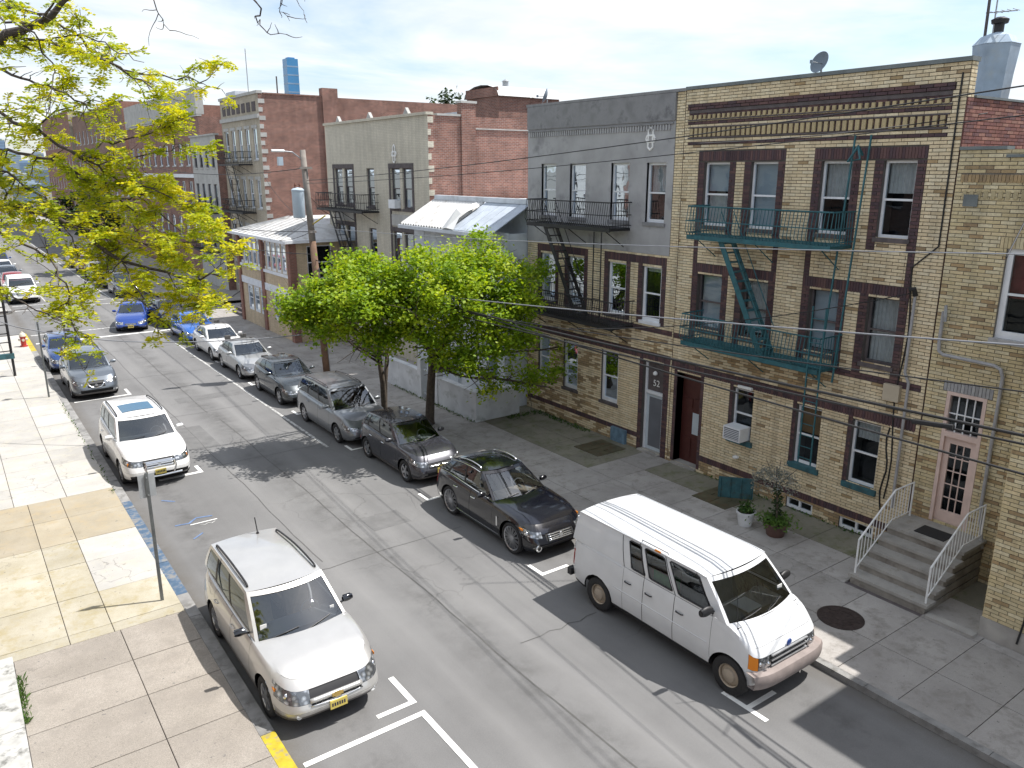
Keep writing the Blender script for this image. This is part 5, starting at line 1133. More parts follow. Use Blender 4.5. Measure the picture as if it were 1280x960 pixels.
# ---- flower pots before the tan house -----------------------------------------------
mat('pot_white', (.62, .63, .64), .6, var=.12, vs=6); mat('pot_brown', (.10, .055, .045), .6, var=.2, vs=5); mat('pot_soil', (.05, .04, .03), .95, var=.2)
def pot(loc, r, h, m, lab, ridges=0):
    t = thing('potted_plant', lab, 'potted plant', loc); x, y, z = loc; q = MB()
    q.lathe([(r * .72, 0), (r * .74, .01), (r * .95, h * .84), (r * 1.06, h * .85), (r * 1.08, h), (r * .95, h), (r * .92, h * .9)], (x, y, z), 28); po = q.build('pot', m, t, smooth=40)
    MB().lathe([(r * .93, h * .9), (.001, h * .92)], (x, y, z), 20).build('soil', 'pot_soil', po)
    return t
x, y = 16.24, 11.97; t = pot((x, y, .13), .24, .40, 'pot_white', 'white ribbed pot with a small leafy plant by the tan wall')
P = np.array([[x + random.gauss(0, .10), y + random.gauss(0, .10), .52 + abs(random.gauss(0, .12))] for _ in range(260)]); leaves('foliage', P, .11, 'leaf_plant', t, .35, .3)
s = MB(); [s.tube([(x + random.uniform(-.08, .08), y + random.uniform(-.08, .08), .48), (x + random.uniform(-.2, .2), y + random.uniform(-.2, .2), .5 + random.uniform(.2, .55))], .006, 4) for _ in range(9)]; s.build('stem', 'leaf_plant', t)
x, y = 16.38, 11.13; t = pot((x, y, .13), .30, .36, 'pot_brown', 'brown pot with low greenery and a pale standard shrub')
P = np.array([[x + random.gauss(0, .20), y + random.gauss(0, .20), .50 + abs(random.gauss(0, .07))] for _ in range(520)]); leaves('foliage', P, .11, 'leaf_plant', t, .4, .3, rnd=np.full(520, .8))
s = MB(); s.tube([(x, y, .4), (x + .04, y + .04, .9), (x + .1, y + .18, 1.55), (x + .1, y + .2, 1.9)], [.03, .025, .02, .012], 7); 
for _ in range(12): a = random.uniform(0, 6.28); s.tube([(x + .08, y + .15, 1.4), (x + .1 + .45 * math.cos(a), y + .2 + .5 * math.sin(a), random.uniform(1.45, 1.95))], .008, 4)
s.build('stem', 'bark', t)
P = np.array([[x + .08 + random.gauss(0, .05), y + .08 + random.gauss(0, .05), random.uniform(.6, 1.4)] for _ in range(220)]); leaves('climber', P, .10, 'leaf_dark', t, .5, .3)
P = []
for _ in range(1100):
    a = random.uniform(0, 6.28); rr = .62 * math.sqrt(random.random()); P.append([x + .1 + rr * .8 * math.cos(a), y + .22 + rr * math.sin(a), 1.78 - .35 * (rr / .6) ** 2 + random.gauss(0, .11)])
leaves('shrub_head', np.array(P), .075, 'leaf_grey', t, .4, .2)
# grass tufts at the foot of the low white wall
P = np.array([[-.03 + random.gauss(0, .05), random.uniform(14.0, 15.6), .13] for _ in range(260)])
go = bpy.data.objects.new('grass', None); C.objects.link(go); go.location = (0, 14.8, .12); ORG[go.name] = Vector((0, 14.8, .12)); tag(go, 'tuft of grass at the foot of the low white wall', 'grass', kind='stuff')
leaves('blades', P, .12, 'leaf_plant', go, .18, .1, rnd=np.full(260, .75), dirs=np.tile(np.array([0, 0, 1.0]), (260, 1)) + NR.normal(size=(260, 3)) * .35)

go = bpy.data.objects.new('weeds', None); C.objects.link(go); go.location = (17.6, 22, .12); ORG[go.name] = Vector((17.6, 22, .12)); tag(go, 'weeds and moss along the foot of the grey house and the white wall', 'weeds', kind='stuff')
P = np.array([[17.95 + random.gauss(0, .10), 20.2 + 3.2 * random.random(), .13] for _ in range(420)] + [[17.0 + random.uniform(-.5, .8), 23.2 + random.gauss(0, .12), .13] for _ in range(200)] + [[15.2 + random.gauss(0, .04), random.uniform(23.5, 30), .13] for _ in range(260)] + [[3.06 + random.gauss(0, .02), random.uniform(24, 36), .13] for _ in range(120)] + [[18.08 + random.gauss(0, .03), random.uniform(8.8, 15), .13] for _ in range(260)])
leaves('blades', P, .10, 'leaf_plant', go, .3, .1, dirs=np.tile(np.array([0, 0, 1.0]), (len(P), 1)) + NR.normal(size=(len(P), 3)) * .6)
P = np.concatenate([np.array(at(690, 470, 29.0)) + NR.normal(size=(160, 3)) * [.3, .5, .5]]); P[:, 0] = np.minimum(P[:, 0], 17.9); P[:, 2] = np.maximum(P[:, 2], .2)
# ================================================================== STREET FURNITURE AND WIRES
mat('pole_wood', (.17, .105, .07), .9, var=.25, vs=4, bs=.5, bscale=25)
mat('pole_wood_top', (.24, .215, .19), .9, var=.2, vs=4)
mat('transformer_grey', (.42, .50, .56), .45, var=.1, vs=3)
mat('sign_back', (.40, .42, .43), .5, metal=.4, var=.12, vs=5)
mat('sign_post', (.14, .15, .15), .6, metal=.3, var=.2, vs=9)
mat('hydrant_red', (.42, .04, .03), .5, var=.15, vs=8); mat('hydrant_white', (.62, .58, .48), .6, var=.1)
# ---- utility pole
PX, PY = 13.74, 33.75
t = thing('utility_pole', 'leaning wooden utility pole with a grey transformer and street lamp', 'utility pole', (PX, PY, .12))
px = lambda z: PX - .048 * (z - .12)
MB().tube([(px(z), PY, z) for z in (.0, 3, 6.2)], [.17, .155, .145], 12).build('pole', 'pole_wood', t, smooth=True); MB().tube([(px(z), PY, z) for z in (6.19, 8, 10.05)], [.147, .135, .12], 12).build('pole_top', 'pole_wood_top', t, smooth=True)
m = MB(); c = (px(7.8) - .48, PY - .1, 0); m.lathe([(.001, 7.2), (.24, 7.22), (.26, 7.26), (.26, 8.34), (.275, 8.35), (.275, 8.40), (.18, 8.47), (.001, 8.5)], c, 20); tf = m.build('transformer', 'transformer_grey', t, smooth=35)
for a in (-.1, .1): MB().lathe([(.04, 8.45), (.06, 8.5), (.035, 8.55), (.055, 8.6), (.03, 8.66), (.001, 8.7)], (c[0] + a, c[1], 0), 10).build('bushing', 'rust_brown', tf)
MB().tube([(px(9.6), PY, 9.6), (px(9.6) - .5, PY - .05, 9.95), (px(9.6) - .85, PY - .05, 9.98)], .028, 8).build('lamp_arm', 'galvanised', t)
m = MB(); rows = []
for i in range(7):
    f = i / 6; ww = .13 * math.sin(math.pi * (.15 + .75 * f)); x = px(9.6) - .85 - .55 * f
    rows.append([(x, PY - .05 + ww * math.cos(a), 9.98 + .07 * math.sin(a) * (1 if math.sin(a) > 0 else .6)) for a in [2 * math.pi * k / 10 for k in range(11)]])
m.grid(rows); m.build('lamp_head', 'lamp_white', t, smooth=True); MB().box(px(9.6) - 1.15, px(9.6) - .95, PY - .14, PY + .04, 9.4, 9.75).build('lamp_box', 'transformer_grey', t)
for z, w_ in ((9.3, .9), (6.6, .5)): MB().beam((px(z) - w_ * .3, PY - .16, z), (px(z) + w_ * .3, PY - .16, z), .09, .1).build('crossarm', 'pole_wood_top', t)
MB().tube([(px(6.4), PY - .1, 6.9), (px(6.9) + .5, PY - .5, 7.3)], .03, 6).build('guard', 'kerb_yellow', t)
MB().tube([(PX + .1, PY - .12, .2), (px(5) + .1, PY - .12, 5)], .025, 6).build('riser', 'galvanised', t)
# second pole, down the street behind the viewpoint's right edge
t = thing('utility_pole', 'wooden utility pole beyond the right edge carrying the street wires', 'utility pole', (12.85, -6.0, .12))
MB().tube([(12.85, -6, 0), (12.85, -6, 11.2)], [.17, .12], 12).build('pole', 'pole_wood', t); MB().beam((11.9, -6.1, 9.6), (13.2, -6.1, 9.6), .09, .1).build('crossarm', 'pole_wood_top', t)
# ---- wires: a sagging curve between two points
def wire(a, b, sag, r, lab, m='wire_black', n=36, grp='overhead wires along the right pavement'):
    a, b = Vector(a), Vector(b); pts = [a.lerp(b, i / n) - Vector((0, 0, sag * 4 * (i / n) * (1 - i / n))) for i in range(n + 1)]
    o = MB().tube(pts, r, 5).build('wire', m, org=tuple(a), smooth=True); return tag(o, lab, 'wire', grp)
def wire_thru(y5, yfar, r, lab, m='wire_black', x0=12.05, x1=None, zs=None):
    """wire on the pole line fixed by two surveyed heights: (y, z) near and (y, z) far, plus the pole heights"""
    A, B = -6.0, PY
    def near(y, z):                      # surveyed on the plane x = 13.4; moved along the sight line to the wire's own x
        for _ in range(6): k_ = (x0 + (13.45 - x0) * (y * (k_ if _ else 1) - A) / (B - A)) / 13.4
        return y * k_, CAMZ + (z - CAMZ) * k_
    (ya, za), (yb, zb) = near(*y5), near(*yfar)
    # z = p + q s + k s(1-s); p at near pole free: least sag 0.9
    k = 1.3; f = lambda y: (y - A) / (B - A); sa, sb = f(ya), f(yb); za2, zb2 = za + k * 4 * sa * (1 - sa) / 4, zb + k * 4 * sb * (1 - sb) / 4
    q = (zb2 - za2) / (sb - sa); p = za2 - q * sa; x1 = x1 if x1 is not None else px(p + q)
    return wire((x0, A, p), (x1, B, p + q), k / 4, r, lab, m)
wire_thru((6.55, 10.33), (18.6, 9.48), .012, 'topmost thin wire crossing the parapet of the tan house')
wire_thru((5.4, 10.0), (18.6, 9.2), .010, 'second thin wire just below the topmost one')
wire_thru((5.26, 7.97), (19.4, 7.22), .010, 'thin pale wire crossing the top floor balconies', 'wire_grey')
wire_thru((5.05, 6.58), (16.7, 5.56), .015, 'pale thick cable crossing the lower teal balcony', 'wire_grey')
wire_thru((4.93, 5.86), (16.3, 5.05), .013, 'black cable below the pale thick cable')
wire_thru((4.83, 5.17), (13.3, 4.95), .027, 'thick black bundled cable low across the fronts')
wire_thru((4.81, 5.03), (16.36, 4.70), .020, 'black cable touching the thick bundle at the right')
wire_thru((4.72, 4.55), (11.76, 4.62), .020, 'lowest black cable passing over the ground floor windows')
o = MB(); o.tube([(12.40, 5.45, 5.34), (12.43, 6.1, 5.26)], [.045, .045], 8); tag(o.build('cable_splice', 'black_rubber', org=(12.4, 5.8, 5.3)), 'grey splice case on the low black cable at the right', 'splice case')
for z0, z1, lab in ((9.3, 10.2, 'high wire leaving the pole up the street'), (6.6, 6.9, 'cable leaving the pole up the street'), (5.6, 5.9, 'low cable leaving the pole up the street')): wire((px(z0), PY, z0), (13.2, 72, z1), .7, .018, lab, grp='overhead wires up the street')
wire((px(8), PY, 8.2), (18.1, 41.5, 7.0), .25, .012, 'service wire from the pole to the cream house', grp='service drops'); wire((px(7), PY, 6.6), (15.0, 44.0, 5.5), .2, .014, 'service wire from the pole to the pier house', grp='service drops')
wire((px(7), PY, 6.9), (18.1, 53.3, 9.0), .4, .012, 'service wire from the pole to the tall beige house', grp='service drops'); wire((13.4, 16, 5.1), (18.1, 9.2, 6.5), .25, .012, 'black drop wire to the conduit head on the tan house', grp='service drops')
wire((13.4, 12, 9.75), (18.9, 8.6, 10.4), .1, .012, 'drop wire to the corner of the tan parapet', grp='service drops'); wire((13.4, 5.5, 7.9), (22, 8.0, 11.0), .2, .014, 'wire passing over the yellow house to the back', grp='service drops')
# long white service cable across the street
pts = [(-4.4, 38.5, 5.6), (.65, 33, 4.35), (2.0, 31.0, 4.0), (4.6, 28.6, 3.66), (8.2, 26.0, 3.75), (12.3, 24.3, 4.08), (17.2, 22.6, 4.5), (18.1, 22.3, 4.62)]
def smooth_poly(p, k=6):
    p = [Vector(q) for q in p]; out = []
    for i in range(len(p) - 1):
        a, b, c, d = p[max(i - 1, 0)], p[i], p[i + 1], p[min(i + 2, len(p) - 1)]
        for j in range(k): s = j / k; out.append(.5 * ((2 * b) + (c - a) * s + (2 * a - 5 * b + 4 * c - d) * s * s + (3 * b - a - 3 * c + d) * s ** 3))
    return out + [p[-1]]
tag(MB().tube(smooth_poly(pts), .018, 6).build('wire', 'wire_grey', org=pts[0], smooth=True), 'long pale cable slung across the street above the parked minivan', 'wire', 'service drops')
mat('coping_white', (.42, .42, .40), .85, var=.2, vs=4, dirt=((.13, .13, .12), 3.5, .52, .66))
# ---- left pavement: sign posts, hydrant, scaffold, pier, low wall
def sign_post(x, y, h, lab, signs, lean=0.):
    t = thing('street_sign', lab, 'street sign', (x, y, .12)); s = MB()
    s.v = []; w_ = .03
    MB().beam((x, y, .1), (x + lean, y, h), .045, .012).build('post', 'sign_post', t); MB().beam((x + .02, y - .015, .1), (x + .02 + lean, y - .015, h), .012, .03).build('post_flange', 'sign_post', t); MB().beam((x - .02, y - .015, .1), (x - .02 + lean, y - .015, h), .012, .03).build('post_flange', 'sign_post', t)
    for (z0, z1, w2, ang) in signs:
        c, n = math.cos(ang), math.sin(ang); q = MB(); k = x + lean * (z0 / h)
        q.beam((k - c * w2 / 2, y + .02 - n * w2 / 2, (z0 + z1) / 2), (k + c * w2 / 2, y + .02 + n * w2 / 2, (z0 + z1) / 2), .004, z1 - z0); q.build('sign_plate', 'sign_back', t)
        for zz in (z0 + .06, z1 - .06): MB().box(k - .012, k + .012, y - .04, y + .016, zz - .012, zz + .012).build('bolt', 'galvanised', t)
    return t
sign_post(2.79, 16.97, 3.1, 'tall grey street sign post seen from behind on the near left pavement', [(2.55, 3.06, .34, .12)])
sign_post(2.77, 36.7, 3.3, 'dark street sign post on the pavement beside the grey crossover', [(2.8, 3.3, .3, .9)])
t = thing('hydrant', 'red and white fire hydrant at the far left street corner', 'hydrant', (2.9, 48.6, .12)); x, y = 2.9, 48.6
MB().lathe([(.19, .12), (.19, .18), (.13, .19), (.13, .62), (.16, .63), (.16, .68)], (x, y, 0), 14).build('barrel', 'hydrant_red', t, smooth=40); MB().lathe([(.165, .68), (.15, .78), (.08, .87), (.04, .89), (.04, .95), (.001, .95)], (x, y, 0), 14).build('bonnet', 'hydrant_white', t, smooth=40)
for a in ((1, 0), (-1, 0), (0, -1)): MB().tube([(x, y, .5), (x + a[0] * .22, y + a[1] * .22, .5)], .065, 10).build('nozzle', 'hydrant_white', t)
t = thing('iron_gate_frame', 'black iron frame with cross rails at the left edge of the pavement', 'gate', (1.7, 41.5, .12))
for x, y, h in ((1.95, 41.6, 5.0), (1.25, 41.6, 5.0)): MB().tube([(x, y, .1), (x, y, h)], .055, 8).build('post', 'black_iron', t)
for z in (1.3, 1.7, 2.1, 2.5, 2.9, 3.3, 3.7, 4.1, 4.5): MB().tube([(1.2, 41.6, z), (2.0, 41.6, z)], .025, 6).build('rail', 'black_iron', t)
MB().box(1.2, 2.05, 41.5, 41.7, .95, 1.18).build('bottom_box', 'teal_board', t)
t = thing('gate_pier', 'brown brick gate pier cut by the left edge of the picture', 'gate pier', (-.12, 22.5, .12))
for k in range(11):
    for a in (0, 1): MB().box(-.32 + a * .21, -.32 + a * .21 + .2, 22.3, 22.7, .13 + k * .085, .13 + k * .085 + .075).build('brick', 'rust_brown', t)
MB().box(-.31, .09, 22.31, 22.69, .12, 1.06).build('core', 'mortar', t); MB().box(-.36, .14, 22.26, 22.74, 1.07, 1.16).build('cap', 'concrete', t)
t = thing('garden_wall', 'low white weathered garden wall at the bottom left', 'wall', (-.35, 12, .1))
MB().box(-.58, -.09, 7.5, 15.75, 0, .42).build('wall_body', 'wall_white', t); yy = 7.5
for k in range(7): MB().box(-.62, -.05, yy + .006, yy + 1.18, .422, .50).build('coping_stone', 'coping_white', t); yy += 1.185

# ================================================================== VEHICLES
glass_mat('car_glass', (.66, .71, .74), 2.15, .0, (.86, .94, 1.)); glass_mat('car_glass_dark', (.10, .11, .12), 1.9, .0, (.86, .94, 1.)); glass_mat('lamp_glass', (.85, .88, .9), 1.6, .0)
def headlamp():
    m, n, b = new_mat('headlamp'); b.inputs['Metallic'].default_value = .75; b.inputs['Roughness'].default_value = .22; b.inputs['Coat Weight'].default_value = 1.
    p = pos(n, True); v = n.nodes.new('ShaderNodeTexVoronoi'); v.inputs['Scale'].default_value = 11.; n.links.new(p, v.inputs['Vector'])
    n.links.new(ramp(n, v.outputs['Distance'], [(.15, (.62, .64, .66)), (.55, (.16, .17, .18))]), b.inputs['Base Color']); bump(n, b, v.outputs['Distance'], .5, .02)
mat('car_black', (.018, .018, .02), .5, var=.1, vs=9, obj=True); mat('car_under', (.010, .010, .011), .9, var=0)
mat('tyre', (.022, .022, .023), .85, var=.2, vs=20, obj=True); mat('chrome', (.75, .76, .77), .12, metal=1., var=0); mat('alloy', (.50, .51, .53), .28, metal=.85, var=.08, vs=9, obj=True)
mat('reflector', (.66, .68, .70), .15, metal=.9, var=0); mat('amber', (.70, .22, .01), .3, var=0); mat('tail_red', (.36, .012, .012), .2, var=0); mat('seat_grey', (.11, .105, .10), .9, var=.2, vs=8, obj=True); mat('seat_tan', (.33, .26, .19), .9, var=.15, vs=8, obj=True); mat('dash', (.20, .205, .21), .8, var=.1, obj=True); headlamp()
mat('plate_yellow', (.62, .50, .12), .5, var=.08, vs=20, obj=True); mat('plate_ink', (.02, .02, .05), .6, var=0); mat('paper', (.75, .75, .72), .8, var=0); mat('bumper_tan', (.25, .21, .195), .6, var=.15, vs=5, obj=True); mat('hub_tan', (.40, .34, .27), .5, metal=.3, var=.15, obj=True)
mat('bright_green', (.05, .42, .05), .6, var=.2, vs=9, obj=True); mat('load_brown', (.30, .20, .11), .8, var=.3, vs=5, obj=True); mat('mirror_glass', (.5, .55, .6), .03, metal=1., var=0)
def lerp_tab(tab):
    xs = [p[0] for p in tab]; ys_ = [p[1] for p in tab]; return lambda x: float(np.interp(x, xs, ys_))
def smooth_tab(tab, s=.10):
    f = lerp_tab(tab); return lambda x: (f(x - s) + 2 * f(x - s / 2) + 3 * f(x) + 2 * f(x + s / 2) + f(x + s)) / 9
def car(S, label, loc, group, yaw=0., lod=2):
    """S: shape table. Local axes: x to the front, y to the left, z up; the front points to the viewer's end of the street"""
    t = thing(S.get('name', 'parked_car'), label, S.get('cat', 'car'), loc, group, R(-90) + yaw); ORG[t.name] = Vector((0, 0, 0))
    L, W, H = S['L'], S['W'] / 2, S['H']; A = L / 2; n = S.get('n', 6.); wr = S['wr']; ra = S.get('ra', wr + .055)
    xfw = A - S['fo']; xrw = xfw - S['wb']; zb = S.get('zb', .20)
    zs = smooth_tab(S['shoulder'], .12)
    wf = lerp_tab(S.get('wf', [(0, .92), (.1, .965), (.3, .995), (.5, 1.), (.68, .985), (.84, .965), (.94, .94), (1, .895)]))
    xf = lerp_tab(S.get('xf', [(0, .16), (.12, .05), (.3, 0), (.45, .015), (.62, .06), (.8, .13), (.92, .22), (1, .34)]))
    xr = lerp_tab(S.get('xr', [(0, .14), (.12, .03), (.35, 0), (.5, .04), (.7, .07), (1, .16)]))
    zbot = lambda x: zb + .09 * max(0, (abs(x) - A * .8) / (A * .2)) ** 2
    def P(st, v):
        k, q = st; Wv = W * wf(v)
        if k == 's':
            a = (A - xf(v)) if q > 0 else (A - xr(v)); r = min(abs(q) / a, .999); y = Wv * (1 - r ** n) ** (1 / n); x = q
        elif k == 'f': y = q * Wv; x = (A - xf(v)) * (1 - q ** n) ** (1 / n)
        else: y = q * Wv; x = -(A - xr(v)) * (1 - q ** n) ** (1 / n)
        return Vector((x, y, zbot(x) + (zs(x) - zbot(x)) * v))
    fq = [0, .12, .24, .36, .46, .56, .66, .75, .83, .90, .945]; xe = .80 * A
    ds = S['doors']                                   # x of the shut lines, front to rear
    xs_ = set(np.round(np.linspace(xe - .02, -xe + .02, 34 if lod > 1 else 22), 3)) | set(ds)
    for c in (xfw, xrw): xs_ |= {round(c + ra * math.cos(a), 3) for a in np.linspace(0, math.pi, 11)}
    xs_ = sorted([x for x in xs_ if abs(x) < xe], reverse=True)
    k = 1
    while k < len(xs_):
        if xs_[k - 1] - xs_[k] < .022:
            xs_.pop(k if xs_[k] not in ds else k - 1)
        else: k += 1
    st = [('f', q) for q in fq] + [('s', x) for x in xs_] + [('r', q) for q in reversed(fq)]
    vl = S.get('vl', [0, .06, .12, .2, .28, .36, .44, .52, .6, .68, .75, .82, .88, .94, 1.])
    G = [[P(s, v) for v in vl] for s in st]
    ins = [[False] * len(vl) for _ in st]
    for i, s in enumerate(st):
        if s[0] != 's': continue
        for j in range(len(vl)):
            p = G[i][j]
            for c in (xfw, xrw):
                dx, dz = p.x - c, p.z - wr * 1.0; d = math.hypot(dx, dz)
                if d < ra or (abs(dx) < ra and dz < 0):
                    ins[i][j] = True
                    if dz < 0: p.x = c + math.copysign(ra, dx) if abs(dx) > ra * .5 or True else p.x
                    else:
                        if d < 1e-4: dx, d = 1e-3, 1e-3
                        p.x = c + dx / d * ra; p.z = wr + dz / d * ra
    # ---- greenhouse
    g = S['glass']; wbt, wtp = g['wb'], g['wt']; bb, bt = g.get('bow', .16), g.get('bowt', .10)
    zr = smooth_tab(S['roof'], .15)
    taper = lambda x, w_: w_ * (1 - g.get('tap', .05) * max(0, (-x) / A) ** 2)
    def Gp(st_, v):
        k, q = st_
        if k == 's':
            x0 = (g['cow'] - bb) + ((g['rb'] + .06) - (g['cow'] - bb)) * q; x1 = (g['tf'] - bt) + ((g['tr'] + .05) - (g['tf'] - bt)) * q; y0, y1 = taper(x0, wbt), taper(x1, wtp)
        elif k == 'f': x0, x1 = g['cow'] - bb * q * q, g['tf'] - bt * q * q; y0, y1 = wbt * q, wtp * q
        else: x0, x1 = g['rb'] + .06 * q * q, g['tr'] + .05 * q * q; y0, y1 = taper(x0, wbt) * q, taper(x1, wtp) * q
        z0, z1 = zs(x0) + .006, zr(x1); b = S.get('bulge', .025) * 4 * v * (1 - v)
        return Vector((x0 + (x1 - x0) * v + (b if k == 'f' else (-b if k == 'r' else 0)), y0 + (y1 - y0) * v + (b if k == 's' else 0), z0 + (z1 - z0) * v))
    gq = [0, .2, .4, .6, .78, .93, 1.]; ss = sorted({0., 1.} | {s for w_ in g['side'] for s in w_[:2]} | set(np.linspace(0, 1, 9)))
    ss = [s for i, s in enumerate(ss) if i == 0 or s - ss[i - 1] > .012 or any(abs(s - e) < 1e-6 for w_ in g['side'] for e in w_[:2])]
    gs = [('f', q) for q in gq] + [('s', s) for s in ss[1:]] + [('r', q) for q in reversed(gq[:-1])]
    gv = [0, .07, .25, .5, .75, .90, 1.]
    GG = [[Gp(s, v) for v in gv] for s in gs]
    panels = {}
    def addq(name, pts): panels.setdefault(name, []).append([Vector(p) for p in pts])
    hl = S.get('head', (.60, .86, .50, .35)); fg = S.get('grille', (.50, .86, .46)); tl = S.get('tail', (.50, .92, .62))
    bump = S.get('bump', .40); low = S.get('skirt', .10)
    for i in range(len(st) - 1):
        for j in range(len(vl) - 1):
            if ins[i][j] and ins[i + 1][j] and ins[i][j + 1] and ins[i + 1][j + 1]: continue
            a, b = st[i], st[i + 1]; vm = (vl[j] + vl[j + 1]) / 2; c = (G[i][j] + G[i + 1][j + 1]) / 2; kind = 'both'
            nm = 'body'
            if c.x > xfw + ra * .75 or a[0] == 'f':
                q = c.y / W
                if vm < low: nm = 'skirt'
                elif fg and fg[0] < vm < fg[1] and q < fg[2]: nm = 'grille'
                elif hl[0] < vm < hl[1] and q > hl[2] and c.x > A - hl[3] - xf(vm): nm = 'turn_signal' if q > S.get('amber_q', 9) else 'headlight'
                elif S.get('lower_grille') and S['lower_grille'][0] < vm < S['lower_grille'][1] and q < S['lower_grille'][2]: nm = 'lower_grille'
                elif vm < bump: nm = 'front_bumper'
            elif c.x < xrw - ra * .75 or b[0] == 'r':
                q = c.y / W
                if vm < low: nm = 'skirt'
                elif tl[0] < vm < tl[1] and q > tl[2] and c.x < -A + .36: nm = 'tail_light'
                elif vm < bump: nm = 'rear_bumper'
            else:
                if vm < low: nm = 'skirt'
                else:
                    for d in range(len(ds) - 1):
                        if ds[d] > c.x > ds[d + 1]: nm = 'door%d' % d
            qd = [G[i][j], G[i + 1][j], G[i + 1][j + 1], G[i][j + 1]]; mir = [Vector((p.x, -p.y, p.z)) for p in reversed(qd)]
            if nm in ('headlight', 'tail_light', 'turn_signal') or nm.startswith('door'): addq(nm + '_l', qd); addq(nm + '_r', mir)
            else: addq(nm, qd); addq(nm, mir)
    # hood and rear deck: from the shoulder ring inward to the glass
    crown = S.get('crown', .055)
    def zcap(x, y):
        a = (A - xf(1)) if x > 0 else (A - xr(1)); F = min(1, (abs(x) / a) ** n + (abs(y) / (W * wf(1))) ** n); return zs(x) + crown * (1 - F)
    for sgn, cow, bow, nm in ((1, g['cow'], bb, 'hood'), (-1, g['rb'], .06, 'rear_deck')):
        seq = []
        for i, s in enumerate(st):
            p = G[i][-1]
            if (sgn > 0 and i > len(st) / 2) or (sgn < 0 and i < len(st) / 2): continue
            yy = min(p.y, wbt * .999 + .0); xc = (cow - bow * (yy / wbt) ** 2) if sgn > 0 else (cow + bow * (yy / wbt) ** 2)
            if (p.x - xc) * sgn > .015: seq.append((p, Vector((xc, yy, zs(xc) + .006))))
        if sgn < 0: seq = seq[::-1]
        ns = 7 if sgn > 0 else 4
        cols = []
        for p, c in seq:
            col = []
            for k in range(ns + 1):
                f = k / ns; x = c.x + (p.x - c.x) * f; y = c.y + (p.y - c.y) * f; z = zcap(x, y); e = min(1, (1 - f) * 6) if k < ns else 0
                col.append(Vector((x, y, z if 0 < k < ns else (p.z if k == ns else max(c.z, zcap(x, y) - .012)))))
            cols.append(col)
        for i in range(len(cols) - 1):
            for k in range(ns):
                qd = [cols[i][k], cols[i][k + 1], cols[i + 1][k + 1], cols[i + 1][k]]; yq = sum(v.y for v in qd) / 4
                nn = nm if sgn < 0 or yq < W * .80 else 'body'
                addq(nn, qd); addq(nn, [Vector((p.x, -p.y, p.z)) for p in reversed(qd)])
    # ledge from the shoulder to the side glass
    xa, xb = g['cow'] - bb, g['rb'] + .06
    rows = []
    for x in np.linspace(xa + .05, xb - .05, 16):
        o = P(('s', max(-xe * 1.1, min(xe * 1.1, x))), 1.); rows.append((Vector((x, o.y, zs(x))), Vector((x, taper(x, wbt) - .02, zs(x) + .012))))
    for r0, r1 in zip(rows[:-1], rows[1:]):
        qd = [r0[0], r1[0], r1[1], r0[1]]; addq('body', qd); addq('body', [Vector((p.x, -p.y, p.z)) for p in reversed(qd)])
    # greenhouse panels
    for i in range(len(gs) - 1):
        for j in range(len(gv) - 1):
            a, b = gs[i], gs[i + 1]; vm = (gv[j] + gv[j + 1]) / 2; nm = 'body'; mid = .07 < vm < .90
            if a[0] == 'f' and b[0] == 'f':
                if b[1] <= .94 and (vm > .07 or g.get('low_screen', True)) and vm < .93: nm = 'windshield'
            elif b[0] == 'r' and (a[0] == 'r' or a[1] == 1.):
                if mid and a[1] <= .94 and a[0] == 'r' and g.get('rear', True): nm = 'rear_window'
            else:
                s = ((a[1] if a[0] == 's' else 0.) + b[1]) / 2
                for w_i, w_ in enumerate(g['side']):
                    if w_[0] < s < w_[1] and .07 < vm < .90: nm = 'window%d' % w_i
                if nm == 'body' and g.get('pillar') and .07 < vm < .90 and g['side'][0][0] < s < g['side'][-1][1]: nm = 'pillar'
            qd = [GG[i][j], GG[i + 1][j], GG[i + 1][j + 1], GG[i][j + 1]]; mir = [Vector((p.x, -p.y, p.z)) for p in reversed(qd)]
            if nm.startswith('window'): addq(nm + '_l', qd); addq(nm + '_r', mir)
            else: addq(nm, qd); addq(nm, mir)
    # roof
    rows = []
    for tt in np.linspace(0, 1, 12):
        row = []
        for q in np.linspace(-1, 1, 13):
            x = (g['tf'] - bt * q * q) * (1 - tt) + (g['tr'] + .05 * q * q) * tt; row.append(Vector((x, q * taper(x, wtp), zr(x) + S.get('rcrown', .05) * (1 - q * q) * (1 - .5 * abs(2 * tt - 1) ** 4))))
        rows.append(row)
    for i in range(11):
        for j in range(12): addq('roof', [rows[i][j], rows[i][j + 1], rows[i + 1][j + 1], rows[i + 1][j]])
    pm = S['paint']; trim = S.get('trim', 'car_black'); glass = S.get('gm', 'car_glass'); bm_ = S.get('bump_m', pm)
    mm = {'body': pm, 'roof': S.get('roof_m', pm), 'hood': pm, 'rear_deck': pm, 'skirt': S.get('skirt_m', trim), 'front_bumper': bm_, 'rear_bumper': bm_, 'grille': 'car_black', 'lower_grille': 'car_black', 'headlight': 'headlamp', 'turn_signal': 'amber', 'tail_light': 'tail_red', 'windshield': glass, 'rear_window': S.get('gr', glass), 'pillar': 'car_black'}
    gapd = {'hood': .006, 'front_bumper': .004, 'rear_bumper': .004, 'headlight': .004, 'grille': .004, 'rear_deck': .003}
    made = {}
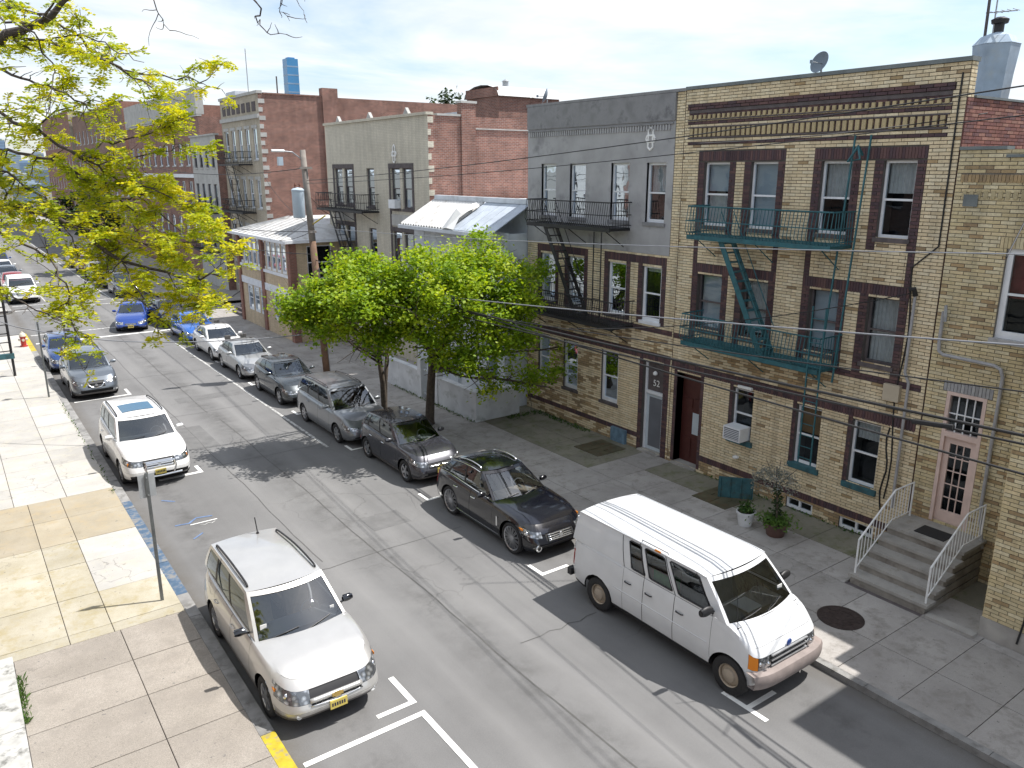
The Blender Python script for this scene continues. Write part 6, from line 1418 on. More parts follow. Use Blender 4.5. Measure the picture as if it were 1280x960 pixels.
    def panel(name, quads, m, gap=0., dx_only=False, inset=0., parent=None, out=None):
        V = {}; vs = []; fs = []
        for q in quads:
            f = []
            for p in q:
                key = (round(p.x, 4), round(p.y, 4), round(p.z, 4))
                if key not in V: V[key] = len(vs); vs.append(Vector(p))
                if not f or f[-1] != V[key]: f.append(V[key])
            if len(f) > 1 and f[0] == f[-1]: f.pop()
            if len(set(f)) == len(f) and len(f) > 2: fs.append(tuple(f))
        nrm = [Vector() for _ in vs]
        for f in fs:
            nn = (vs[f[1]] - vs[f[0]]).cross(vs[f[2]] - vs[f[0]])
            for i in f: nrm[i] += nn
        if gap:
            ec = {}
            for f in fs:
                for a, b in zip(f, f[1:] + f[:1]): ec.setdefault((min(a, b), max(a, b)), []).append(f)
            mv = {}
            for (a, b), l in ec.items():
                if len(l) == 1:
                    c = sum((vs[i] for i in l[0]), Vector()) / len(l[0]); e = (vs[b] - vs[a]); e = e.normalized() if e.length else e
                    for i in (a, b): d = c - vs[i]; d -= e * d.dot(e); mv[i] = mv.get(i, Vector()) + (d.normalized() if d.length > 1e-6 else d)
            for i, d in mv.items():
                d = d.normalized() * gap if d.length else d
                if dx_only: d = Vector((d.x, 0, 0))
                vs[i] += d
        if inset: vs = [v - (q.normalized() * inset if q.length else q) for v, q in zip(vs, nrm)]
        b = MB(); b.v = [tuple(v) for v in vs]; b.f = fs; b.m = [0] * len(fs); return b.build(out or name, m, parent or t, smooth=45)
    for nm, qs in panels.items():
        if nm.startswith('door'): made[nm] = panel(nm, qs, pm, .007, False, 0, None, 'door')
        elif nm.startswith('window'):
            w_ = g['side'][int(nm[6])]; made[nm] = panel(nm, qs, S.get('gs', glass) if len(w_) < 3 else w_[2], .012, False, .006, None, 'side_window')
        elif nm in ('windshield', 'rear_window'): made[nm] = panel(nm, qs, mm[nm], .012, False, .005)
        elif nm[:-2] in ('headlight', 'tail_light', 'turn_signal'):
            b_ = nm[:-2]; made[nm] = panel(nm, qs, mm[b_], .004, False, 0, None, b_)
            if b_ == 'headlight':
                cc = sum((p for q in qs for p in q), Vector()) / (4 * len(qs)); sg = 1 if cc.y > 0 else -1
                for dy, rr_ in ((-.07, .045), (.07, .05)): MB().lathe([(.001, .03), (rr_ * .7, .024), (rr_, .0)], (cc.x - dy * .45 + .012, cc.y + sg * dy, cc.z), 14, 'x').build('lamp_lens', 'chrome', made[nm], smooth=True)
        elif nm in ('grille', 'lower_grille'): made[nm] = panel(nm, qs, mm[nm], .004, False, .02)
        else: made[nm] = panel(nm, qs, mm[nm], gapd.get(nm, 0))
    # dark shell behind the shut lines, floor, wheel wells
    sh = MB(); k = .975
    for i in range(len(st) - 1):
        for j in range(len(vl) - 1):
            if all((ins[i][j], ins[i + 1][j], ins[i][j + 1], ins[i + 1][j + 1])): continue
            for sg in (1, -1): sh.quad(*[(p.x * .99, p.y * k * sg, p.z - .01) for p in (G[i][j], G[i + 1][j], G[i + 1][j + 1], G[i][j + 1])])
    sh.box(-A * .93, A * .90, -W + .30, W - .30, zb + .02, zs(0) * .55); sh.box(xrw + ra, xfw - ra, -W + .08, W - .08, zb + .02, zb + .12); sh.box(A * .5, A * .80, -W * .72, W * .72, .3, zs(A * .84) - .16)
    sh.build('underbody', 'car_under', t)
    # wheels
    for sx, c in (('f', xfw), ('r', xrw)):
        for sg in (1, -1): wheel(t, c, sg * (W - .035), sg, wr, S)
    # ---- lamps, mirrors, plate, handles, wipers
    for sg in (1, -1):
        mx_ = g['cow'] - bb - S.get('mir_dx', .28); my = sg * (P(('s', mx_), 1.).y + .03); mz = zs(mx_) + S.get('mir_dz', .05); q = MB(); rows = []
        for i in range(5):
            f = i / 4; yy = my + sg * (.02 + .20 * f) * S.get('mir_s', 1); h = .075 * S.get('mir_s', 1) * (1 - .35 * abs(2 * f - 1) ** 2); rows.append([(mx_ + .05 * math.cos(a) - .02 * f, yy, mz + .06 + h * math.sin(a)) for a in [2 * math.pi * kk / 10 for kk in range(11)]])
        q.grid(rows if sg < 0 else [r[::-1] for r in rows]); q.quad(*[rows[-1][k] for k in (0, 3, 5, 8)]); q.beam((mx_, my - sg * .05, mz), (mx_, my + sg * .06, mz + .05), .03, .03)
        mo = q.build('mirror', S.get('mir_m', pm), t, smooth=True); MB().quad((mx_ - .055, my + sg * .04, mz), (mx_ - .055, my + sg * .2, mz), (mx_ - .055, my + sg * .2, mz + .12), (mx_ - .055, my + sg * .04, mz + .12)).build('mirror_glass', 'mirror_glass', mo)
    if S.get('plate', True):
        pv = S.get('plate_v', .26); p = P(('f', 0), pv); MB().box(p.x + .004, p.x + .020, -.155, .155, p.z - .078, p.z + .078).build('licence_plate', S.get('plate_m', 'plate_yellow'), t)
        lp = list(t.children)[-1]
        for i in range(6): MB().box(p.x + .0205, p.x + .022, -.125 + i * .043, -.098 + i * .043, p.z - .032, p.z + .032).build('plate_mark', 'plate_ink', lp)
    if lod > 1:
        hv = S.get('handle_v', .82)
        for d in range(len(ds) - 1):
            for sg, sf in ((1, 'l'), (-1, 'r')):
                if 'door%d_%s' % (d, sf) not in made: continue
                x = ds[d + 1] + .16; p = P(('s', x), hv); MB().tube([(x - .09, sg * (p.y + .005), p.z), (x - .07, sg * (p.y + .03), p.z), (x + .07, sg * (p.y + .03), p.z), (x + .09, sg * (p.y + .005), p.z)], .014, 6).build('handle', S.get('handle_m', pm), made['door%d_%s' % (d, sf)])
        # wipers lie on the windscreen
        for y0, y1 in ((.05, .55), (-.6, -.08)):
            def ws(y, v): return Gp(('f', abs(y) / wbt), v) if True else None
            a, b = ws(y0, .02), ws(y1, .13); a.y, b.y = y0, y1; MB().tube([a + Vector((.012, 0, .012)), (a + b) / 2 + Vector((.03, 0, .02)), b + Vector((.012, 0, .012))], .009, 5).build('wiper', 'car_black', t)
        MB().box(g['cow'] - bb - .02, g['cow'] + .04, -wbt * .9, wbt * .9, zs(g['cow']) - .03, zs(g['cow']) + .008).build('cowl_panel', 'car_black', t)
    if S.get('rails'):
        for sg in (1, -1):
            xa, xb = g['tf'] - .25, g['tr'] + .25; pts = [(x, sg * (taper(x, wtp) - .07), zr(x) + S.get('rcrown', .05) * .22 + h) for x, h in ((xa, .0), (xa - .12, .045), ((xa + xb) / 2, .06), (xb + .12, .045), (xb, 0))]
            MB().tube(smooth_poly(pts, 4), .020, 6).build('roof_rail', S['rails'], t, smooth=True)
    if S.get('bars'):                                  # grille bars / emblem
        v0, v1, qm = fg
        for i in range(S['bars']):
            v = v0 + (v1 - v0) * (i + .5) / S['bars']; pts = []
            for q in np.linspace(-qm * .93, qm * .93, 13): p = P(('f', abs(q)), v); pts.append((p.x + .004, q * W * wf(v), p.z))
            MB().tube(pts, S.get('bar_r', .016), 6).build('grille_bar', S.get('bar_m', 'chrome'), made.get('grille', t), smooth=True)
        p = P(('f', 0), S.get('emb_v', (v0 + v1) / 2)); MB().lathe([(.001, .02), (.05, .016), (.055, 0)], (p.x + .01, 0, p.z), 16, 'x').build('emblem', S.get('emb_m', 'chrome'), t)
    if lod > 1:
        sm = S.get('seat_m', 'seat_grey'); fl = zb + .18
        sx = g['cow'] - S.get('seat_dx', 1.35)
        MB().box(g['cow'] - bb - .62, g['cow'] - bb - .02, -wbt * .88, wbt * .88, zs(g['cow']) - .20, zs(g['cow']) - .05).build('dashboard', S.get('dash_m', 'dash'), t)
        for x in [sx] + ([sx - .95] if S.get('rows', 2) > 1 else []):
            for y in (-.38, .38):
                q = MB(); q.box(x - .05, x + .48, y - .25, y + .25, fl + .12, fl + .32); q.v = q.v; n0 = len(q.v); q.box(x - .20, x - .04, y - .24, y + .24, fl + .28, fl + .86); q.box(x - .26, x - .14, y - .13, y + .13, fl + .90, fl + 1.08); q.v[n0 + 4:n0 + 8] = [(a - .12, b * 1.0, c) for a, b, c in q.v[n0 + 4:n0 + 8]]; q.build('seat', sm, t)
        q = MB(); w0 = Vector((sx + .62, .38, zs(g['cow']) - .02)); q.tube([w0 + Vector((.05 * math.sin(a) * -1, .18 * math.cos(a), .17 * math.sin(a))) for a in [2 * math.pi * k / 16 for k in range(17)]], .014, 6, False); q.tube([w0, w0 + Vector((.3, 0, -.1))], .03, 6); q.build('steering_wheel', 'dash', t)
        MB().box(g['tf'] + .02 - .10, g['tf'] - .06, -.11, .11, zr(g['tf']) - .14, zr(g['tf']) - .07).build('rear_view_mirror', 'dash', t)
    S['_P'], S['_made'], S['_zs'], S['_zr'], S['_Gp'] = P, made, zs, zr, Gp
    if S.get('extra'): S['extra'](t, S)
    if lod < 2: pass
    return t
WHEELS = {}
def wheel(t, x, y, sg, r, S):
    """tyre with rim; the outer face points to sg*y"""
    rim = S.get('rim', 'five'); w_ = S.get('tw', .215); rr = r * S.get('rr', .66); key = (rim, round(r, 3), sg, S.get('rim_m', 'alloy'), round(rr, 3))
    if key not in WHEELS:
        o = sg; q = MB(); pf = [(rr, -w_ * .5), (rr * 1.04, -w_ * .5), (r * .93, -w_ * .5), (r * .985, -w_ * .42), (r, -w_ * .25), (r, w_ * .25), (r * .985, w_ * .42), (r * .93, w_ * .5), (rr * 1.05, w_ * .47), (rr, w_ * .40)]
        q.lathe([(a, b * o) for a, b in pf], (0, -o * w_ * .5, 0), 28, 'y'); ty = q
        m = MB(); f0 = 0.0 * o
        m.lathe([(rr * 1.0, -.02 * o), (rr * .97, .0), (rr * .90, -.012 * o), (rr * .86, -.09 * o)], (0, -o * .015, 0), 28, 'y')
        ns = {'five': 5, 'multi': 10, 'steel': 0, 'seven': 7, 'mesh': 14}[rim]
        for k in range(ns):
            a = 2 * math.pi * k / ns; ww = {5: .075, 7: .055, 10: .045, 14: .022}[ns]
            if rim == 'multi' or rim == 'mesh':
                for d in (-.16, .16): m.beam((rr * .16 * math.cos(a), -o * .035, rr * .16 * math.sin(a)), (rr * .92 * math.cos(a + d), -o * .022, rr * .92 * math.sin(a + d)), ww * .55, .022, (0, 1, 0))
            else: m.beam((rr * .1 * math.cos(a), -o * .035, rr * .1 * math.sin(a)), (rr * .93 * math.cos(a), -o * .022, rr * .93 * math.sin(a)), ww, .022, (0, 1, 0))
        m.lathe([(rr * .24, -.03 * o), (rr * .2, -.01 * o), (.001, -.008 * o)], (0, -o * .015, 0), 16, 'y')
        if rim == 'steel': m.lathe([(rr * .86, -.05 * o), (rr * .62, -.03 * o), (rr * .55, .012 * o), (rr * .30, .03 * o), (.001, .035 * o)], (0, -o * .015, 0), 24, 'y')
        bk = MB(); bk.lathe([(rr * .95, -.10 * o), (.001, -.10 * o)], (0, -o * .015, 0), 20, 'y')
        a = ty.build('wheel', 'tyre', t, smooth=50); b = m.build('rim', S.get('rim_m', 'alloy'), a, smooth=40); c = bk.build('brake_disc', 'car_under', a); WHEELS[key] = (a.data, b.data, c.data)
    else:
        d = WHEELS[key]; a = bpy.data.objects.new('wheel', d[0]); C.objects.link(a); a.parent = t
        for nm, dd in (('rim', d[1]), ('brake_disc', d[2])): b = bpy.data.objects.new(nm, dd); C.objects.link(b); b.parent = a
    a.location = (x, y, r); a.rotation_euler = (0, random.uniform(0, 6.28), 0)
paint_mat('paint_silver_warm', (.52, .512, .495), .5, .34); paint_mat('paint_white', (.70, .70, .69), 0., .35); paint_mat('paint_van', (.62, .635, .65), 0., .45, dust=.05); paint_mat('paint_black_blue', (.004, .0045, .008), .0, .15, grime=.05)
paint_mat('paint_plum', (.045, .046, .056), .4, .26); paint_mat('paint_steel', (.22, .235, .25), .5, .32); paint_mat('paint_gunmetal', (.045, .055, .062), .4, .26); paint_mat('paint_silver', (.42, .43, .43), .5, .32); paint_mat('paint_blue', (.02, .13, .48), .3, .25)
paint_mat('paint_navy', (.02, .06, .20), .3, .25); paint_mat('paint_slate', (.13, .15, .175), .5, .3); paint_mat('paint_white2', (.72, .72, .71), 0., .3); paint_mat('paint_red', (.30, .02, .02), .2, .3); paint_mat('paint_dark', (.03, .03, .035), .3, .3)
GL, GRt = 'cars parked along the left kerb', 'cars parked along the right kerb'
def base(L, W, H, wb, fo, wr, hood, belt, cow, tf, tr, rb, wt, **k):
    """common shape of a passenger car: hood = height of the hood at its front edge"""
    A = L / 2; S = dict(L=L, W=W, H=H, wb=wb, fo=fo, wr=wr)
    S['shoulder'] = [(-A, belt + k.pop('rear_dz', .02)), (-A * .6, belt + k.pop('hip', .05)), (0, belt + .01), (cow - .3, belt), (cow, belt - .005), (cow + (A - cow) * .5, (hood + belt) / 2 + .02), (A - .35, hood), (A, hood - .16)]
    rc = k.get('rcrown', .055); S['roof'] = k.pop('roof', [(-A, H - rc - .10), (tr, H - rc - .07), (tr * .55 + tf * .45, H - rc), (tf - .35, H - rc - .01), (tf, H - rc - .05)])
    S['glass'] = dict(wb=W / 2 * .868, wt=wt, cow=cow, tf=tf, tr=tr, rb=rb, side=k.pop('side'), pillar=k.pop('pillar', True), bow=k.pop('bow', .18), bowt=k.pop('bowt', .12), tap=k.pop('tap', .08)); S.update(k); return S
# ---- silver crossover, nearest left
def ex_trav(t, S):
    P = S['_P']
    MB().tube([(P(('f', abs(q)), .66).x + .012, q * S['W'] / 2, P(('f', abs(q)), .66).z) for q in np.linspace(-.47, .47, 13)], .045, 8).build('grille_bridge', S['paint'], t, smooth=True)
    MB().tube([(P(('f', abs(q)), .47 + .06 * abs(q) / .5).x + .012, q * S['W'] / 2, P(('f', abs(q)), .47 + .06 * abs(q) / .5).z) for q in np.linspace(-.47, .47, 13)], .014, 8).build('grille_trim', 'chrome', t, smooth=True)
    p = P(('f', 0), .66); MB().box(p.x + .055, p.x + .075, -.10, .10, p.z - .028, p.z + .028).build('emblem', 'brass', t); MB().box(p.x + .056, p.x + .076, -.05, .05, p.z - .045, p.z + .045).build('emblem', 'brass', t)
    for sg in (1, -1):
        p = P(('f', .68), .24); q = MB(); q.lathe([(.001, .012), (.05, .008), (.055, 0)], (p.x - .012, sg * p.y, p.z), 14, 'x'); q.build('fog_light', 'reflector', t)
        p = P(('s', S['L'] / 2 * .79), .72); MB().box(p.x - .06, p.x + .05, sg * (p.y - .002), sg * (p.y + .008), p.z - .02, p.z + .03).build('side_marker', 'amber', t)
    z = S['_zr'](-2.0); MB().tube([(-2.0, .25, z + .05), (-2.12, .25, z + .36)], .012, 6).build('antenna', 'car_black', t); MB().lathe([(.035, 0), (.02, .04), (.001, .05)], (-2.0, .25, z + .035), 10).build('antenna_foot', 'car_black', t)
    g = S['_Gp'](('f', .75), .22); MB().box(g.x - .045, g.x - .035, -.72, -.60, g.z, g.z + .09).build('windscreen_sticker', 'paper', t); g = S['_Gp'](('f', .72), .2); MB().box(g.x - .045, g.x - .035, .60, .68, g.z - .03, g.z + .06).build('windscreen_sticker', 'paper', t)
mat('brass', (.60, .42, .14), .3, metal=.8, var=0)
trav = base(5.2, 1.99, 1.78, 3.02, .96, .37, .90, 1.09, 1.22, .40, -2.18, -2.42, .73, side=[(.05, .40), (.425, .70), (.73, .955)], doors=[.98, -.13, -1.18], paint='paint_silver_warm', head=(.62, .90, .47, .42), grille=(.50, .86, .47), lower_grille=None, rails='car_black', mir_m='paint_black_blue', seat_m='seat_tan', plate_v=.31, extra=ex_trav, rim='five', gm='car_glass', tail=(.5, .95, .7), skirt_m='skirt_grey', skirt=.17, gs='car_glass_dark')
mat('skirt_grey', (.10, .095, .095), .6, var=.1, obj=True)
car(trav, 'silver crossover nearest on the left with black roof rails and yellow plate', (4.36, 13.72, 0), GL)
# ---- white SUV with panorama roof
def ex_expl(t, S):
    z = S['_zr'](-.3) + .055; q = MB(); rows = []
    for x in np.linspace(.05, -.85, 5): rows.append([(x, y, S['_zr'](x) + .05 * (1 - (y / .74) ** 2) + .008) for y in np.linspace(-.47, .47, 7)])
    q.grid(rows); q.build('sunroof', 'sunroof_glass', t, smooth=True)
    P = S['_P']; 
    for a in (.5, -.5): MB().tube([(P(('f', .3), .12).x + .05, a * .75, .38), (P(('f', .3), .3).x + .12, a * .85, .62), (P(('f', .3), .42).x + .10, a * .8, .80)], .028, 8).build('guard_upright', 'chrome', t)
    MB().tube([(P(('f', .3), .42).x + .10, .40, .80), (P(('f', .1), .42).x + .12, 0, .81), (P(('f', .3), .42).x + .10, -.40, .80)], .028, 8).build('guard_bar', 'chrome', t); MB().tube([(P(('f', .3), .12).x + .06, .6, .36), (P(('f', .1), .12).x + .10, 0, .36), (P(('f', .3), .12).x + .06, -.6, .36)], .028, 8).build('guard_bar', 'chrome', t)
    for sg in (1, -1): p = P(('f', .86), .74); MB().box(p.x - .10, p.x + .0, sg * (p.y - .03), sg * (p.y + .012), p.z - .05, p.z + .05).build('side_marker', 'amber', t)
mat('sunroof_glass', (.03, .10, .17), .06, var=0, spec=.9)
expl = base(5.0, 2.0, 1.80, 2.86, .92, .375, .98, 1.14, 1.22, .52, -2.1, -2.35, .74, side=[(.05, .40), (.425, .70), (.73, .955)], doors=[.98, -.1, -1.15], paint='paint_white', head=(.66, .90, .46, .45), grille=(.56, .86, .46), bars=3, bar_r=.03, rails='car_black', bump=.42, bump_m='paint_white', lower_grille=(.1, .30, .8), mir_m='paint_white', extra=ex_expl, plate_v=.34, skirt=.14, rim='five', n=7, gs='car_glass_dark')
car(expl, 'white sport utility car with a dark glass sunroof and front guard bar', (4.40, 26.68, 0), GL)
# ---- slate crossover with the V-shaped chrome grille
def ex_rogue(t, S):
    P = S['_P']
    for sg in (1, -1): MB().tube([(P(('f', q), v).x + .012, sg * q * S['W'] / 2, P(('f', q), v).z) for q, v in ((.36, .86), (.28, .66), (.18, .52), (0, .49))], .028, 8).build('chrome_v', 'chrome', t, smooth=True)
rog = base(4.69, 1.84, 1.72, 2.7, .95, .36, .92, 1.08, 1.10, .30, -1.95, -2.15, .68, side=[(.06, .42), (.445, .74), (.77, .95)], doors=[.90, -.15, -1.1], paint='paint_slate', head=(.64, .88, .40, .5), grille=(.48, .86, .36), bars=2, bar_m='car_black', lower_grille=(.12, .34, .62), rails='galvanised', plate=False, extra=ex_rogue, skirt_m='skirt_grey', gs='car_glass_dark')
car(rog, 'slate grey crossover with chrome V grille beside the dark sign post', (4.44, 37.9, 0), GL)
sed = lambda paint, **k: {**base(4.65, 1.78, 1.46, 2.7, .92, .325, .74, .93, .92, .12, -1.12, -1.72, .61, rear_dz=.02, hip=.05, side=[(.07, .42), (.45, .80), (.83, .93)], doors=[.78, -.28, -1.15], paint=paint, head=(.58, .86, .48, .42), grille=(.52, .76, .34), bars=2, lower_grille=(.12, .36, .5), tail=(.5, .88, .55), roof=[(-2, 1.30), (-1.12, 1.355), (-.5, 1.41), (-.2, 1.41), (.12, 1.36)]), **k}
sn = base(4.5, 1.76, 1.5, 2.65, .9, .32, .78, .98, .9, .15, -1.5, -1.85, .6, side=[(.07, .42), (.45, .78), (.81, .93)], doors=[.76, -.25, -1.1], paint='paint_navy', head=(.6, .86, .46, .42), grille=(.5, .78, .36), bars=1)
car(sn, 'dark blue car half hidden behind the slate crossover', (4.25, 43.4, 0), GL)
# ---- white cargo van
def ex_van(t, S):
    P = S['_P']; made = S['_made']; A = S['L'] / 2
    # chrome-edged grille opening, badge, amber lamps and rusty lower sill
    for sg in (1, -1):
        pass
    z0, z1 = P(('f', 0), .56).z, P(('f', 0), .86).z; x = P(('f', 0), .62).x + .02
    for z in (z0, (z0 + z1) / 2, z1): MB().box(x - .03, x + .012, -.52, .52, z - .012, z + .012).build('grille_bar', 'galvanised', t)
    p = P(('f', 0), .93); MB().lathe([(.001, .02), (.06, .016), (.066, 0)], (p.x + .03, 0, p.z + .02), 18, 'x').build('emblem', 'emblem_blue', t)
    # bumper as a real bar
    q = MB(); rows = []
    for y in np.linspace(-1.0, 1.0, 17):
        xx = A - .13 * (abs(y)) ** 5 - .02; rows.append([(xx - .16, y, .44), (xx - .02, y, .43), (xx, y, .50), (xx, y, .62), (xx - .03, y, .68), (xx - .2, y, .70)])
    q.grid(rows); q.build('front_bumper', 'bumper_tan', t, smooth=40)
    MB().box(-A + .02, -A + .14, -.95, .95, .42, .58).build('rear_bumper', 'car_black', t)
    G_ = S['_Gp']; x0, x1 = 1.78, -2.46
    for sg in (1, -1):
        fl_ = lambda p, o=.004: (p.x, sg * (p.y + o), p.z)
        if sg < 0:
            for d in S['doors']: s_ = (x0 - d) / (x0 - x1); MB().tube([fl_(G_(('s', s_), v)) for v in np.linspace(0., .97, 7)], .006, 5).build('door_seam', 'car_black', t)
        for s0, s1 in (S['glass']['side'] if sg < 0 else S['glass']['side'][:1]):
            e = .004; pts = [(s0, .08), (s0, .88), (s0 + .012, .905), (s1 - .012, .905), (s1, .88), (s1, .09), (s1 - .012, .065), (s0 + .012, .065), (s0, .08)]
            MB().tube([fl_(G_(('s', a), v), .0) for a, v in pts], .016, 6).build('window_seal', 'car_black', t, smooth=True)
        MB().tube([fl_(G_(('s', s_), 1.), .008) for s_ in np.linspace(.0, 1., 22)], .016, 6).build('drip_rail', 'paint_van', t, smooth=True)
        MB().tube([(x, sg * (P(('s', x), .46).y + .002), P(('s', x), .46).z) for x in np.linspace(1.4, -1.1, 12)], .010, 5).build('side_moulding', 'paint_van', t, smooth=True)
        MB().tube([(x, sg * (P(('s', x), .97).y + .004), P(('s', x), .97).z) for x in np.linspace(-.9, -2.2, 8)], .007, 5).build('side_crease', 'paint_van', t, smooth=True)
    # load behind the side windows
    MB().box(-.65, .3, -.86, -.5, .9, 1.62).build('load_crate', 'load_brown', t); MB().box(-.10, .45, -.87, -.70, 1.35, 1.60).build('load_bag', 'bright_green', t); MB().box(-.95, -.3, -.84, -.55, 1.3, 1.75).build('load_crate', 'load_brown', t)
    MB().tube([(-.8, -.84, 1.45), (.2, -.80, 1.78)], .025, 6).build('load_pole', 'galvanised', t)
    g = S['_Gp'](('f', .7), .2); MB().box(g.x - .06, g.x - .05, .62, .76, g.z, g.z + .10).build('windscreen_sticker', 'paper', t); MB().box(1.35, 1.75, -.3, .1, 1.345, 1.36).build('dashboard_paper', 'paper', t)
    MB().tube([(.2, -.80, 1.99), (.2, -.82, 2.06), (-.5, -.82, 2.06), (-.5, -.80, 1.99)], .012, 6).build('roof_hook', 'galvanised', t)
    MB().box(-.1, .05, -.875, -.86, 2.0, 2.04).build('clearance_lamp', 'amber', t)
    MB().tube([(2.0, -.90, 1.34), (1.95, -.93, 2.0)], .006, 5).build('antenna', 'car_black', t)
mat('emblem_blue', (.02, .06, .25), .3, var=0)
van = dict(name='parked_van', cat='van', L=5.32, W=2.0, H=2.08, wb=3.505, fo=.75, wr=.375, ra=.445, n=11., zb=.34, shoulder=[(-2.7, 1.36), (1.55, 1.37), (1.85, 1.35), (2.1, 1.23), (2.3, 1.08), (2.5, .98), (2.7, .96)], roof=[(-2.7, 1.97), (-2.3, 2.0), (1.0, 2.01), (1.3, 1.97)], rcrown=.065,
    wf=[(0, .95), (.08, .975), (.35, 1.), (.7, .99), (.9, .975), (1, .955)], xf=[(0, .2), (.45, .2), (.7, .2), (.88, .22), (.96, .26), (1, .33)], xr=[(0, .1), (.3, .06), (1, .12)],
    glass=dict(wb=.952, wt=.84, cow=1.92, tf=1.28, tr=-2.42, rb=-2.52, side=[(.06, .262), (.30, .445), (.475, .565)], pillar=False, bow=.14, bowt=.10, tap=.0, rear=False), bulge=.02,
    doors=[1.48, .56, -.26, -.84], paint='paint_van', head=(.50, .90, .56, .17), amber_q=.80, grille=(.50, .90, .54), bump=.0, skirt=.06, skirt_m='car_black', tail=(.35, .75, .86), mir_m='car_black', mir_s=1.35, mir_dx=.30, mir_dz=.10, plate=False, rim='steel', rim_m='hub_tan', rr=.60, tw=.25, handle_m='car_black', handle_v=.72, seat_dx=1.15, rows=1, extra=ex_van, crown=.03, gm='car_glass')
car(van, 'white cargo van parked nearest on the right, rusty along the sills', (11.36, 9.67, 0), GRt)
# ---- black crossover with big multi-spoke wheels
def ex_inf(t, S):
    P = S['_P']; p = P(('f', 0), .64); MB().lathe([(.001, .02), (.05, .018), (.06, 0)], (p.x + .02, 0, p.z + .04), 16, 'x').build('emblem', 'chrome', t)
    for sg in (1, -1):
        p = P(('f', .70), .22); MB().lathe([(.05, .015), (.085, .012), (.09, 0)], (p.x, sg * p.y, p.z), 14, 'x').build('fog_trim', 'chrome', t); p = P(('s', S['L'] / 2 * .78), .80); MB().box(p.x - .07, p.x + .08, sg * (p.y - .01), sg * (p.y + .008), p.z - .02, p.z + .03).build('side_marker', 'amber', t)
        MB().tube([(x, sg * (S['_P'](('s', x), .06).y + .01), .30) for x in np.linspace(-1.0, 1.05, 9)], .014, 6).build('sill_trim', 'chrome', t)
        MB().tube([tuple(Vector((1, sg, 1)) * S['_Gp'](('s', q), .95)) if False else (S['_Gp'](('s', q), .94).x, sg * (S['_Gp'](('s', q), .94).y + .012), S['_Gp'](('s', q), .94).z) for q in np.linspace(.05, .95, 14)], .012, 6).build('window_trim', 'chrome', t)
        MB().tube([(S['_Gp'](('s', q), .03).x, sg * (S['_Gp'](('s', q), .03).y + .016), S['_Gp'](('s', q), .03).z) for q in np.linspace(.05, .95, 12)], .012, 6).build('window_trim', 'chrome', t)
        p = P(('s', .98), .55); MB().box(.96, 1.02, sg * (p.y), sg * (p.y + .012), p.z - .12, p.z + .14).build('fender_vent', 'chrome', t)
inf = base(4.86, 1.93, 1.66, 2.885, .88, .40, .86, 1.05, .82, -.02, -1.62, -2.15, .64, side=[(.07, .47), (.495, .80), (.83, .94)], doors=[.75, -.30, -1.15], hip=.08, roof=[(-2.4, 1.40), (-1.62, 1.47), (-1.0, 1.58), (-.5, 1.60), (-.02, 1.55)], paint='paint_black_blue', head=(.66, .90, .52, .60), grille=(.50, .80, .42), bars=4, bar_r=.016, lower_grille=(.10, .34, .62), rails='chrome', plate=False, rim='mesh', rr=.80, ra=.455, extra=ex_inf, handle_m='chrome', tail=(.55, .98, .6), skirt_m='paint_black_blue', dash_m='seat_tan')
car(inf, 'black crossover with chrome roof rails and large spoked wheels behind the van', (11.33, 16.05, 0), GRt)
# ---- plum grey small crossover
hrv = base(4.29, 1.77, 1.60, 2.61, .83, .345, .88, 1.02, .98, .22, -1.55, -1.92, .62, side=[(.06, .45), (.475, .80), (.84, .94)], doors=[.82, -.22, -1.05], paint='paint_plum', head=(.66, .88, .48, .5), grille=(.56, .82, .46), bars=1, bar_r=.03, lower_grille=(.12, .40, .6), rails=None, plate_v=.42, rim='five', tail=(.45, .98, .62), handle_m='chrome', seat_m='seat_tan', skirt_m='skirt_grey')
car(hrv, 'plum grey small crossover under the street trees with a yellow plate', (11.34, 21.5, 0), GRt)
# ---- silver grey minivan
mv = base(5.1, 1.92, 1.74, 3.0, .95, .345, .86, 1.06, 1.42, .62, -2.05, -2.38, .70, side=[(.05, .34), (.365, .66), (.69, .955)], doors=[1.02, .02, -1.05], paint='paint_steel', head=(.60, .82, .42, .4), grille=(.62, .80, .36), bars=1, bar_r=.03, lower_grille=(.10, .24, .6), rails='skirt_grey', plate=False, rim='seven', tail=(.4, .98, .75), skirt_m='paint_steel', seat_m='seat_tan', bump=.5)
car(mv, 'silver grey minivan parked under the left street tree', (11.2, 26.35, 0), GRt)
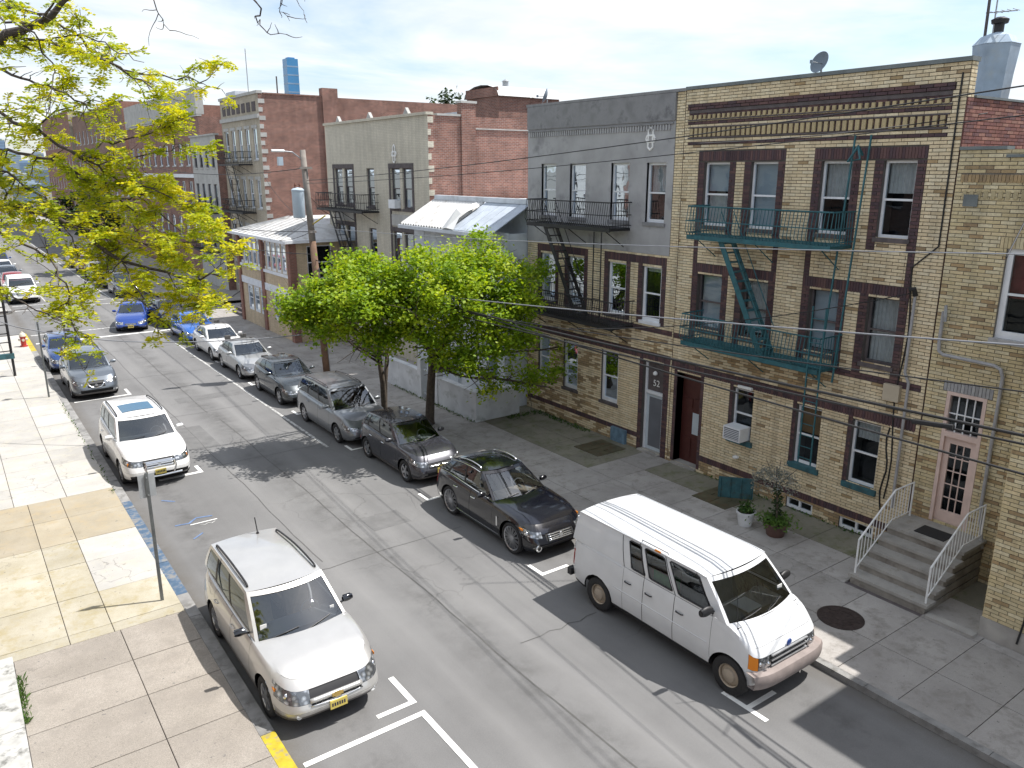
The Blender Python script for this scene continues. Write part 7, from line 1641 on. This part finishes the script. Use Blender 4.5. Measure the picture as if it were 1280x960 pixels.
# ---- dark two-tone coupe crossover
chr_ = base(4.39, 1.795, 1.56, 2.64, .88, .35, .84, 1.02, .95, .15, -1.45, -1.95, .60, hip=.10, side=[(.06, .45), (.475, .74)], doors=[.80, -.22, -1.05], paint='paint_gunmetal', head=(.62, .84, .34, .6), grille=(.52, .60, .34), bars=1, lower_grille=(.08, .40, .66), rim='five', plate=False, tail=(.55, .9, .55), roof=[(-2.2, 1.34), (-1.45, 1.42), (-.6, 1.50), (-.2, 1.50), (.15, 1.46)], skirt_m='car_black', bump_m='paint_gunmetal')
car(chr_, 'dark gunmetal small crossover just left of the silver grey minivan', (11.15, 31.8, 0), GRt)
car(sed('paint_silver', doors=[.76, -.25, -1.1], plate=False), 'silver sedan between the gunmetal crossover and the white sedan', (11.1, 36.95, 0), GRt)
car(sed('paint_white2', L=4.8, W=1.82), 'white sedan between the silver sedan and the bright blue car', (11.12, 41.5, 0), GRt)
car(sed('paint_blue', plate=False), 'bright blue sedan in the right parking row near the stair', (11.05, 46.5, 0), GRt)
car({**sn, 'paint': 'paint_dark'}, 'dark car parked just behind the bright blue sedan', (11.05, 52.0, 0), GRt, lod=1)
paint_mat('paint_royal', (.015, .06, .30), .3, .25)
car(sed('paint_royal'), 'royal blue sedan standing in the lane by the crosswalk', (9.0, 52.2, 0), None, yaw=R(-14))
# ---- cars beyond the side street
far = [(4.45, 67.8, {**expl, 'extra': None, 'paint': 'paint_white2', 'bump_m': 'paint_white2', 'rails': None}, 'white sport utility car first on the left beyond the side street', GL), (4.4, 73.6, sed('paint_red', plate=False), 'dark red car second on the left beyond the side street', GL), (4.4, 79.2, sed('paint_slate', plate=False), 'slate car third on the left beyond the side street', GL), (4.4, 84.6, sed('paint_white', plate=False), 'white car fourth on the left beyond the side street', GL), (4.4, 90.5, {**mv, 'paint': 'paint_navy'}, 'dark blue van-like car fifth on the left beyond the side street', GL),
       (11.1, 66.5, {**rog, 'extra': None, 'paint': 'paint_dark'}, 'dark car first on the right beyond the beige house', GRt), (11.1, 72.3, sed('paint_gunmetal', plate=False), 'gunmetal sedan second on the right beyond the beige house', GRt), (11.1, 78.0, sed('paint_silver', plate=False), 'silver sedan third on the right beyond the beige house', GRt), (11.1, 83.6, {**hrv, 'paint': 'paint_red'}, 'red small crossover fourth on the right beyond the beige house', GRt), (11.1, 89.5, {**mv, 'paint': 'paint_dark'}, 'dark minivan fifth on the right beyond the beige house', GRt)]
for x, y, S, lab, grp in far: car(dict(S), lab, (x, y, 0), grp, lod=1)
